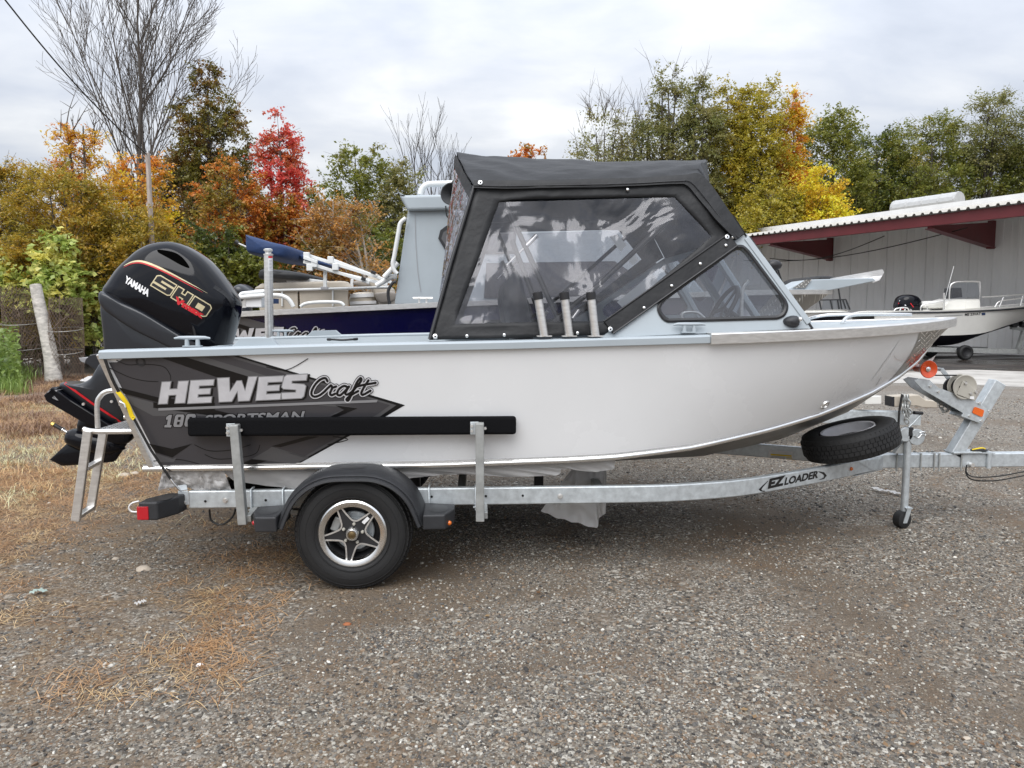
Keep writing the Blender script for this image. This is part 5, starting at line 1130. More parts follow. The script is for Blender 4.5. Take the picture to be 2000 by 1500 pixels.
mb = MB(); mb.tube([PY(234, 784, -1.09), PY(243, 789, -1.09), PY(245, 796, -1.09)], .009, 8); mb.build('ratchet', M_bright, tie, smooth=40)
def wrap(name, label, top, bot, Y0, Y1, amp, nx=40, nz=14, seed=0, group=None):
    mb = MB(); rows = []
    tl, bl = spline([Vector((*p, 0)) for p in top], 8), spline([Vector((*p, 0)) for p in bot], 8)
    def at(l, u): k = u * (len(l) - 1); i = min(int(k), len(l) - 2); return l[i].lerp(l[i + 1], k - i)
    for i in range(nx + 1):
        row = []
        for j in range(nz + 1):
            a = at(tl, i / nx).lerp(at(bl, i / nx), j / nz); y = lerp(Y0, Y1, j / nz)
            y += amp * (j / nz) ** .5 * (noise.noise((i * .32 + seed, j * .12, seed)) + .5 * noise.noise((i * .9 + seed, j * .5, 4.)))
            row.append(PY(a.x, a.y + 2.2 * noise.noise((i * .45 + seed, 2., 1.)) * j / nz, y))
        rows.append(row)
    mb.loft(rows); o = mb.build(name, M_plastic, None, smooth=80); tag(o, label, 'plastic sheet', group); return recenter(o)
wrap('plastic_wrap', 'crumpled white plastic wrap bunched behind the tie-down strap at the stern', [(318, 917), (360, 918), (400, 917), (436, 917)], [(308, 958), (350, 950), (390, 958), (420, 957), (452, 956)], -.955, -.92, .035, 44, 16, 3.)
wrap('plastic_wrap', 'long torn white plastic sheet hanging under the hull from guide post to mid-length', [(430, 917), (560, 916), (700, 914), (850, 911), (1000, 905), (1100, 899), (1205, 893)], [(455, 938), (560, 953), (700, 952), (820, 932), (900, 926), (985, 931), (1085, 928), (1100, 916), (1150, 921), (1196, 917), (1200, 905)], -.935, -.91, .010, 90, 8, 7.)
wrap('plastic_wrap', 'torn grey-white plastic strip hanging below the trailer rail at mid-length', [(1122, 908), (1150, 906), (1185, 908)], [(1056, 998), (1090, 1012), (1130, 1022), (1165, 1031), (1170, 1012), (1183, 1003)], -.55, -.62, .05, 30, 24, 11.)
w_ = wrap('plastic_wrap', 'white torn film flap sticking out at the bow above the orange roller', [(1800, 719), (1810, 705), (1820, 699)], [(1803, 724), (1818, 709), (1830, 691)], -.06, -.07, .015, 12, 5, 17.)
# ------------------------------------------------------------------ the larger blue boat behind
bb = thing('cabin_boat', 'larger navy blue aluminium boat with pale grey wheelhouse parked behind the white boat', 'boat', (1.6, 4.15, 0))
YC, HB = 4.15, 1.25
def y2(x): return HB if x < 2.2 else HB * max(0., 1 - ((x - 2.2) / 3.2) ** 2.4)
ZG2 = [(-2.05, 1.60), (.27, 1.712), (2.2, 1.79), (4.0, 1.86), (5.4, 1.90)]
n2s = 44; S2 = [1 - (1 - i / n2s) ** 1.3 for i in range(n2s + 1)]
gx = [-2.05 + s * 7.45 for s in S2]; cx2 = [-1.85 + s * 6.5 for s in S2]
zc2 = lambda x: .82 if x < 1.6 else .82 + .55 * ((x - 1.6) / 3.05) ** 2
yc2 = lambda x: 1.02 if x < 1.6 else 1.02 * max(0., 1 - ((x - 1.6) / 3.05) ** 2.2)
blue_sides = []
for sg in (-1, 1):
    gp = [Vector((x, YC + sg * y2(x), interp(x, ZG2))) for x in gx]; cp = [Vector((x, YC + sg * yc2(x), zc2(x))) for x in cx2]
    mb = MB(); mb.loft([[a.lerp(b, j / 6) for j in range(7)] for a, b in zip(gp, cp)]); o = mb.build('hull_side', M_navy, bb, smooth=40); blue_sides.append(o)
    mb = MB(); mb.loft([[a, Vector((a.x, YC, a.z - .25 + max(0, (a.x - 2) * .04)))] for a in cp]); mb.build('hull_bottom', M_steelbare, bb, smooth=40)
    mb = MB(); mb.loft([[p + Vector((0, sg * a, b)) for a, b in ((.03, .01), (-.08, .015), (-.09, -.03), (.005, -.05), (.028, -.045))] for p in gp[:-1]], closed=True, cap=True); mb.build('gunwale_rail', M_alu, bb, smooth=30)
    mb = MB(); i3 = next(i for i in range(n2s) if gx[i] > 4.25); mb.loft([[a.lerp(b, .06 + .9 * j / 6) + Vector((0, sg * .004, 0)) for j in range(7)] for a, b in zip(gp[i3:], cp[i3:])]); mb.build('bow_tread_plate', M_tread, bb, smooth=40)
b2v = bvh_of(blue_sides[0])
mb = MB(); lay(mb, poly2([(442, 614), (455, 614), (552, 640), (600, 654), (600, 662), (442, 662)], 40), b2v, .004, 0); lay(mb, poly2([(442, 628), (470, 633), (520, 648), (520, 656), (442, 640)], 40), b2v, .006, 1); mb.build('stern_graphic', [M_gfx1, M_ink], bb)
H_keep = H_; H_ = b2v
FW = [('W', (451, 668, 43, 26, 3)), ('E', (497, 667, 28, 26, 3)), ('S', (528, 666, 24, 27, 3))]
mb = MB(); word(mb, [(c, (a + 2, b + 1, w_, h_, l_)) for c, (a, b, w_, h_, l_) in FW], .008, 1, 1); word(mb, FW, .010, 0, 0); mb.build('lettering', [M_silver, M_ink], bb)
mb = MB()
for wd, of, mi in ((7., .009, 0), (3.2, .011, 1)):
    for q in craft: lay(mb, ribbon([(560 + (v.x - 609) * .6, 640 + (v.y - 738) * .6) for v in spline([Vector((a, b, 0)) for a, b in q], 5)], wd), b2v, of, mi)
mb.build('script_lettering', [M_silver, M_ink], bb); H_ = H_keep
mb = MB(); mb.loft([[Vector((x, YC + s_ * (y2(x) - .06), 1.25)) for s_ in (-1, 1)] for x in gx[:-4]]); mb.box((-1.98, YC, 1.25), (.06, 2.4, .7)); mb.build('deck', M_grey, bb)
# wheelhouse
YW = YC - 1.02
cabp = [PY(*p, YW) for p in [(770, 595), (797, 408), (1230, 398), (1395, 592)]]
mb = MB(); mb.prism(cabp, (0, 2.04, 0)); cabin = mb.build('wheelhouse', M_grey, bb, bevel=.02); cbv = bvh_of(cabin)
rf = [PY(*p, YW - .08) for p in [(779, 381), (796, 411), (1245, 402), (1262, 380), (1240, 372)]]
mb = MB(); mb.prism(rf, (0, 2.2, 0)); mb.build('wheelhouse_roof', M_grey, bb, bevel=.03, segs=3)
mb = MB(); mb.prism([PY(*p, YW - .09) for p in [(776, 373), (783, 380), (790, 381)]], (0, 2.2, 0)); mb.build('roof_lip', M_grey, bb)
mb = MB(); lay(mb, poly2([(856, 466), (860, 450), (872, 441), (1010, 438), (1005, 496), (890, 497), (868, 486)], 30), cbv, .012, 0); lay(mb, poly2([(862, 466), (866, 454), (876, 447), (1004, 444), (1000, 490), (892, 491), (872, 482)], 30), cbv, .016, 1); mb.build('wheelhouse_window', [M_step, M_gfx1], cabin)
mb = MB(); lay(mb, poly2([(950, 514), (1200, 510), (1300, 578), (945, 582)], 30), cbv, .014); mb.build('opening_dark_panel', M_gfx0, cabin)  # flat dark panel; shade inside an opening put into its colour
mb = MB(); lay(mb, ribbon([(798, 414), (900, 411)], 1.2), cbv, .01); lay(mb, ribbon([(811, 418), (812, 470), (816, 530), (822, 570)], 1.0), cbv, .01); mb.build('panel_seam', M_silver2, cabin)
def tub(name, pts, Y, r, m, par, n=8):
    mb = MB(); mb.tube(spline([PY(a, b, Y) for a, b in pts], 5), r, n); return mb.build(name, m, par, smooth=60)
tub('roof_rail', [(821, 380), (825, 368), (834, 361), (850, 359), (950, 357), (1100, 354)], YC - .7, .035, M_whitetube, bb)
tub('grab_rail', [(793, 426), (782, 436), (778, 455), (770, 500), (767, 515), (770, 528), (776, 535)], YW - .08, .024, M_whitetube, bb)
tub('stern_rail', [(750, 542), (764, 527), (777, 513)], YW - .05, .03, M_whitetube, bb); tub('grab_rail', [(735, 558), (745, 552), (765, 541), (775, 541)], YW, .03, M_whitetube, bb)
tub('hose', [(761, 594), (758, 576), (760, 563), (768, 552), (774, 550)], YW - .05, .018, M_black, bb)
tub('stern_rail', [(468, 580), (472, 574), (485, 572), (530, 568)], 3.0, .022, M_whitetube, bb)
tub('stern_rail', [(458, 582), (490, 579), (520, 577), (545, 577), (560, 582), (568, 590), (573, 599)], 2.95, .024, M_whitetube, bb)
tub('stern_rail', [(587, 599), (592, 595), (602, 592), (625, 590), (655, 590), (667, 592), (672, 597)], 2.95, .018, M_whitetube, bb)
mb = MB(); mb.prism([PY(*p, 2.97) for p in [(480, 577), (511, 575), (511, 600), (480, 600)]], (0, .35, 0)); mb.build('stern_locker', M_whitep, bb, bevel=.008)
mb = MB(); mb.prism([PY(*p, 2.98) for p in [(463, 601), (480, 580), (480, 601)]], (0, .04, 0)); mb.build('stern_bracket', M_alu, bb)
mb = MB(); mb.prism([PY(*p, 3.3) for p in [(511, 582), (522, 582), (522, 592), (511, 592)]], (0, .5, 0)); mb.build('stern_cushion', M_blue, bb)
q = PY(885, 381, 2.75); mb = MB(); mb.lathe(q, (-.25, -1, .05), [(0, -.03), (.07, -.02), (.085, .03), (.115, .05), (.12, .07), (.11, .07), (.03, -.0)], 28); sl = mb.build('search_light', M_black, bb, smooth=40)
mb = MB(); mb.box(q + Vector((.03, .05, -.18)), (.16, .14, .16)); mb.build('light_bracket', M_grey, sl, bevel=.02)
for k in range(2): mb = MB(); mb.tube(spline([q + Vector((-.08, -.02, -.12 - k * .03)), q + Vector((-.06, -.04, -.24)), q + Vector((.04, -.03, -.29 - k * .02))], 5), .008, 6); mb.build('light_wire', M_cable, sl, smooth=60)
tub('roof_rail', [(880, 360), (905, 330), (925, 318)], 2.9, .008, M_cable, bb)
q = PY(826, 590, 2.93); mb = MB(); mb.tube([q + Vector((-.11, 0, .045)), q + Vector((.11, 0, .045))], .012, 8); mb.cyl(q + Vector((-.04, 0, -.01)), q + Vector((-.04, 0, .04)), .012); mb.cyl(q + Vector((.04, 0, -.01)), q + Vector((.04, 0, .04)), .012); mb.build('cleat', M_alu, bb, smooth=50)
# bow deck, anchor pulpit and its roller plate
mb = MB(); i4 = next(i for i in range(n2s) if gx[i] > 3.3); mb.loft([[Vector((x, YC + s_ * (max(.01, y2(x) - .04)), interp(x, ZG2) + .012)) for s_ in (-1, 1)] for x in gx[i4:-2]]); mb.build('bow_deck', M_grey, bb)
pulp = [PY(*p, YC - .2) for p in [(1535, 566), (1571, 548), (1584, 546), (1706, 543), (1711, 549), (1622, 567)]]
mb = MB(); mb.prism(pulp, (0, .4, 0)); mb.build('anchor_pulpit', M_grey, bb, bevel=.012)
mb = MB(); mb.prism([PY(*p, YC + .12) for p in [(1621, 544), (1724, 526), (1727, 532), (1720, 545), (1706, 547)]], (0, .012, 0)); mb.build('roller_plate', M_alu, bb)
mb = MB(); mb.prism([PY(*p, YC - .12) for p in [(1700, 546), (1712, 543), (1724, 538), (1718, 548), (1704, 553)]], (0, .24, 0)); mb.build('pulpit_tip', M_whitep, bb, bevel=.01)
mb = MB(); mb.prism([PY(*p, YC - .21) for p in [(1548, 563), (1572, 547), (1585, 546), (1572, 563)]], (0, -.01, 0)); mb.build('pulpit_tread', M_tread, bb)
o = thing('outboard_motor', 'grey outboard motor cover glimpsed behind the black motor, on the stern of the blue boat', 'outboard motor', (-2.4, 4.6, 1.5))
mb = MB(); mb.puff(sp2([(457, 572), (463, 560), (473, 555), (482, 557), (490, 563), (495, 571), (492, 585), (462, 588)], 3, 4.6), 4.6, .25, 3, 7); mb.build('cowling', M_mid, o, smooth=60)
mb = MB(); mb.puff(sp2([(462, 586), (490, 584), (486, 640), (470, 690), (462, 690)], 2, 4.6), 4.6, .15, 3, 5); mb.build('leg_housing', M_mid, o, smooth=60)
# its trailer
t2 = thing('boat_trailer', 'second galvanised trailer with chain and white coupler under the blue boat', 'trailer', (5, 3.9, 0))
YR = 3.75
mb = MB(); a, b = PY(1600, 812, YR), PY(1793, 817, YR); mb.bar(a, b, .14, .17); mb.build('tongue', M_galv, t2, bevel=.008)
mb = MB(); mb.bar((-1.8, 3.25, .36), (4.3, 3.25, .36), .08, .14); mb.bar((-1.8, 5.05, .36), (4.3, 5.05, .36), .08, .14); mb.bar((4.3, 3.25, .36), a, .08, .14); mb.bar((4.3, 5.05, .36), a, .08, .14); mb.build('frame_rail', M_galv, t2)
for x in (-.2, 1.0):
    for y in (2.95, 5.35):
        mb = MB(); mb.lathe((x, y, .34), (0, -1, 0), tyre_mesh(.34, .22, .19), 40); w_ = mb.build('wheel', M_rub, t2, smooth=40)
        mb = MB(); mb.lathe((x, y, .34), (0, -1, 0), [(0, .05), (.08, .06), (.15, .04), (.185, .07), (.19, .0)], 32); mb.build('rim', M_silver, w_, smooth=40)
for x in (-1.4, 1.8, 3.6): mb = MB(); mb.box((x, YC, .50), (.1, 1.5, .14)); mb.build('bunk_support', M_galvd, t2)
mb = MB(); mb.prism([PY(*p, YR - .1) for p in [(1743, 774), (1795, 771), (1808, 781), (1831, 783), (1831, 797), (1800, 796), (1790, 793), (1743, 795)]], (0, .16, 0)); mb.build('coupler', M_beige, t2, bevel=.012)
mb = MB(); mb.prism([PY(*p, YR - .102) for p in [(1742, 775), (1747, 775), (1747, 794), (1742, 794)]], (0, .164, 0)); mb.build('coupler_opening', M_mid, t2)
mb = MB(); mb.cyl(PY(1809, 768, YR), PY(1809, 784, YR), .03, .03, 12); mb.build('jack_tube', M_alu, t2, smooth=40)
mb = MB(); mb.prism([PY(*p, YR - .2) for p in [(1690, 775), (1722, 773), (1722, 789), (1690, 790)]], (0, .5, 0)); mb.build('battery_box', M_gelcoat, t2, bevel=.01)
def chain(name, pts, par, m, ln=.045, r=.006):
    pts = spline([Vector(p) for p in pts], 10); acc = 0; last = pts[0]; mb = MB(); k = 0
    for p in pts[1:]:
        if (p - last).length >= ln * .72:
            d = (p - last).normalized(); u = d.orthogonal().normalized(); u = Matrix.Rotation(math.pi / 2 * (k % 2), 3, d) @ u; c = (p + last) / 2
            mb.tube([c + d * math.cos(t_) * ln * .6 + u * math.sin(t_) * ln * .36 for t_ in [j * math.pi / 5 for j in range(11)]], r, 5, False); last = p; k += 1
    return mb.build(name, m, par, smooth=60)
for k in range(3): chain('safety_chain', [PY(1763 + k * 5, 772, YR - .16 - .02 * k), PY(1765 + k * 5, 800, YR - .18), PY(1772 + k * 4, 828 - 9 * k, YR - .17)], t2, M_galvd, .07, .010)
tub('brake_hose', [(1762, 770), (1757, 800), (1755, 830), (1757, 848)], 2.2, .012, M_cable, t2)
chain('safety_chain', [PY(1839, 782, .0), PY(1838, 795, 0), PY(1845, 806, 0), PY(1852, 800, 0), PY(1856, 790, 0)], trl, M_galvd, .038, .005)
# ------------------------------------------------------------------ pontoon boat with a folded blue bimini
pn = thing('pontoon_boat', 'beige pontoon boat with folded blue bimini behind the blue boat', 'boat', (-1.5, 7.4, 0))
YP = 6.5; x0, x1 = PY(468, 600, YP).x, PY(1000, 600, YP).x
mb = MB(); mb.box(((x0 + x1) / 2, 7.7, 1.12), (x1 - x0 + .6, 2.5, .1)); mb.build('deck', M_alu, pn, bevel=.01)
for y in (6.9, 8.5): mb = MB(); mb.tube([(x0 - .4, y, .72), (x0 - .2, y, .72), (x1 - .2, y, .72), (x1 + .5, y, .9)], [.2, .34, .34, .1], 20); mb.build('pontoon', M_alu, pn, smooth=50)
for x in (x0 + .8, x1 - 1.2): mb = MB(); mb.box((x, 7.7, .19), (.3, 2.4, .38)); mb.build('support_block', M_pole, pn)
zr = PY(600, 565, YP).z
for a, b in ((505, 583), (584, 681)):
    mb = MB(); p, q = PY(a, 566, YP), PY(b, 565, YP); mb.box(((p.x + q.x) / 2, YP, (zr + 1.17) / 2), (q.x - p.x - .02, .05, zr - 1.19)); mb.build('side_panel', M_beige, pn, bevel=.01)
tub('top_rail', [(467, 577), (472, 571), (500, 568), (620, 565), (765, 561)], YP - .06, .022, M_whitetube, pn)
for px in (551, 650): tub('rail_post', [(px, 566), (px, 598)], YP - .05, .014, M_whitetube, pn)
def cushion(name, pts, y, w_, m, par): mb = MB(); mb.puff(sp2(pts, 4, y - w_ * .8), y, w_, 5, 7); return mb.build(name, m, par, smooth=60)
s1 = cushion('bench_backrest', [(502, 566), (504, 557), (515, 553), (560, 551), (640, 549), (672, 549), (681, 555), (682, 566), (600, 568)], 6.85, .16, M_beige, pn)
s2 = cushion('bench_seat', [(684, 600), (684, 574), (720, 570), (732, 575), (736, 600)], 7.6, .6, M_beige, pn)
mb = MB(); a, b = PY(684, 578, 7), PY(730, 576, 7); mb.bar(a, b, .02, .06, (0, 0, 1)); a, b = PY(684, 592, 7), PY(735, 590, 7); mb.bar(a, b, .02, .05); mb.build('seat_piping', M_whitep, s2)
s3 = cushion('lounge_seat', [(716, 546), (722, 535), (734, 534), (742, 548), (754, 556), (766, 566), (767, 592), (748, 596), (736, 588), (728, 570)], 7.0, .3, M_beige, pn)
cushion('lounge_armrest', [(731, 575), (740, 571), (770, 570), (770, 588), (742, 592)], 6.68, .06, M_beige2, s3)
cushion('headrest', [(690, 556), (693, 548), (716, 546), (720, 560)], 7.9, .25, M_beige2, pn)
mb = MB(); mb.puff(sp2([(515, 473), (519, 471), (560, 483), (595, 493), (594, 514), (570, 513), (532, 508), (517, 500)], 4, 7.2), 7.2, 1.15, 7, 8); mb.build('folded_bimini', M_blue, pn, smooth=50)
mb = MB(); mb.puff(sp2([(592, 498), (625, 508), (652, 519), (647, 522), (610, 516), (592, 508)], 3, 7.0), 7.2, .5, 6, 6); mb.build('bimini_boot', M_blue, pn, smooth=50)
def spar(name, a, b, Y, w_, m, par): mb = MB(); mb.bar(PY(*a, Y), PY(*b, Y), w_, w_); return mb.build(name, m, par, bevel=.006)
for a, b, Y in (((595, 497), (737, 541), 6.2), ((648, 507), (765, 552), 6.3), ((593, 511), (722, 552), 6.15), ((606, 520), (757, 556), 6.2), ((594, 503), (620, 512), 6.1), ((660, 532), (740, 556), 8.4)): spar('bimini_bow', a, b, Y, .05, M_whitetube, pn)
for (px, py) in ((599, 500), (614, 515), (646, 508), (605, 522), (655, 521)): mb = MB(); q = PY(px, py, 6.12); mb.box(q, (.09, .07, .11)); mb.build('bimini_joint', M_whitetube, pn, bevel=.01)
for a, b in (((725, 531), (734, 534)), ((706, 543), (714, 546))): spar('bow_clamp', a, b, 6.1, .05, M_black, pn)
spar('bimini_strut', (463, 474), (520, 499), 6.6, .022, M_whitetube, pn); mb = MB(); q = PY(462, 473, 6.6); mb.lathe(q, (-.8, 0, .5), [(0, -.03), (.03, -.03), (.035, .02), (0, .03)], 12); mb.build('strut_knob', M_black, pn, smooth=50)
spar('support_post', (635, 530), (635, 562), 6.25, .05, M_whitetube, pn); spar('support_post', (688, 545), (687, 562), 8.2, .05, M_whitetube, pn)
mb = MB(); q = PY(634, 563, 6.25); mb.box(q, (.11, .06, .05)); mb.build('post_foot', M_silver2, pn, bevel=.008)
p2 = thing('folded_bimini', 'black folded bimini top with white bows lying on another boat beyond the beige seats', 'boat top', (-3, 10, 1.6))
mb = MB(); mb.puff(sp2([(528, 535), (540, 530), (585, 533), (622, 541), (618, 552), (560, 551), (530, 549)], 4, 10), 10, 1.1, 5, 7); mb.build('canvas', M_fabric, p2, smooth=50)
for a, b in (((556, 540), (680, 556)), ((556, 545), (690, 560)), ((560, 549), (670, 561))): spar('bimini_bow', a, b, 9.2, .04, M_whitetube, p2)
mb = MB(); mb.cyl((PY(600, 550, 10).x, 10, 0), (PY(600, 550, 10).x, 10, PY(600, 548, 10).z), .05); mb.build('stand', M_alu, p2)
# ------------------------------------------------------------------ boats by the shed
def small_hull(root, prof_g, prof_c, prof_k, yc_, hb, mats, nm=('hull_side', 'hull_bottom'), tip=1, two=None):
    """hull from gunwale, chine and keel lines given as (x, z); beam closes towards the end of the list"""
    n = len(prof_g); out_ = []
    for sg in (-1, 1):
        g = [Vector((x, yc_ + sg * hb * b, z)) for (x, z, b) in prof_g]; c = [Vector((x, yc_ + sg * hb * b, z)) for (x, z, b) in prof_c]; k = [Vector((x, yc_, z)) for (x, z) in prof_k]
        g, c, k = spline(g, 5), spline(c, 5), spline(k, 5)
        mb = MB(); mb.loft([[a, a.lerp(b, .35), a.lerp(b, .7), b] for a, b in zip(g, c)]); out_.append(mb.build(nm[0], mats[0], root, smooth=50))
        mb = MB(); mb.loft([[a, a.lerp(b, .5), b] for a, b in zip(c, k)]); mb.build(nm[1], mats[1], root, smooth=50)
        mb = MB(); mb.tube([p + Vector((0, 0, -.07)) for p in g], .028, 6); mb.build('rub_rail', mats[2], root, smooth=50)
    g = spline([Vector((x, hb * b, z)) for (x, z, b) in prof_g], 5); mb = MB(); mb.loft([[Vector((p.x, yc_ - p.y, p.z - .02)), Vector((p.x, yc_ + p.y, p.z - .02))] for p in g]); mb.build('deck', mats[0], root)
    return out_
YB = 19.2
wb = thing('centre_console_boat', 'white centre console boat with dark bottom parked on a trailer by the shed wall', 'boat', (14.5, YB, 0))
def bx_(px, py, y=YB): q = PY(px, py, y); return (q.x, q.z)
G3 = [(*bx_(1716, 612), .72), (*bx_(1750, 607), .95), (*bx_(1830, 606), 1), (*bx_(1920, 603), 1), (*bx_(2000, 598), .95), (*bx_(2080, 590), .6), (*bx_(2120, 585), .08)]
C3 = [(*bx_(1722, 655), .72), (*bx_(1755, 656), .85), (*bx_(1830, 656), .86), (*bx_(1920, 652), .82), (*bx_(1985, 636), .6), (*bx_(2050, 620), .3), (*bx_(2110, 600), .04)]
K3 = [bx_(1722, 676), bx_(1755, 677), bx_(1830, 677), bx_(1900, 676), bx_(1960, 656), bx_(2040, 630), bx_(2108, 604)]
hs = small_hull(wb, G3, C3, K3, YB + 1.1, 1.1, [M_gelcoat, M_bottom, M_mid])
hv = bvh_of(hs[0])
mb = MB(); lay(mb, text2('ME 23VAT', (1884, 617), (31, -2), (.5, -5), .02), hv, .01); mb.build('registration', M_ink, wb)
mb = MB(); lay(mb, poly2([(1917, 611), (1924, 610.5), (1924, 615), (1917, 615.5)], 20), hv, .01); mb.build('registration_sticker', M_blue, wb)
mb = MB(); lay(mb, ribbon([(1750, 622), (1860, 616), (1880, 615)], 1.2), hv, .01); mb.build('side_stripe', M_silver2, wb)
def pris(name, pts, Y, d, m, par, bev=.01): mb = MB(); mb.prism([PY(*p, Y) for p in pts], (0, d, 0)); return mb.build(name, m, par, bevel=bev)
cs = pris('console', [(1843, 606), (1851, 586), (1863, 583), (1915, 583), (1916, 604)], YB + .7, .9, M_gelcoat, wb, .05)
pris('console_door', [(1886, 589), (1914, 588), (1914, 602), (1886, 603)], YB + .68, .02, M_gelcoat, cs)
pris('dash', [(1858, 583), (1862, 562), (1878, 562), (1880, 580)], YB + .9, .5, M_seat, cs)
mb = MB(); mb.add([PY(*p, YB + .68) for p in [(1856, 583), (1862, 556), (1872, 552), (1909, 552), (1916, 583)]], [(0, 1, 2, 3, 4)]); mb.build('console_screen', M_glass, cs)
tub('console_rail', [(1854, 586), (1856, 560), (1864, 552), (1880, 550), (1910, 550), (1914, 555), (1913, 584)], YB + .7, .025, M_alu, wb)
cushion('leaning_seat', [(1805, 602), (1806, 590), (1815, 588), (1840, 587), (1845, 592), (1845, 602)], YB + 1.1, .5, M_gelcoat, wb)
tub('seat_rail', [(1798, 606), (1802, 596), (1830, 591), (1862, 586)], YB + .5, .022, M_alu, wb); tub('seat_rail', [(1811, 604), (1811, 597)], YB + .5, .02, M_alu, wb)
for pts_ in ([(1745, 612), (1750, 603), (1770, 601), (1776, 607)], [(1756, 610), (1760, 601)], [(1765, 612), (1768, 603)]): tub('stern_rail', pts_, YB + .3, .022, M_alu, wb)
tub('bow_rail', [(1918, 580), (1940, 579), (2000, 575), (2080, 570)], YB + .25, .022, M_alu, wb)
for pts_ in ([(1943, 600), (1950, 590), (1965, 586), (2010, 581)], [(1952, 599), (1960, 580)], [(1993, 597), (1998, 577)]): tub('bow_rail', pts_, YB + .28, .02, M_alu, wb)
tub('radio_antenna', [(1846, 584), (1852, 560), (1863, 520)], YB + .9, .010, M_whitetube, wb); tub('rod_holder', [(1843, 606), (1844, 572)], YB + .4, .03, M_alu, wb)
om = thing('outboard_motor', 'black outboard motor with lettering on the white centre console boat by the shed', 'outboard motor', (12.6, YB + 1.1, 1.2))
mb = MB(); mb.puff(sp2([(1750, 605), (1751, 588), (1758, 578), (1772, 575), (1785, 578), (1793, 586), (1796, 600), (1794, 612), (1770, 612)], 4, YB + 1.1), YB + 1.1, .36, 3, 8); ow = mb.build('cowling', M_cowl, om, smooth=60); ov_ = bvh_of(ow)
mb = MB(); lay(mb, ribbon([(1757, 587), (1768, 596), (1780, 606)], 2.2), ov_, .01, 0); lay(mb, ribbon([(1778, 592), (1784, 600)], 1.5), ov_, .01, 1); lay(mb, ribbon([(1755, 592), (1763, 602), (1768, 608)], 2), ov_, .01, 1); mb.build('cowl_decal', [M_silver, M_red], ow)
mb = MB(); mb.puff(sp2([(1752, 610), (1775, 610), (1768, 650), (1745, 690), (1738, 688)], 3, YB + 1.1), YB + 1.1, .15, 3, 5); mb.build('leg_housing', M_black, om, smooth=60)
t3 = thing('boat_trailer', 'weathered trailer under the white centre console boat by the shed', 'trailer', (15, YB + 1, 0))
for y in (YB + .35, YB + 1.85): mb = MB(); mb.bar(PY(1735, 681, YB + .35) + Vector((0, y - YB - .35, 0)), PY(1985, 686, YB + .35) + Vector((0, y - YB - .35, 0)), .1, .16); mb.build('frame_rail', M_galvd, t3)
mb = MB(); mb.bar(PY(1950, 685, YB + 1), PY(2120, 690, YB + 1), .12, .16); mb.build('tongue', M_galvd, t3)
mb = MB(); q = PY(1800, 679, YB + .3); mb.prism([PY(*p, YB + .28) for p in [(1868, 684), (1870, 679), (1898, 679), (1900, 684)]], (0, .3, 0)); mb.build('fender', M_mid, t3)
for y in (YB + .15, YB + 2.1):
    c = PY(1885, 688, YB + .15); mb = MB(); mb.lathe((c.x, y, .26), (0, -1, 0), tyre_mesh(.26, .2, .14), 36); w_ = mb.build('wheel', M_rub, t3, smooth=40)
    mb = MB(); mb.lathe((c.x, y, .26), (0, -1, 0), [(0, .05), (.08, .05), (.135, .08), (.14, 0)], 28); mb.build('rim', M_black, w_, smooth=40)
mb = MB(); mb.bar(PY(1985, 690, YB + 1), PY(2004, 632, YB + 1), .12, .12, (0, 1, 0)); mb.bar(PY(1974, 640, YB + 1), PY(2010, 645, YB + 1), .1, .1); mb.build('winch_post', M_galvd, t3)
mb = MB(); mb.lathe(PY(1980, 633, YB + .95), (0, -1, 0), [(0, .1), (.12, .1), (.12, -.1), (0, -.1)], 16); mb.lathe(PY(1998, 634, YB + .9), (0, -1, 0), [(0, .1), (.1, .1), (.1, -.1), (0, -.1)], 16); mb.build('bow_roller', M_black, t3, smooth=40)
YD = 17.5
cbt = thing('cuddy_boat', 'small white runabout with black bimini against the far end of the shed wall', 'boat', (9.5, YD + 1, 0))
def bd_(px, py): q = PY(px, py, YD + .5); return (q.x, q.z)
small_hull(cbt, [(*bd_(1470, 606), 1), (*bd_(1560, 606), 1), (*bd_(1620, 605), .9), (*bd_(1655, 606), .55), (*bd_(1670, 610), .05)], [(*bd_(1470, 619), .92), (*bd_(1560, 619), .92), (*bd_(1620, 618), .8), (*bd_(1650, 617), .45), (*bd_(1667, 615), .04)],
           [bd_(1470, 650), bd_(1560, 650), bd_(1620, 648), bd_(1650, 634), bd_(1664, 618)], YD + 1, 1.0, [M_gelcoat, M_bottom, M_gelcoat])
mb = MB(); mb.add([PY(*p, YD + .3) for p in [(1604, 606), (1608, 586), (1650, 586), (1660, 604)]], [(0, 1, 2, 3)]); mb.build('boat_windshield', M_glass, cbt)
for a, b in (((1604, 606), (1600, 586)), ((1600, 586), (1652, 585)), ((1652, 585), (1660, 605)), ((1622, 586), (1626, 605)), ((1636, 585), (1639, 604)), ((1646, 585), (1652, 603))): spar('windshield_frame', a, b, YD + .28, .04, M_step, cbt)
mb = MB(); mb.puff(sp2([(1537, 565), (1545, 552), (1560, 544), (1585, 541), (1610, 543), (1622, 547), (1585, 548), (1560, 552), (1550, 562)], 3, YD + 1), YD + 1, 1.0, 6, 6); mb.build('bimini_top', M_fabric, cbt, smooth=50)
for a, b in (((1548, 560), (1560, 605)), ((1637, 560), (1644, 604)), ((1620, 546), (1640, 562))): spar('bimini_bow', a, b, YD + .3, .04, M_step, cbt)
pris('cuddy_trailer', [(1480, 652), (1660, 652), (1660, 660), (1480, 660)], YD + .6, .9, M_galvd, cbt)
mb = MB(); c = PY(1560, 660, YD + .4)
for y in (YD + .25, YD + 1.75): mb.lathe((c.x, y, .32), (0, -1, 0), tyre_mesh(.32, .22, .1), 30)
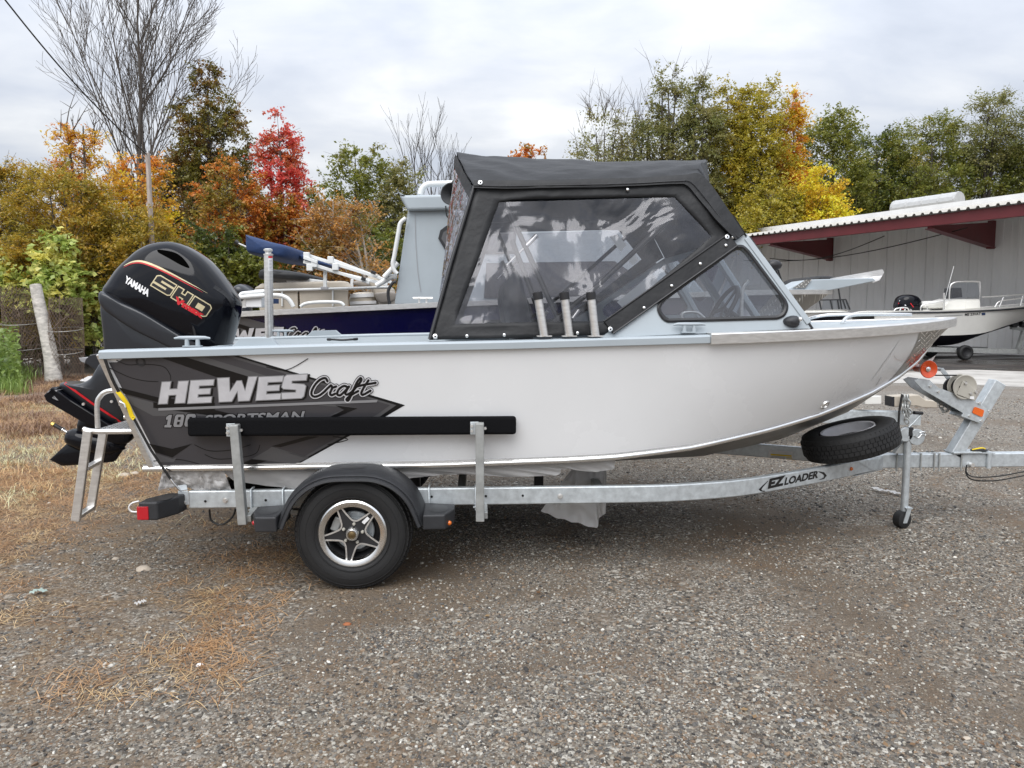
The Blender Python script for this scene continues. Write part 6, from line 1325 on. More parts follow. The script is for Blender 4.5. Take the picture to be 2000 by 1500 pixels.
mb.build('trailer_wheel', M_rub, cbt, smooth=40)
# ------------------------------------------------------------------ metal shed with a wide eave
sh_ = thing('boat_shed', 'long metal shed with pale ribbed walls, corrugated roof and dark red eave beam', 'building', (22, 30, 0))
R0 = Matrix.Rotation(-YAW, 3, 'Z')
def cw(x, z, h=0.): v = R0 @ Vector((x, z, 0)); return Vector((CAM.x + v.x, CAM.y + v.y, h))
K = 1.25; E0 = cw(13.6 * K, 19.6 * K); ED = (R0 @ Vector((-.47, .88, 0))).normalized(); EN = Vector((-ED.y, ED.x, 0)); EN = EN if EN.x < 0 else -EN      # EN points out of the wall
HE = 5.20; OV = 4.2; T0, T1 = -14., 27.
def ep(t, o, h): v = E0 + ED * t + EN * o; return Vector((v.x, v.y, h))
M_rib = mat('pale_ribbed_wall_paint', (.74, .74, .735), .5, var=.08, vscale=1.2, stretch=(1, 1, .25))
M_roof = mat('weathered_roof_sheet', (.52, .50, .46), .6, var=.18, vscale=1.5, stretch=(1, 1, 1))
M_maroon = mat('dark_red_painted_steel', (.135, .022, .026), .45, var=.15, vscale=1)
# wall of ribbed panels, each a sheet of its own
pw_ = .92; k = 0
pan = MB(); prof = [(0, 0), (.02, .045), (.07, .045), (.09, 0), (.27, 0), (.28, .012), (.31, .012), (.32, 0), (.58, 0), (.59, .012), (.62, .012), (.63, 0), (.92, 0)]
pan.loft([[Vector((a, 0, 0)) + Vector((0, 0, 0)) + Vector((0, -b, h)) for a, b in prof] for h in (0, HE + .3)])
pm = None; ang = math.atan2(ED.y, ED.x)
t = T0
while t < T1 - .3:
    if pm is None: o = pan.build('wall_panel', M_rib, None); pm = o
    else: o = pm.copy(); COL.objects.link(o)
    o.parent = sh_; p = ep(t, -OV, 0); o.location = p - ORG[sh_]; o.rotation_euler.z = ang; o.scale = (1, 1 if True else 1, 1); t += pw_
# make ribs face outwards
if (Matrix.Rotation(ang, 3, 'Z') @ Vector((0, -1, 0))).dot(EN) < 0:
    for o in sh_.children:
        if o.name.startswith('wall_panel'): o.scale.y = -1
mb = MB(); mb.add([ep(T0, -OV - .06, 0), ep(T1, -OV - .06, 0), ep(T1, -OV - .06, HE + 1), ep(T0, -OV - .06, HE + 1)], [(0, 1, 2, 3)]); mb.add([ep(T1, -OV - .06, 0), ep(T1, -OV - 16, 0), ep(T1, -OV - 16, HE + .6), ep(T1, -OV - 5, HE + 2.2), ep(T1, -OV - .06, HE + .6)], [(0, 1, 2, 3, 4)]); mb.build('wall', M_rib, sh_)
# roof: corrugated sheets rising away from the eave
SL = .155; RD = 11.5; o_ = .25
nw = int((T1 + 2 - (T0 - 1)) / .33); rs = MB(); m_ = 8; one = [(0, 0), (.05, .0), (.09, .075), (.16, .075), (.20, 0), (.33, 0)]
sheet = MB(); rows = []
for d in (0, RD): rows.append([Vector((a + .33 * i, d, b + SL * d)) for i in range(3) for a, b in (one if i == 2 else one[:-1])])
sheet.loft(rows); rm_ = None; t = T0 - 1
M2 = Matrix(((ED.x, -EN.x, 0), (ED.y, -EN.y, 0), (0, 0, 1)))
while t < T1 + 1.5:
    if rm_ is None:
        me_src = sheet; vsave = [M2 @ v for v in sheet.v]; sheet.v = vsave; o = sheet.build('roof_sheet', M_roof, None); rm_ = o
    else: o = rm_.copy(); COL.objects.link(o)
    o.parent = sh_; o.location = ep(t, o_, HE + .02) - ORG[sh_]; t += .99
mb = MB(); zr_ = HE + .02 + SL * RD + .05
mb.loft([[ep(t, o_ - RD + a, zr_ + b) for a, b in ((.3, -.06), (0, .06), (-.3, -.06))] for t in (T0 - 1, T1 + 2)]); mb.build('ridge_cap', M_roof, sh_)
mb = MB(); mb.add([ep(T0 - 1, o_ - RD, zr_ - .05), ep(T1 + 2, o_ - RD, zr_ - .05), ep(T1 + 2, o_ - 2 * RD, HE), ep(T0 - 1, o_ - 2 * RD, HE)], [(0, 1, 2, 3)]); mb.build('rear_roof', M_roof, sh_)
mb = MB(); mb.add([ep(T0 - 1, o_ - .1, HE - .0), ep(T1 + 2, o_ - .1, HE - .0), ep(T1 + 2, -OV, HE + SL * OV - .05), ep(T0 - 1, -OV, HE + SL * OV - .05)], [(0, 1, 2, 3)]); mb.build('eave_soffit', M_rib, sh_)
# eave beam and tapered brackets
mb = MB(); mb.bar(ep(T0 - 1, 0, HE - .20), ep(T1 + 2, 0, HE - .20), .16, .40); mb.build('eave_beam', M_maroon, sh_, bevel=.02)
def t_at(px, off):                                       # parameter along the shed where a column of the picture meets the line at this offset
    d = ray(px, 613); d = Vector((d.x, d.y)); a = ep(0, off, 0); c = CAM
    # solve a + ED t = c + d s
    den = ED.x * d.y - ED.y * d.x; r = Vector((c.x - a.x, c.y - a.y)); return (r.x * d.y - r.y * d.x) / den
for px in (1617, 1928, 2330):
    t = t_at(px, -OV + .1)
    mb = MB(); mb.prism([ep(t - .09, -.1, HE - .36), ep(t - .09, -.1, HE - .46), ep(t - .09, -OV + .1, HE - .98), ep(t - .09, -OV + .1, HE - .02)], ED * .18); br_ = mb.build('eave_bracket', M_maroon, sh_, bevel=.015)
    mb = MB(); mb.bar(ep(t, -.1, HE - .47), ep(t, -OV + .1, HE - 1.0), .34, .03); mb.box(ep(t, -OV + .1, HE - .5), (.16, .4, 1.1), Matrix.Rotation(ang, 3, 'Z')); mb.build('bracket_flange', M_maroon, br_)
# ridge ventilator: ribbed galvanised drum lying along the roof
va, vb = t_at(1738, -6.2), t_at(1862, -6.2); zv = HE + SL * 6.2 + .36
M_vent = mat('galvanised_sheet', (.52, .52, .51), .4, metal=.35, var=.08)
mb = MB(); mb.cyl(ep(va, -6.2, zv), ep(vb, -6.2, zv), .40, .40, 14); vt = mb.build('roof_ventilator', M_vent, sh_, smooth=20)
for f_ in (0.02, .25, .5, .75, .98):
    mb = MB(); p = ep(lerp(va, vb, f_), -6.2, zv); mb.lathe(p, ED, [(.40, -.03), (.415, -.02), (.415, .02), (.40, .03)], 14); mb.build('ventilator_band', M_vent, vt)
for f_ in (.2, .8): mb = MB(); mb.box(ep(lerp(va, vb, f_), -6.2, zv - .5), (.5, .5, .5), Matrix.Rotation(ang, 3, 'Z')); mb.build('ventilator_curb', M_vent, vt)
for a, b, s in (((1450, 466), (1880, 440), 9), ((1500, 478), (1720, 440), 3)):
    ta, tb = t_at(a[0], -OV + .3), t_at(b[0], -1.2); p, q = ep(ta, -OV + .3, HE - .7), ep(tb, -1.2, HE - .45); mb = MB()
    mb.tube([p.lerp(q, u / 16) + Vector((0, 0, -.45 * math.sin(math.pi * u / 16))) for u in range(17)], .02, 5); o = mb.build('hanging_cable', M_cable, None, smooth=60); tag(o, 'thin black cable sagging under the shed eave, ' + ('the longer one' if s == 9 else 'the shorter upper one'), 'cable'); recenter(o)
# ------------------------------------------------------------------ vegetation
RNG = np.random.default_rng(11); LB = 2.2
def leaf_mat(name, stops, patch=None, trans=.45, nscale=.5, pth=.505):
    """stops: leaf colours set by clump noise as painted light and shade, less by leaf; patch: second set that takes over in whole boughs"""
    m = bpy.data.materials.new(name); m.use_nodes = True; t = m.node_tree; t.nodes.clear(); n = t.nodes.new; l = t.links.new
    g = n('ShaderNodeNewGeometry'); o = n('ShaderNodeOutputMaterial')
    def rp(st):
        r = n('ShaderNodeValToRGB'); e = r.color_ramp.elements
        while len(e) < len(st): e.new(.5)
        for k, c in enumerate(st): e[k].position = k / max(1, len(st) - 1); e[k].color = (*c, 1)
        l(fac, r.inputs[0]); return r.outputs[0]
    nv = n('ShaderNodeTexNoise'); nv.inputs['Scale'].default_value = 1.5; nv.inputs['Detail'].default_value = 3; l(g.outputs['Position'], nv.inputs[0])  # clump-sized noise puts the boughs' light and shade into the leaf colour
    f1 = n('ShaderNodeMapRange'); f1.inputs[1].default_value = .3; f1.inputs[2].default_value = .7; f1.inputs[3].default_value = 0; f1.inputs[4].default_value = .68; l(nv.outputs[0], f1.inputs[0])
    f2 = n('ShaderNodeMath'); f2.operation = 'MULTIPLY_ADD'; l(g.outputs['Random Per Island'], f2.inputs[0]); f2.inputs[1].default_value = .34; l(f1.outputs[0], f2.inputs[2]); fac = f2.outputs[0]
    stops = [tuple(min(.8, x * LB) for x in c) for c in stops]; patch = [tuple(min(.8, x * LB) for x in c) for c in patch] if patch else None
    col = rp(stops)
    if patch:
        b = rp(patch); ns = n('ShaderNodeTexNoise'); ns.inputs['Scale'].default_value = nscale; ns.inputs['Detail'].default_value = 4; ns.inputs['Roughness'].default_value = .7; l(g.outputs['Position'], ns.inputs[0])
        mr = n('ShaderNodeMapRange'); mr.inputs[1].default_value = pth - .05; mr.inputs[2].default_value = pth + .06; l(ns.outputs[0], mr.inputs[0])
        mx_ = n('ShaderNodeMix'); mx_.data_type = 'RGBA'; l(mr.outputs[0], mx_.inputs[0]); l(col, mx_.inputs[6]); l(b, mx_.inputs[7]); col = mx_.outputs[2]
    d = n('ShaderNodeBsdfDiffuse'); tr = n('ShaderNodeBsdfTranslucent'); gl = n('ShaderNodeBsdfGlossy'); gl.inputs['Roughness'].default_value = .45
    l(col, d.inputs[0]); l(col, tr.inputs[0]); m1 = n('ShaderNodeMixShader'); m1.inputs[0].default_value = trans; l(d.outputs[0], m1.inputs[1]); l(tr.outputs[0], m1.inputs[2])
    m2 = n('ShaderNodeMixShader'); m2.inputs[0].default_value = .05; l(m1.outputs[0], m2.inputs[1]); l(gl.outputs[0], m2.inputs[2]); l(m2.outputs[0], o.inputs[0]); return m
OL = [(.07, .070, .012), (.125, .110, .016), (.19, .145, .019), (.26, .175, .021), (.10, .092, .014)]
ORG_ = [(.36, .15, .018), (.45, .17, .02), (.30, .085, .012), (.42, .22, .03), (.20, .10, .015)]
YEL = [(.50, .28, .018), (.60, .34, .02), (.42, .22, .015), (.30, .20, .02), (.56, .27, .02)]
RED = [(.26, .035, .028), (.34, .045, .038), (.42, .075, .058), (.30, .065, .03)]
GRN = [(.045, .065, .012), (.075, .09, .015), (.10, .11, .017), (.14, .135, .02), (.05, .06, .014)]
DGR = [(.026, .040, .011), (.042, .056, .014), (.06, .068, .016)]
OAK = [(.065, .064, .014), (.09, .085, .016), (.12, .10, .019), (.05, .052, .013)]
RST = [(.20, .075, .016), (.26, .09, .018), (.14, .06, .015)]
TAN = [(.26, .14, .04), (.32, .17, .045), (.20, .10, .03), (.14, .09, .025)]
LM = dict(olive=leaf_mat('olive_leaves', OL, [(.24, .16, .016), (.17, .14, .02), (.30, .18, .02), (.10, .09, .014)], nscale=.9), golden=leaf_mat('golden_orange_leaves', YEL, ORG_, nscale=.8), orange=leaf_mat('orange_leaves', [(.16, .085, .018), (.26, .105, .018), (.36, .13, .02), (.30, .075, .014)], [(.085, .08, .016), (.15, .12, .02), (.22, .12, .02)], nscale=.8, pth=.52),
          red=leaf_mat('red_leaves', RED, [(.30, .085, .02), (.22, .07, .02), (.34, .12, .03)], nscale=.7, pth=.53), oak=leaf_mat('brown_green_leaves', OAK, [(.10, .062, .015), (.075, .062, .014), (.14, .066, .016), (.06, .055, .014)], nscale=.75), green=leaf_mat('green_leaves', GRN, [(.12, .12, .02), (.09, .10, .02), (.17, .14, .02)], nscale=.5),
          dark=leaf_mat('dark_green_leaves', DGR, GRN, nscale=.5), tan=leaf_mat('tan_birch_leaves', TAN, [(.10, .085, .02), (.22, .12, .03)], nscale=.9), yellow=leaf_mat('bright_yellow_leaves', YEL, [(.62, .36, .02), (.5, .3, .02)], nscale=.8),
          mix=leaf_mat('yellow_green_leaves', [(.11, .12, .016), (.17, .15, .016), (.24, .19, .02), (.07, .085, .014)], [(.32, .20, .018), (.22, .17, .018)], nscale=.45, pth=.60), grey=leaf_mat('grey_green_leaves', [(.075, .09, .028), (.105, .115, .035), (.13, .125, .04), (.06, .07, .024)], [(.15, .125, .04), (.10, .10, .034)], nscale=.7),
          sap=leaf_mat('pale_green_sapling_leaves', [(.10, .14, .03), (.17, .22, .05), (.24, .28, .08), (.32, .35, .13)], [(.20, .24, .06), (.36, .34, .12), (.45, .32, .05)], nscale=1.6), weed=leaf_mat('green_weed_leaves', [(.06, .10, .02), (.09, .13, .03), (.12, .16, .04), (.05, .075, .018)]))
M_bark = mat('grey_bark', (.105, .090, .078), .9, var=.35, vscale=3, stretch=(4, 4, .7), bump=.5, bscale=10)
M_barkd = mat('dark_bark', (.055, .046, .040), .9, var=.3, vscale=3, stretch=(4, 4, .7), bump=.5, bscale=10)
M_birch = mat('pale_birch_bark', (.42, .38, .33), .85, var=.3, vscale=5, stretch=(1, 1, 4))
def fast_mesh(name, V_, F_, m, parent, quad=True):
    me = bpy.data.meshes.new(name); k = F_.shape[1]; o_ = ORG.get(root_of(parent), Vector((0, 0, 0))) if parent else Vector()
    V_ = V_ - np.array(o_, np.float32)
    me.vertices.add(len(V_)); me.vertices.foreach_set('co', V_.astype(np.float32).ravel()); me.loops.add(F_.size); me.loops.foreach_set('vertex_index', F_.astype(np.int32).ravel())
    me.polygons.add(len(F_)); me.polygons.foreach_set('loop_start', np.arange(0, F_.size, k, dtype=np.int32)); me.polygons.foreach_set('loop_total', np.full(len(F_), k, np.int32)); me.update(calc_edges=True); me.materials.append(m)
    o = bpy.data.objects.new(name, me); COL.objects.link(o); o.parent = parent; return o
def leaves(C_, a, b, droop=.3):
    n = len(C_); nn = RNG.normal(size=(n, 3)) * .62; nn[:, 2] += .8; nn /= np.linalg.norm(nn, axis=1)[:, None]; w = RNG.normal(size=(n, 3)); w[:, 2] -= droop; u = np.cross(nn, w); u /= np.linalg.norm(u, axis=1)[:, None]; v = np.cross(nn, u)
    s = RNG.uniform(.55, 1.35, (n, 1)); fold = nn * s * b * .35
    V_ = np.stack([C_ - u * a * s, C_ + v * b * s + fold, C_ + u * a * s, C_ - v * b * s + fold], 1).reshape(-1, 3); return V_, np.arange(4 * n).reshape(n, 4)
def tubes_np(paths, n=4):
    """many thin tapered tubes at once: list of (points, radii)"""
    Vs, Fs, o = [], [], 0
    for P_, R_ in paths:
        P_ = np.asarray(P_, float); k = len(P_); t = np.gradient(P_, axis=0); t /= np.linalg.norm(t, axis=1)[:, None] + 1e-9; a = np.array([.31, .22, .92]) if abs(t[0, 2]) < .9 else np.array([1., .1, 0])
        u = np.cross(t, a); u /= np.linalg.norm(u, axis=1)[:, None] + 1e-9; b = np.cross(t, u); an = np.arange(n) * 2 * math.pi / n
        Vs.append((P_[:, None] + (u[:, None] * np.cos(an)[None, :, None] + b[:, None] * np.sin(an)[None, :, None]) * np.asarray(R_)[:, None, None]).reshape(-1, 3))
        i = np.arange(k - 1)[:, None] * n; j = np.arange(n)[None]; Fs.append(np.stack([i + j, i + (j + 1) % n, i + n + (j + 1) % n, i + n + j], -1).reshape(-1, 4) + o); o += k * n
    return np.concatenate(Vs), np.concatenate(Fs)
def env(shape, t):
    if shape == 'round': return math.sin(math.pi * min(.98, .14 + .82 * t)) ** .55
    if shape == 'oak': return max(.05, (1 - t) ** .62 * (.6 + .4 * min(1, t * 4)))
    if shape == 'cone': return max(.03, (1 - t) ** .75 * (.55 + .45 * min(1, t * 5)))
    if shape == 'column': return (.55 + .45 * math.sin(math.pi * min(1, .15 + t))) * (1 if t < .75 else max(.12, (1 - t) / .25) ** .6)
    return max(.05, 1 - t * .85)
def tree(name, label, px, D, top, hw, bot, leaf, ncl=110, per=110, a=.075, b=.045, sig=.34, shape='round', bark=None, lean=0., group='autumn trees behind the boats', twigs=0, dens=1., trunk_r=None, cat='tree', stems=1, seed=None, back=.8):
    base = PG(px, D); Ht = PD(px, top, D).z; W = hw / F * D * .86; z0 = max(.15, PD(px, bot, D).z) if bot < 1e5 else .2
    r_ = np.random.default_rng(seed if seed is not None else int(px * 7 + top)); rt = thing(name, label, cat, base, group); bx, by = base.x, base.y
    tr_ = trunk_r or (.035 + .014 * Ht); paths = []; cl = []; tp = []
    off = r_.uniform(0, 100)
    for s in range(stems):
        zz = np.linspace(0, Ht * .93, 9); wob = (Ht * .02); sx = (s - (stems - 1) / 2) * W * .35
        tp.append(np.array([[bx + sx * (z / Ht) + lean * (z / Ht) ** 1.3 + wob * noise.noise((z * .35, off, s)), by + wob * noise.noise((off, z * .35, s)), z] for z in zz]))
        paths.append((tp[-1], np.linspace(tr_, tr_ * .12, 9)))
    def on_trunk(s, z): T = tp[s]; return np.array([np.interp(z, T[:, 2], T[:, i]) for i in range(3)])
    for i in range(ncl):
        for _ in range(30):
            t = r_.random(); e = env(shape, t)
            if r_.random() < e: break
        an = r_.uniform(0, 2 * math.pi); lump = 1 + .62 * noise.noise((math.cos(an) * 1.7 + off, math.sin(an) * 1.7, t * 4.2)) ; rad = W * e * (r_.random() ** .42) * lump; z = z0 + (Ht - z0) * t - .15 * rad
        s = int(r_.integers(stems)); ct = on_trunk(s, z); p = np.array([ct[0] + math.cos(an) * rad, ct[1] + math.sin(an) * rad * back, max(z, .1)]); cl.append(p)
        zs = max(.3, z - rad * r_.uniform(.55, 1.1)); q = on_trunk(s, min(zs, Ht * .9)); mid = q * .45 + p * .55 + np.array([0, 0, -.06 * rad]) + r_.normal(size=3) * .05 * rad
        r0 = max(.012, tr_ * .30 * (1 - zs / Ht)); paths.append((np.array([q, mid, p]), np.array([r0, r0 * .55, .006])))
    cl = np.array(cl)
    for i in range(twigs):
        p = cl[r_.integers(len(cl))] if i % 2 else cl[np.argmax(cl[:, 2] + r_.normal(size=len(cl)) * Ht * .12)]; d = np.array([r_.normal() * .35, r_.normal() * .35, 1.]); d /= np.linalg.norm(d); ln = r_.uniform(.5, 1.3) * (Ht * .14)
        q = p + d * ln; paths.append((np.array([p, p + d * ln * .5 + r_.normal(size=3) * .05, q]), np.array([.02, .013, .004])))
        for _ in range(3): w_ = p + d * ln * r_.uniform(.3, .8); e = w_ + (d + r_.normal(size=3) * .5) * ln * .35; paths.append((np.array([w_, (w_ + e) / 2, e]), np.array([.011, .008, .003])))
    V_, F_ = tubes_np(paths[:stems], 8); fast_mesh('trunk', V_, F_, bark or M_bark, rt)
    V_, F_ = tubes_np(paths[stems:], 4); fast_mesh('branches', V_, F_, bark or M_bark, rt)['kind'] = 'stuff'
    # leaves sit in sprays along short drooping twigs that fan out from the end of each limb
    n = int(per * dens); ns_ = 9; m = max(3, n // ns_); cc = np.repeat(cl, ns_, 0); axis_ = cc.copy(); axis_[:, 0] -= bx; axis_[:, 1] -= by; axis_[:, 2] = 0; axis_ /= np.linalg.norm(axis_, axis=1)[:, None] + 1e-6
    dd = axis_ * .55 + r_.normal(size=cc.shape) * .75 + np.array([0, 0, .28]); dd /= np.linalg.norm(dd, axis=1)[:, None]; ll = sig * 2.5 * r_.uniform(.35, 1.25, (len(cc), 1)); u = r_.random((len(cc), m, 1)) ** .75
    C_ = cc[:, None] + dd[:, None] * ll[:, None] * u + r_.normal(size=(len(cc), m, 3)) * sig * .20 * np.array([1, 1, .7]); C_[:, :, 2] -= (.28 * ll[:, None] * u * u)[:, :, 0]; C_ = C_.reshape(-1, 3); C_ = C_[C_[:, 2] > .05]
    if sig > .2: V_, F_ = tubes_np([(np.array([p, p + d * q * .9]), np.array([.008, .004])) for p, d, q in zip(cc[::3], dd[::3], ll[::3])], 3); fast_mesh('twigs', V_, F_, bark or M_bark, rt)['kind'] = 'stuff'
    V_, F_ = leaves(C_, a, b); o = fast_mesh('crown', V_, F_, LM[leaf], rt); o['kind'] = 'stuff'; return rt
G1, G2 = 'autumn trees behind the boats', 'trees behind the shed'
# --- behind the boats, left to right
tree('olive_shrub_tree', 'broad olive-green willow-like tree at the far left edge, behind the wire rolls', 20, 21, 330, 115, 640, 'olive', 202, 250, 0.043, 0.017, 0.259, group=G1, stems=3)
tree('olive_shrub_tree', 'olive-gold willow-like tree standing right behind the tall sapling', 150, 20, 345, 110, 650, 'olive', 202, 262, 0.043, 0.017, 0.245, group=G1, stems=3)
tree('golden_tree', 'tree with golden yellow top spray in front of the bare tree', 178, 23, 222, 95, 520, 'golden', 141, 112, 0.048, 0.023, 0.216, 'cone', group=G1, stems=2, twigs=16)
tree('golden_tree', 'low orange-gold tree around the weathered pole', 285, 22, 318, 75, 560, 'golden', 128, 125, 0.047, 0.023, 0.230, group=G1, stems=2)
tree('olive_shrub_tree', 'olive-green shrubby tree just behind the top of the black motor', 280, 20.5, 410, 100, 640, 'olive', 175, 237, 0.043, 0.017, 0.238, group=G1, stems=3)
tree('oak_tree', 'tall brown-green oak with rusty patches, between the bare tree and the red maple', 428, 30, 140, 150, 500, 'oak', 310, 137, 0.058, 0.033, 0.259, 'oak', M_barkd, group=G1)
tree('oak_tree', 'lower dark green tree filling in under the tall oak', 385, 31, 330, 75, 620, 'dark', 121, 137, 0.078, 0.043, 0.324, group=G1, bark=M_barkd)
tree('orange_maple', 'orange maple left of the red maple, above the folded blue bimini', 466, 27, 322, 76, 600, 'orange', 189, 150, 0.048, 0.033, 0.238, group=G1, stems=2)
tree('red_maple', 'bright red maple with a pointed top', 558, 29, 232, 104, 580, 'red', 202, 162, 0.051, 0.034, 0.238, 'oak', group=G1)
tree('orange_maple', 'low orange-red foliage at the foot of the red maple', 560, 28, 400, 65, 620, 'orange', 121, 137, 0.062, 0.039, 0.259, group=G1, stems=2)
tree('locust_tree', 'rounded green locust tree right of the red maple', 702, 34, 290, 100, 560, 'green', 175, 137, 0.074, 0.039, 0.331, group=G1)
tree('locust_tree', 'small dull green tree beside the dead snags, left of the wheelhouse', 790, 33, 325, 52, 560, 'grey', 94, 118, 0.070, 0.039, 0.288, group=G1)
tree('birch_tree', 'tan-leaved birch clump with pale stems, nearest the red maple', 650, 26, 372, 62, 600, 'tan', 128, 75, 0.051, 0.035, 0.230, bark=M_birch, group=G1, stems=2)
tree('birch_tree', 'tan-leaved birch with a pale leaning forked trunk, left of the wheelhouse', 742, 25.5, 392, 62, 600, 'tan', 108, 52, 0.051, 0.035, 0.230, bark=M_birch, lean=-.9, group=G1, stems=2)
tree('dark_shrub', 'dark green shrub behind the pontoon boat, below the orange maple', 430, 25, 455, 110, 640, 'dark', 121, 187, 0.066, 0.039, 0.288, group=G1, stems=3)
tree('dark_shrub', 'dark green undergrowth behind the folded bimini and birches', 690, 29, 430, 130, 640, 'dark', 148, 187, 0.070, 0.039, 0.324, group=G1, stems=3)
tree('dark_shrub', 'dark green undergrowth at the left behind the wire rolls', 90, 22.5, 480, 150, 680, 'dark', 148, 187, 0.062, 0.031, 0.302, group=G1, stems=3)
tree('orange_maple', 'distant orange treetop just showing over the canvas top', 1035, 46, 296, 40, 420, 'orange', 45, 87, 0.094, 0.062, 0.288, group=G1)
# --- behind the shed, left to right
tree('sparse_tree', 'thin pale green tree with bare twigs, leftmost of the trees behind the shed', 1175, 46, 240, 62, 420, 'grey', 92, 74, 0.079, 0.044, .48, group=G2, twigs=40, stems=3)
tree('sparse_tree', 'thin green tree with bare twigs, second behind the canvas top', 1245, 47, 212, 55, 420, 'grey', 86, 93, 0.079, 0.044, .46, 'column', group=G2, twigs=40, stems=3)
tree('tall_tree', 'tallest narrow green tree with leafy spires, above the middle of the canvas top', 1295, 46, 160, 46, 430, 'grey', 109, 131, 0.079, 0.044, .40, 'column', group=G2, twigs=8, stems=3)
tree('tall_tree', 'narrow olive-brown tree between the tallest spire and the yellow-green tree', 1352, 45, 168, 50, 430, 'grey', 126, 147, 0.079, 0.044, .42, 'column', group=G2, twigs=4, stems=2)
tree('broad_tree', 'dense green tree left of the orange-topped tree, behind the canvas front', 1418, 46, 172, 66, 470, 'mix', 161, 162, 0.083, 0.048, .46, 'column', group=G2, stems=2)
tree('orange_topped_tree', 'tall yellow-green tree with orange-gold crown at its right side', 1478, 45, 180, 62, 480, 'mix', 161, 170, 0.083, 0.048, .46, group=G2)
tree('orange_topped_tree', 'orange-gold tree beside the yellow-green one', 1535, 46, 200, 30, 380, 'golden', 86, 147, 0.083, 0.048, .42, 'cone', group=G2)
tree('broad_tree', 'round green tree right of the orange-gold tree', 1610, 48, 232, 80, 480, 'green', 172, 178, 0.086, 0.048, .50, group=G2)
tree('bright_yellow_tree', 'small bright yellow tree just above the left end of the shed roof', 1590, 41, 335, 50, 470, 'yellow', 97, 139, 0.072, 0.044, .36, group=G2)
tree('yellow_green_tree', 'low yellow-green tree against the roof end, left of the bright yellow one', 1500, 41.5, 365, 70, 500, 'mix', 126, 170, 0.076, 0.044, .42, group=G2, stems=2)
tree('broad_tree', 'dark green tree in the dip of the treeline above the roof vent', 1690, 50, 262, 62, 480, 'dark', 126, 170, 0.086, 0.048, .50, group=G2)
tree('broad_tree', 'wide olive-green locust above the roof vent', 1795, 48, 246, 92, 480, 'green', 189, 178, 0.079, 0.037, .50, group=G2)
tree('broad_tree', 'olive-green tree filling in behind the roof vent', 1740, 53, 300, 110, 480, 'mix', 138, 186, 0.094, 0.052, .55, group=G2)
tree('locust_tree', 'feathery open-crowned locust rising above the right part of the shed roof', 1905, 47, 202, 58, 330, 'grey', 103, 108, 0.072, 0.033, .44, group=G2, bark=M_barkd, stems=2)
tree('locust_tree', 'feathery locust at the right edge of the treeline', 1985, 47, 205, 70, 420, 'green', 126, 139, 0.072, 0.033, .46, group=G2, bark=M_barkd)
tree('broad_tree', 'dense green tree under the feathery locusts at the right', 1900, 49, 285, 120, 480, 'green', 172, 186, 0.086, 0.044, .52, group=G2)
tree('tall_tree', 'tall tree mostly outside the right edge of the picture', 2062, 44, 95, 78, 420, 'green', 138, 155, 0.079, 0.037, .46, group=G2)
# --- bare trees
def bare(name, label, px, D, H, lvl, spread, r0, z_first, lean=0., seed=1, m=None, group=None, nb=17, ex=1.):
    base = PG(px, D); rt = thing(name, label, 'tree', base, group); r_ = np.random.default_rng(seed); paths = []; tr_ = []
    def limb(p, d, ln, r, k):
        n = 6; pts_ = [p]; dd = d.copy()
        for i in range(n):
            dd = dd + np.array([0, 0, .10 if k else .02]) + r_.normal(size=3) * .05; dd /= np.linalg.norm(dd); pts_.append(pts_[-1] + dd * ln / n)
        pts_ = np.array(pts_); (tr_ if k == 0 else paths).append((pts_, np.linspace(r, max(.006, r * (.22 if k else .12)), n + 1)))
        if k >= lvl: return
        m_ = nb if k == 0 else [0, 11, 7, 4][k]; f0 = z_first if k == 0 else .18
        for i in range(m_):
            f = f0 + (1 - f0) * (i + r_.random()) / m_; x = f * n; j = min(int(x), n - 1); q = pts_[j] + (pts_[j + 1] - pts_[j]) * (x - j); ax = (pts_[j + 1] - pts_[j]); ax /= np.linalg.norm(ax)
            w = r_.normal(size=3); w -= ax * w.dot(ax); w /= np.linalg.norm(w); w[1] *= .8; an = math.radians(r_.uniform(26, 44)) * spread; nd = ax * math.cos(an) + w * math.sin(an)
            l2 = ln * (.60 if k == 0 else .52) * (1.15 - .75 * f) * r_.uniform(.75, 1.2) * (ex if k == 0 else 1); limb(q, nd, l2, max(.008, r * (.36 if k == 0 else .5) * (1 - .5 * f)), k + 1)
    limb(np.array([base.x, base.y, 0.]), np.array([lean, 0, 1.]), H, r0, 0)
    V_, F_ = tubes_np(tr_, 8); fast_mesh('trunk', V_, F_, m or M_bark, rt); V_, F_ = tubes_np(paths, 3); fast_mesh('branches', V_, F_, m or M_bark, rt)['kind'] = 'stuff'; return rt
bare('bare_tree', 'tall leafless tree with fine spreading twigs, the left and taller of the pair', 272, 29, 15.5, 3, .92, .15, .30, -.0, 12, group='leafless trees', nb=26, ex=.88)
bare('bare_tree', 'slimmer leafless tree rising behind the weathered pole', 312, 30, 11.5, 3, .62, .11, .32, .0, 5, group='leafless trees', nb=14, ex=.7)
for k, (px, lab) in enumerate(((806, 'dead leafless snag above the blue boat, left of two'), (842, 'dead leafless snag nearest the canvas top'))):
    bare('dead_snag', lab, px, 36, 9.6 - .3 * k, 2, .8, .11, .35, .05 * (1 - 2 * k), 20 + k, group='dead snags', nb=8, m=M_barkd)
bare('dead_snag', 'dead leafless twigs just behind the rear edge of the canvas top', 884, 36, 8.6, 2, .7, .09, .4, .03, 31, group='dead snags', nb=7, m=M_barkd)
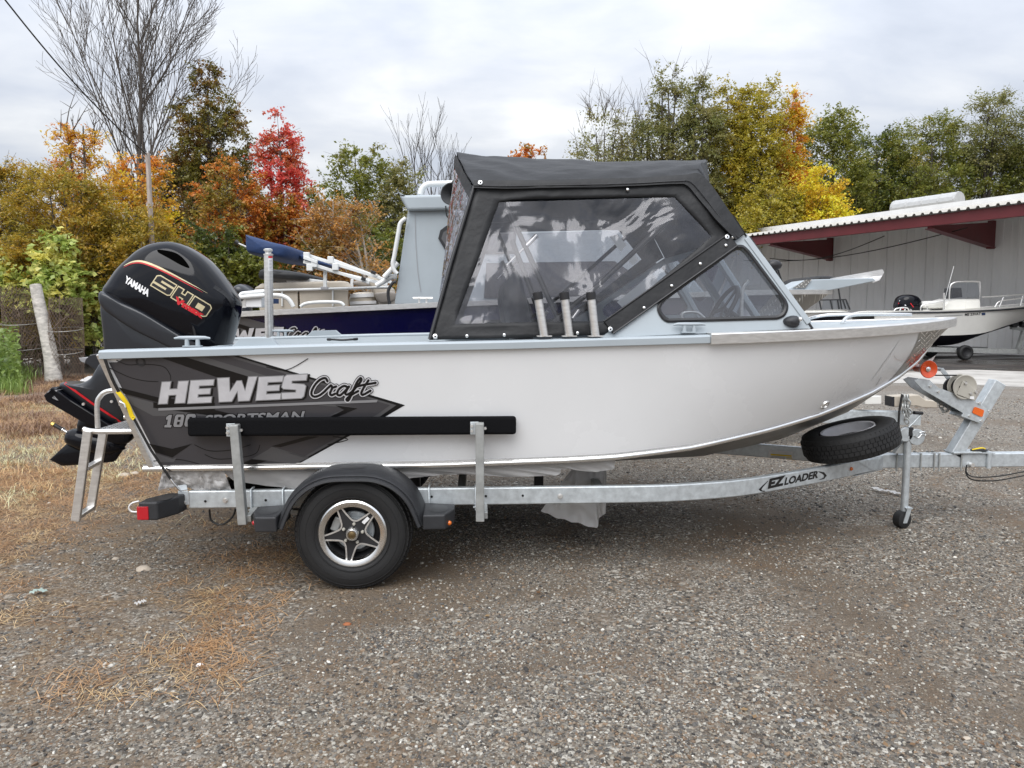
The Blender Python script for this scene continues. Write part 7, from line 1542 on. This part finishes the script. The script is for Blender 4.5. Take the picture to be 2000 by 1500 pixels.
# --- sapling and rubbish among the wire rolls
tree('sapling', 'leafy pale green sapling growing behind the wire rolls', 124, 18.7, 450, 66, 592, 'sap', 80, 32, .085, .05, .17, 'cone', group=None, stems=2, trunk_r=.03, cat='sapling', back=.7)
tree('sapling', 'low green sapling with yellow leaves at the far left, by the first wire roll', 45, 19.2, 505, 60, 590, 'sap', 66, 30, .08, .05, .16, 'round', group=None, stems=3, trunk_r=.025, cat='sapling', back=.7)
tree('sapling', 'green sapling leaves beside the black motor and chain link fence', 188, 19.5, 545, 34, 660, 'sap', 40, 28, .085, .05, .16, 'round', group=None, stems=2, trunk_r=.025, cat='sapling', back=.7)
def mesh_roll(label, px, D, R, z1, lean=0., layers=(1., .82, .6), group='rolls of old chain link wire'):
    base = PG(px, D); rt = thing('wire_roll', label, 'wire roll', base, group)
    for li, ly in enumerate(layers):
        paths = []; r = R * ly; n = max(12, int(2 * math.pi * r / .075)); st = 26
        for k in range(n):
            for s in (-1, 1):
                zz = np.linspace(.02, z1 * (1 if li == 0 else .97), st); an = 2 * math.pi * k / n + s * zz / z1 * math.pi * (z1 / (2.2 * math.pi * r)) * 1.4
                rr = r * (1 + .05 * np.sin(an * 3 + li) + .06 * np.sin(zz * 2.2 + k * .0)); paths.append((np.stack([base.x + rr * np.cos(an) + lean * zz, base.y + rr * np.sin(an), zz], 1), np.full(st, .0040)))
        V_, F_ = tubes_np(paths, 3); fast_mesh('wire_layer', V_, F_, M_rust, rt)['kind'] = 'stuff'
    r_ = np.random.default_rng(int(px)); paths = []
    for k in range(110 if R > .38 else 16):
        an, z = r_.uniform(0, 6.28), r_.uniform(.05, z1 * .97); rr = R * r_.uniform(.3, .98); p = np.array([base.x + rr * math.cos(an) + lean * z, base.y + rr * math.sin(an), z]); d = r_.normal(size=3) * np.array([.10, .10, .26])
        paths.append((np.array([p - d, p + r_.normal(size=3) * .03, p + d]), np.array([.008, .010, .006])))
    V_, F_ = tubes_np(paths, 3); fast_mesh('dead_vine', V_, F_, M_rust, rt)['kind'] = 'stuff'
    for z in (z1 * .35, z1 * .62): mb = MB(); mb.tube([(base.x + R * 1.06 * math.cos(a) + lean * z, base.y + R * 1.06 * math.sin(a), z + .05 * math.sin(a)) for a in [k * .3142 for k in range(21)]], .009, 5, False); mb.build('tie_wire', M_wire, rt, smooth=60)
    return rt
mesh_roll('dark rusty roll of chain link wire full of dead vines, left of the birch log', 56, 17.9, .40, 2.22, -.06, (1.,))
mesh_roll('thinner upright roll of pale chain link wire, right of the birch log', 128, 17.6, .36, 1.98, .05, (1.,))
lg_ = MB(); a, b = PG(106, 17.2), PD(72, 557, 17.4); lg_.tube([a.lerp(b, t) + Vector((.03 * math.sin(5 * t), 0, 0)) for t in [k / 8 for k in range(9)]], [.20, .17, .155, .15, .145, .14, .135, .13, .125], 14)
M_log = mat('peeling_birch_bark', (.46, .43, .39), .85, var=.42, vscale=6, stretch=(1, 1, 2.5), bump=.3, bscale=12); lg = tag(lg_.build('birch_log', M_log, None, smooth=60), 'white birch log leaning upright between the two wire rolls', 'log')
recenter(lg)
def chainlink(label, pA, pB, h, posts):
    rt = thing('chain_link_fence', label, 'fence', (pA + pB) / 2); d = (pB - pA); L_ = d.length; d.normalize(); paths = []; step = .085
    k = -h
    while k < L_:
        for s in (1, -1):
            x0, x1 = (k, k + h) if s == 1 else (k + h, k); z0, z1 = 0., h
            def cut(x0, z0, x1, z1):
                t0, t1 = 0., 1.
                for X in (0., L_):
                    pass
                f = lambda X: (X - x0) / (x1 - x0)
                lo, hi = sorted((f(0.), f(L_))); t0, t1 = max(0., lo), min(1., hi)
                return (t0, t1) if t1 - t0 > .02 else None
            c = cut(x0, z0, x1, z1)
            if c: paths.append((np.array([[*(pA + d * lerp(x0, x1, t)).xy, lerp(z0, z1, t)] for t in c]), np.full(2, .0045)))
        k += step
    V_, F_ = tubes_np(paths, 3); fast_mesh('wire_mesh', V_, F_, M_wire, rt)['kind'] = 'stuff'
    for i in range(posts):
        p = pA + d * (L_ * i / (posts - 1)); mb = MB(); mb.cyl((p.x, p.y + .06, 0), (p.x, p.y + .06, h + .06), .035, .035, 10); mb.build('fence_post', M_galvd, rt, smooth=50)
    mb = MB(); mb.tube([(pA.x, pA.y + .05, h), (pB.x, pB.y + .05, h)], .022, 8); mb.build('top_rail', M_galvd, rt, smooth=50)
    r_ = np.random.default_rng(8); paths = []
    for k in range(420):
        p = pA + d * r_.uniform(0, L_); z = r_.uniform(.02, h) * r_.uniform(.4, 1); p = np.array([p.x, p.y + r_.normal() * .1, z]); e = r_.normal(size=3) * np.array([.12, .06, .26]); paths.append((np.array([p - e, p + r_.normal(size=3) * .04, p + e]), np.array([.007, .009, .005])))
    V_, F_ = tubes_np(paths, 3); fast_mesh('dead_vine', V_, F_, M_pole, rt)['kind'] = 'stuff'; return rt
chainlink('old chain link fence overgrown with brown vines behind the motor', PG(146, 22), PG(330, 24), 2.0, 4)
pb_ = PG(309, 20.2); zt = PD(306, 308, 20.2).z; mb = MB(); mb.tube([pb_ + Vector((0, 0, z)) for z in (0, zt * .5, zt)], [.085, .07, .06], 12)
ut = tag(mb.build('utility_pole', M_pole, None, smooth=60), 'weathered bare wooden pole standing before the leafless trees', 'pole'); recenter(ut)
mb = MB(); a, b = PD(-90, -130, 14), Vector((pb_.x, pb_.y, zt - .06)); mb.tube([a.lerp(b, t / 24) - Vector((0, 0, .28 * math.sin(math.pi * t / 24))) for t in range(25)], .017, 6); pl_ = tag(mb.build('power_line', M_cable, None, smooth=60), 'black overhead cable running down to the weathered pole', 'cable'); recenter(pl_)
bag = MB(); c = PG(174, 15.8); bag.v = []
for (dx, dz, r) in ((-.08, .13, .16), (.10, .12, .17), (.0, .16, .14)):
    bag.lathe(c + Vector((dx, 0, .0)), (0, 0, 1), [(r * math.sin(t_) * (1 + .15 * math.sin(5 * t_)), dz * 1.3 * (1 - math.cos(t_)) * .62) for t_ in [k * math.pi / 9 for k in range(10)]], 14)
for v in bag.v: v += Vector((noise.noise(v * 9) * .04, noise.noise(v * 8 + Vector((3, 0, 0))) * .04, noise.noise(v * 9 + Vector((0, 4, 0))) * .04))
o = tag(bag.build('rubbish_bag', M_plastic, None, smooth=60), 'crumpled white plastic bag lying by the fence behind the motor', 'bag'); recenter(o)
q = PG(291, 8.05); mb = MB(); mb.box(q + Vector((.03, .05, .075)), (.14, .12, .15), Matrix.Rotation(.5, 3, 'Z')); o = tag(mb.build('timber_block', M_brown, None, bevel=.006), 'short orange-brown timber block on the ground behind the stern', 'block'); recenter(o)
eq = thing('equipment_trailer', 'dark flatbed trailer end with pale rail at the far left edge, behind weeds', 'trailer', PG(-30, 20))
mb = MB(); mb.prism([PD(*p, 20) for p in [(-120, 546), (28, 547), (27, 556), (-120, 556)]], (0, 1.6, 0)); mb.build('deck', M_black, eq); mb = MB(); mb.prism([PD(*p, 20) + Vector((0, .05, 0)) for p in [(-120, 563), (22, 563), (22, 574), (-120, 574)]], (0, 1.4, 0)); mb.build('side_rail', M_galvd, eq)
for px in (-80, 0): p = PG(px, 20.8); mb = MB(); mb.cyl(p, p + Vector((0, 0, 2.2)), .06, .06, 10); mb.build('support', M_black, eq)
# --- dry grass, dead weeds and green weeds: nobody could count them
def blades(name, label, n, region, h0, h1, wd, cols, seed, tuft=9, bend=.5, sprd=.05, lie=0.):
    r_ = np.random.default_rng(seed); P_ = []; k = 0
    while len(P_) < n // tuft and k < n * 6:
        k += 1; x, y = region(r_)
        if x is not None: P_.append((x, y))
    P_ = np.repeat(np.array(P_), tuft, 0); m = len(P_); hs_ = r_.uniform(h0, h1, m) * np.repeat(r_.uniform(.5, 1.2, m // tuft), tuft); an = r_.uniform(0, 6.28, m); b = r_.uniform(.1, 1, m) * bend
    p0 = np.stack([P_[:, 0] + r_.normal(size=m) * sprd, P_[:, 1] + r_.normal(size=m) * sprd, np.full(m, .0)], 1); d = np.stack([np.cos(an), np.sin(an), np.zeros(m)], 1); w_ = np.stack([-np.sin(an), np.cos(an), np.zeros(m)], 1) * wd * r_.uniform(.6, 1.3, (m, 1))
    z = np.array([0, 0, 1.]); up = 1 - lie
    p1 = p0 + d * (hs_ * (b * .35 + lie * .5))[:, None] + z * (hs_ * .6 * up + .006)[:, None]; p2 = p0 + d * (hs_ * (b * 1.1 + lie * .9))[:, None] + z * (hs_ * (1 - .45 * b) * up + .008)[:, None]
    V_ = np.stack([p0 - w_, p0 + w_, p1 + w_ * .8, p1 - w_ * .8, p2 + w_ * .15, p2 - w_ * .15], 1).reshape(-1, 3); o_ = np.arange(m)[:, None] * 6; F_ = np.concatenate([o_ + np.array([[0, 1, 2, 3]]), o_ + np.array([[3, 2, 4, 5]])])
    o = fast_mesh(name, V_, F_, leaf_mat(name + '_blades', cols, None, .3), None); o['kind'] = 'stuff'; o['label'] = label; return o
STRAW = [(.34, .23, .11), (.42, .30, .16), (.26, .16, .075), (.20, .115, .055), (.48, .37, .22)]
DEAD = [(.10, .058, .035), (.15, .09, .055), (.075, .042, .028), (.20, .13, .08)]
def edge_x(y): return -2.1 - .08 * y
def reg_straw(r_):
    D = math.sqrt(r_.uniform(4.4 ** 2, 13. ** 2)); px = r_.uniform(-160, 560); p = PG(px, D); f = noise.noise((p.x * .6, p.y * .6, 5.)) + .5 * noise.noise((p.x * 1.8, p.y * 1.8, 1.)); f += (edge_x(p.y) - p.x) * .42
    return (p.x, p.y) if r_.random() < f * 1.1 - .05 else (None, None)
def reg_litter(r_):
    D = math.sqrt(r_.uniform(2.9 ** 2, 7.5 ** 2)); px = r_.uniform(-100, 1350); p = PG(px, D); f = noise.noise((p.x * .9, p.y * .9, 8.)) + .5 * noise.noise((p.x * 2.6, p.y * 2.6, 1.)) + (-.9 - p.x) * .30
    return (p.x, p.y) if r_.random() < f * .9 else (None, None)
def reg_dead(r_):
    D = r_.uniform(9.5, 18.5); px = r_.uniform(-120, 250); p = PG(px, D); f = noise.noise((p.x * .5, p.y * .5, 15.)) + .5 * noise.noise((p.x * 1.5, p.y * 1.5, 11.)) + .35
    return (p.x, p.y) if r_.random() < f else (None, None)
def reg_green(r_):
    D = r_.uniform(14.5, 19.5); px = r_.uniform(-90, 34 if D < 17 else 60); p = PG(px, D); return (p.x, p.y)
blades('dry_grass', 'pale straw-coloured dry grass on the ground at the left', 26000, reg_straw, .04, .15, .0026, STRAW + DEAD[:2], 2, 10, 1.0, .07, .45)
blades('grass_litter', 'flattened brown grass litter among the gravel', 24000, reg_litter, .03, .10, .0019, [(.20, .115, .055), (.30, .19, .10), (.13, .07, .035), (.38, .27, .15), (.09, .05, .028)], 3, 6, .9, .05, .88)
blades('dead_weeds', 'reddish-brown dead weeds by the wire rolls and fence', 30000, reg_dead, .06, .27, .0042, DEAD + STRAW[2:4], 4, 12, 1.0, .12, .35)
blades('green_weeds', 'green weeds at the far left below the flatbed trailer', 6000, reg_green, .12, .45, .009, [(.06, .10, .02), (.10, .15, .03), (.14, .19, .05), (.05, .08, .02)], 6, 12, .6, .12)
r_ = np.random.default_rng(5); C_ = np.array([[*PG(r_.uniform(-90, 42), r_.uniform(15, 19)).xy, r_.uniform(.1, 1.5) * r_.random() ** .5] for _ in range(5200)]); V_, F_ = leaves(C_, .06, .035); o = fast_mesh('weed_foliage', V_, F_, LM['weed'], None); o['kind'] = 'stuff'; o['label'] = 'leafy green weeds left of the dark wire roll'
C_ = []
for k in range(900):
    D = math.sqrt(r_.uniform(3., 64.)); D = max(2.6, D); p = PG(r_.uniform(-100, 2000), D); f = .5 * noise.noise((p.x * .8, p.y * .8, 3.)) + .30 - p.x * .10
    if r_.random() < f: C_.append((p.x, p.y, .012))
V_, F_ = leaves(np.array(C_), .014, .009, 0.); V_[:, 2] = np.clip(.012 + (V_[:, 2] - .012) * .35, .006, .04); o = fast_mesh('fallen_leaves', V_, F_, leaf_mat('fallen_leaf', [(.13, .075, .035), (.09, .045, .02), (.18, .12, .06), (.07, .04, .02)]), None); o['kind'] = 'stuff'; o['label'] = 'small brown fallen leaves on the gravel'
# --- larger pale stones and scraps that stand out on the ground
def rock(px, py, sx, sy, sz, label, m, seed):
    p = PZ(px, py); bm = bmesh.new(); bmesh.ops.create_icosphere(bm, subdivisions=2, radius=1)
    for v in bm.verts: v.co *= 1 + .28 * noise.noise(v.co * 1.4 + Vector((seed, 0, 0))); v.co = Vector((v.co.x * sx, v.co.y * sy, max(-.2, v.co.z) * sz))
    me = bpy.data.meshes.new('stone'); bm.to_mesh(me); bm.free(); me.materials.append(m); me.polygons.foreach_set('use_smooth', [True] * len(me.polygons)); me.set_sharp_from_angle(angle=math.radians(38))
    o = bpy.data.objects.new('stone', me); COL.objects.link(o); o.location = (p.x, p.y, .2 * sz * .5); tag(o, label, 'stone', 'larger stones lying on the yard'); return o
M_rk = mat('pale_stone', (.42, .36, .29), .85, var=.2, vscale=20); M_rk2 = mat('grey_stone', (.26, .27, .28), .85, var=.2, vscale=20)
for i, (px, py, sx, lab, m) in enumerate(((243, 930, .065, 'rounded pale stone on the dry grass right of the ladder', M_rk), (263, 926, .05, 'smaller pale stone beside the rounded one right of the ladder', M_rk), (281, 1113, .05, 'flat tan stone on the gravel below the tail lamp', M_rk), (226, 1092, .026, 'flat whitish stone on the brown litter left of the tail lamp', M_rk),
                                       (85, 787, .09, 'pale stone on the dead weeds beneath the motor fin', M_rk), (678, 1220, .022, 'small reddish tan stone below the wheel', M_brown), (390, 1300, .018, 'bright white stone left of the wheel, near the bottom', M_whitep), (1562, 1408, .016, 'grey oval stone near the bottom right', M_rk2), (1888, 1443, .016, 'cream stone near the bottom right corner', M_rk), (1478, 1342, .014, 'cream stone in the right foreground gravel', M_rk))):
    rock(px, py, sx, sx * .7, sx * .5, lab, m, i * 3.1)


def scrap(name, pts, w_, label, m):
    mb = MB(); P_ = spline([PZ(a, b) + Vector((0, 0, .02)) for a, b in pts], 6); secs = []
    for i, p in enumerate(P_):
        t = (P_[min(i + 1, len(P_) - 1)] - P_[max(i - 1, 0)]).normalized(); n = Vector((-t.y, t.x, 0)); z = Vector((0, 0, .012 * abs(math.sin(i * 1.1)))); secs.append([p + n * w_ + z, p + z * .4 + Vector((0, 0, .006)), p - n * w_ + z])
    mb.loft(secs); o = tag(mb.build(name, m, None, smooth=60), label, 'litter'); return recenter(o)
M_teal = mat('pale_teal_plastic', (.30, .38, .34), .5)
scrap('plastic_strip', [(1706, 957), (1722, 963), (1740, 965), (1754, 970)], .03, 'white plastic strip lying on the gravel left of the jack wheel', M_plastic)
scrap('plastic_scrap', [(62, 1166), (75, 1160), (90, 1164)], .014, 'crumpled pale teal plastic scrap on the brown litter at the left', M_teal)
scrap('plastic_scrap', [(265, 1188), (278, 1184), (285, 1182)], .018, 'small white plastic scrap on the gravel below the flat tan stone', M_plastic)
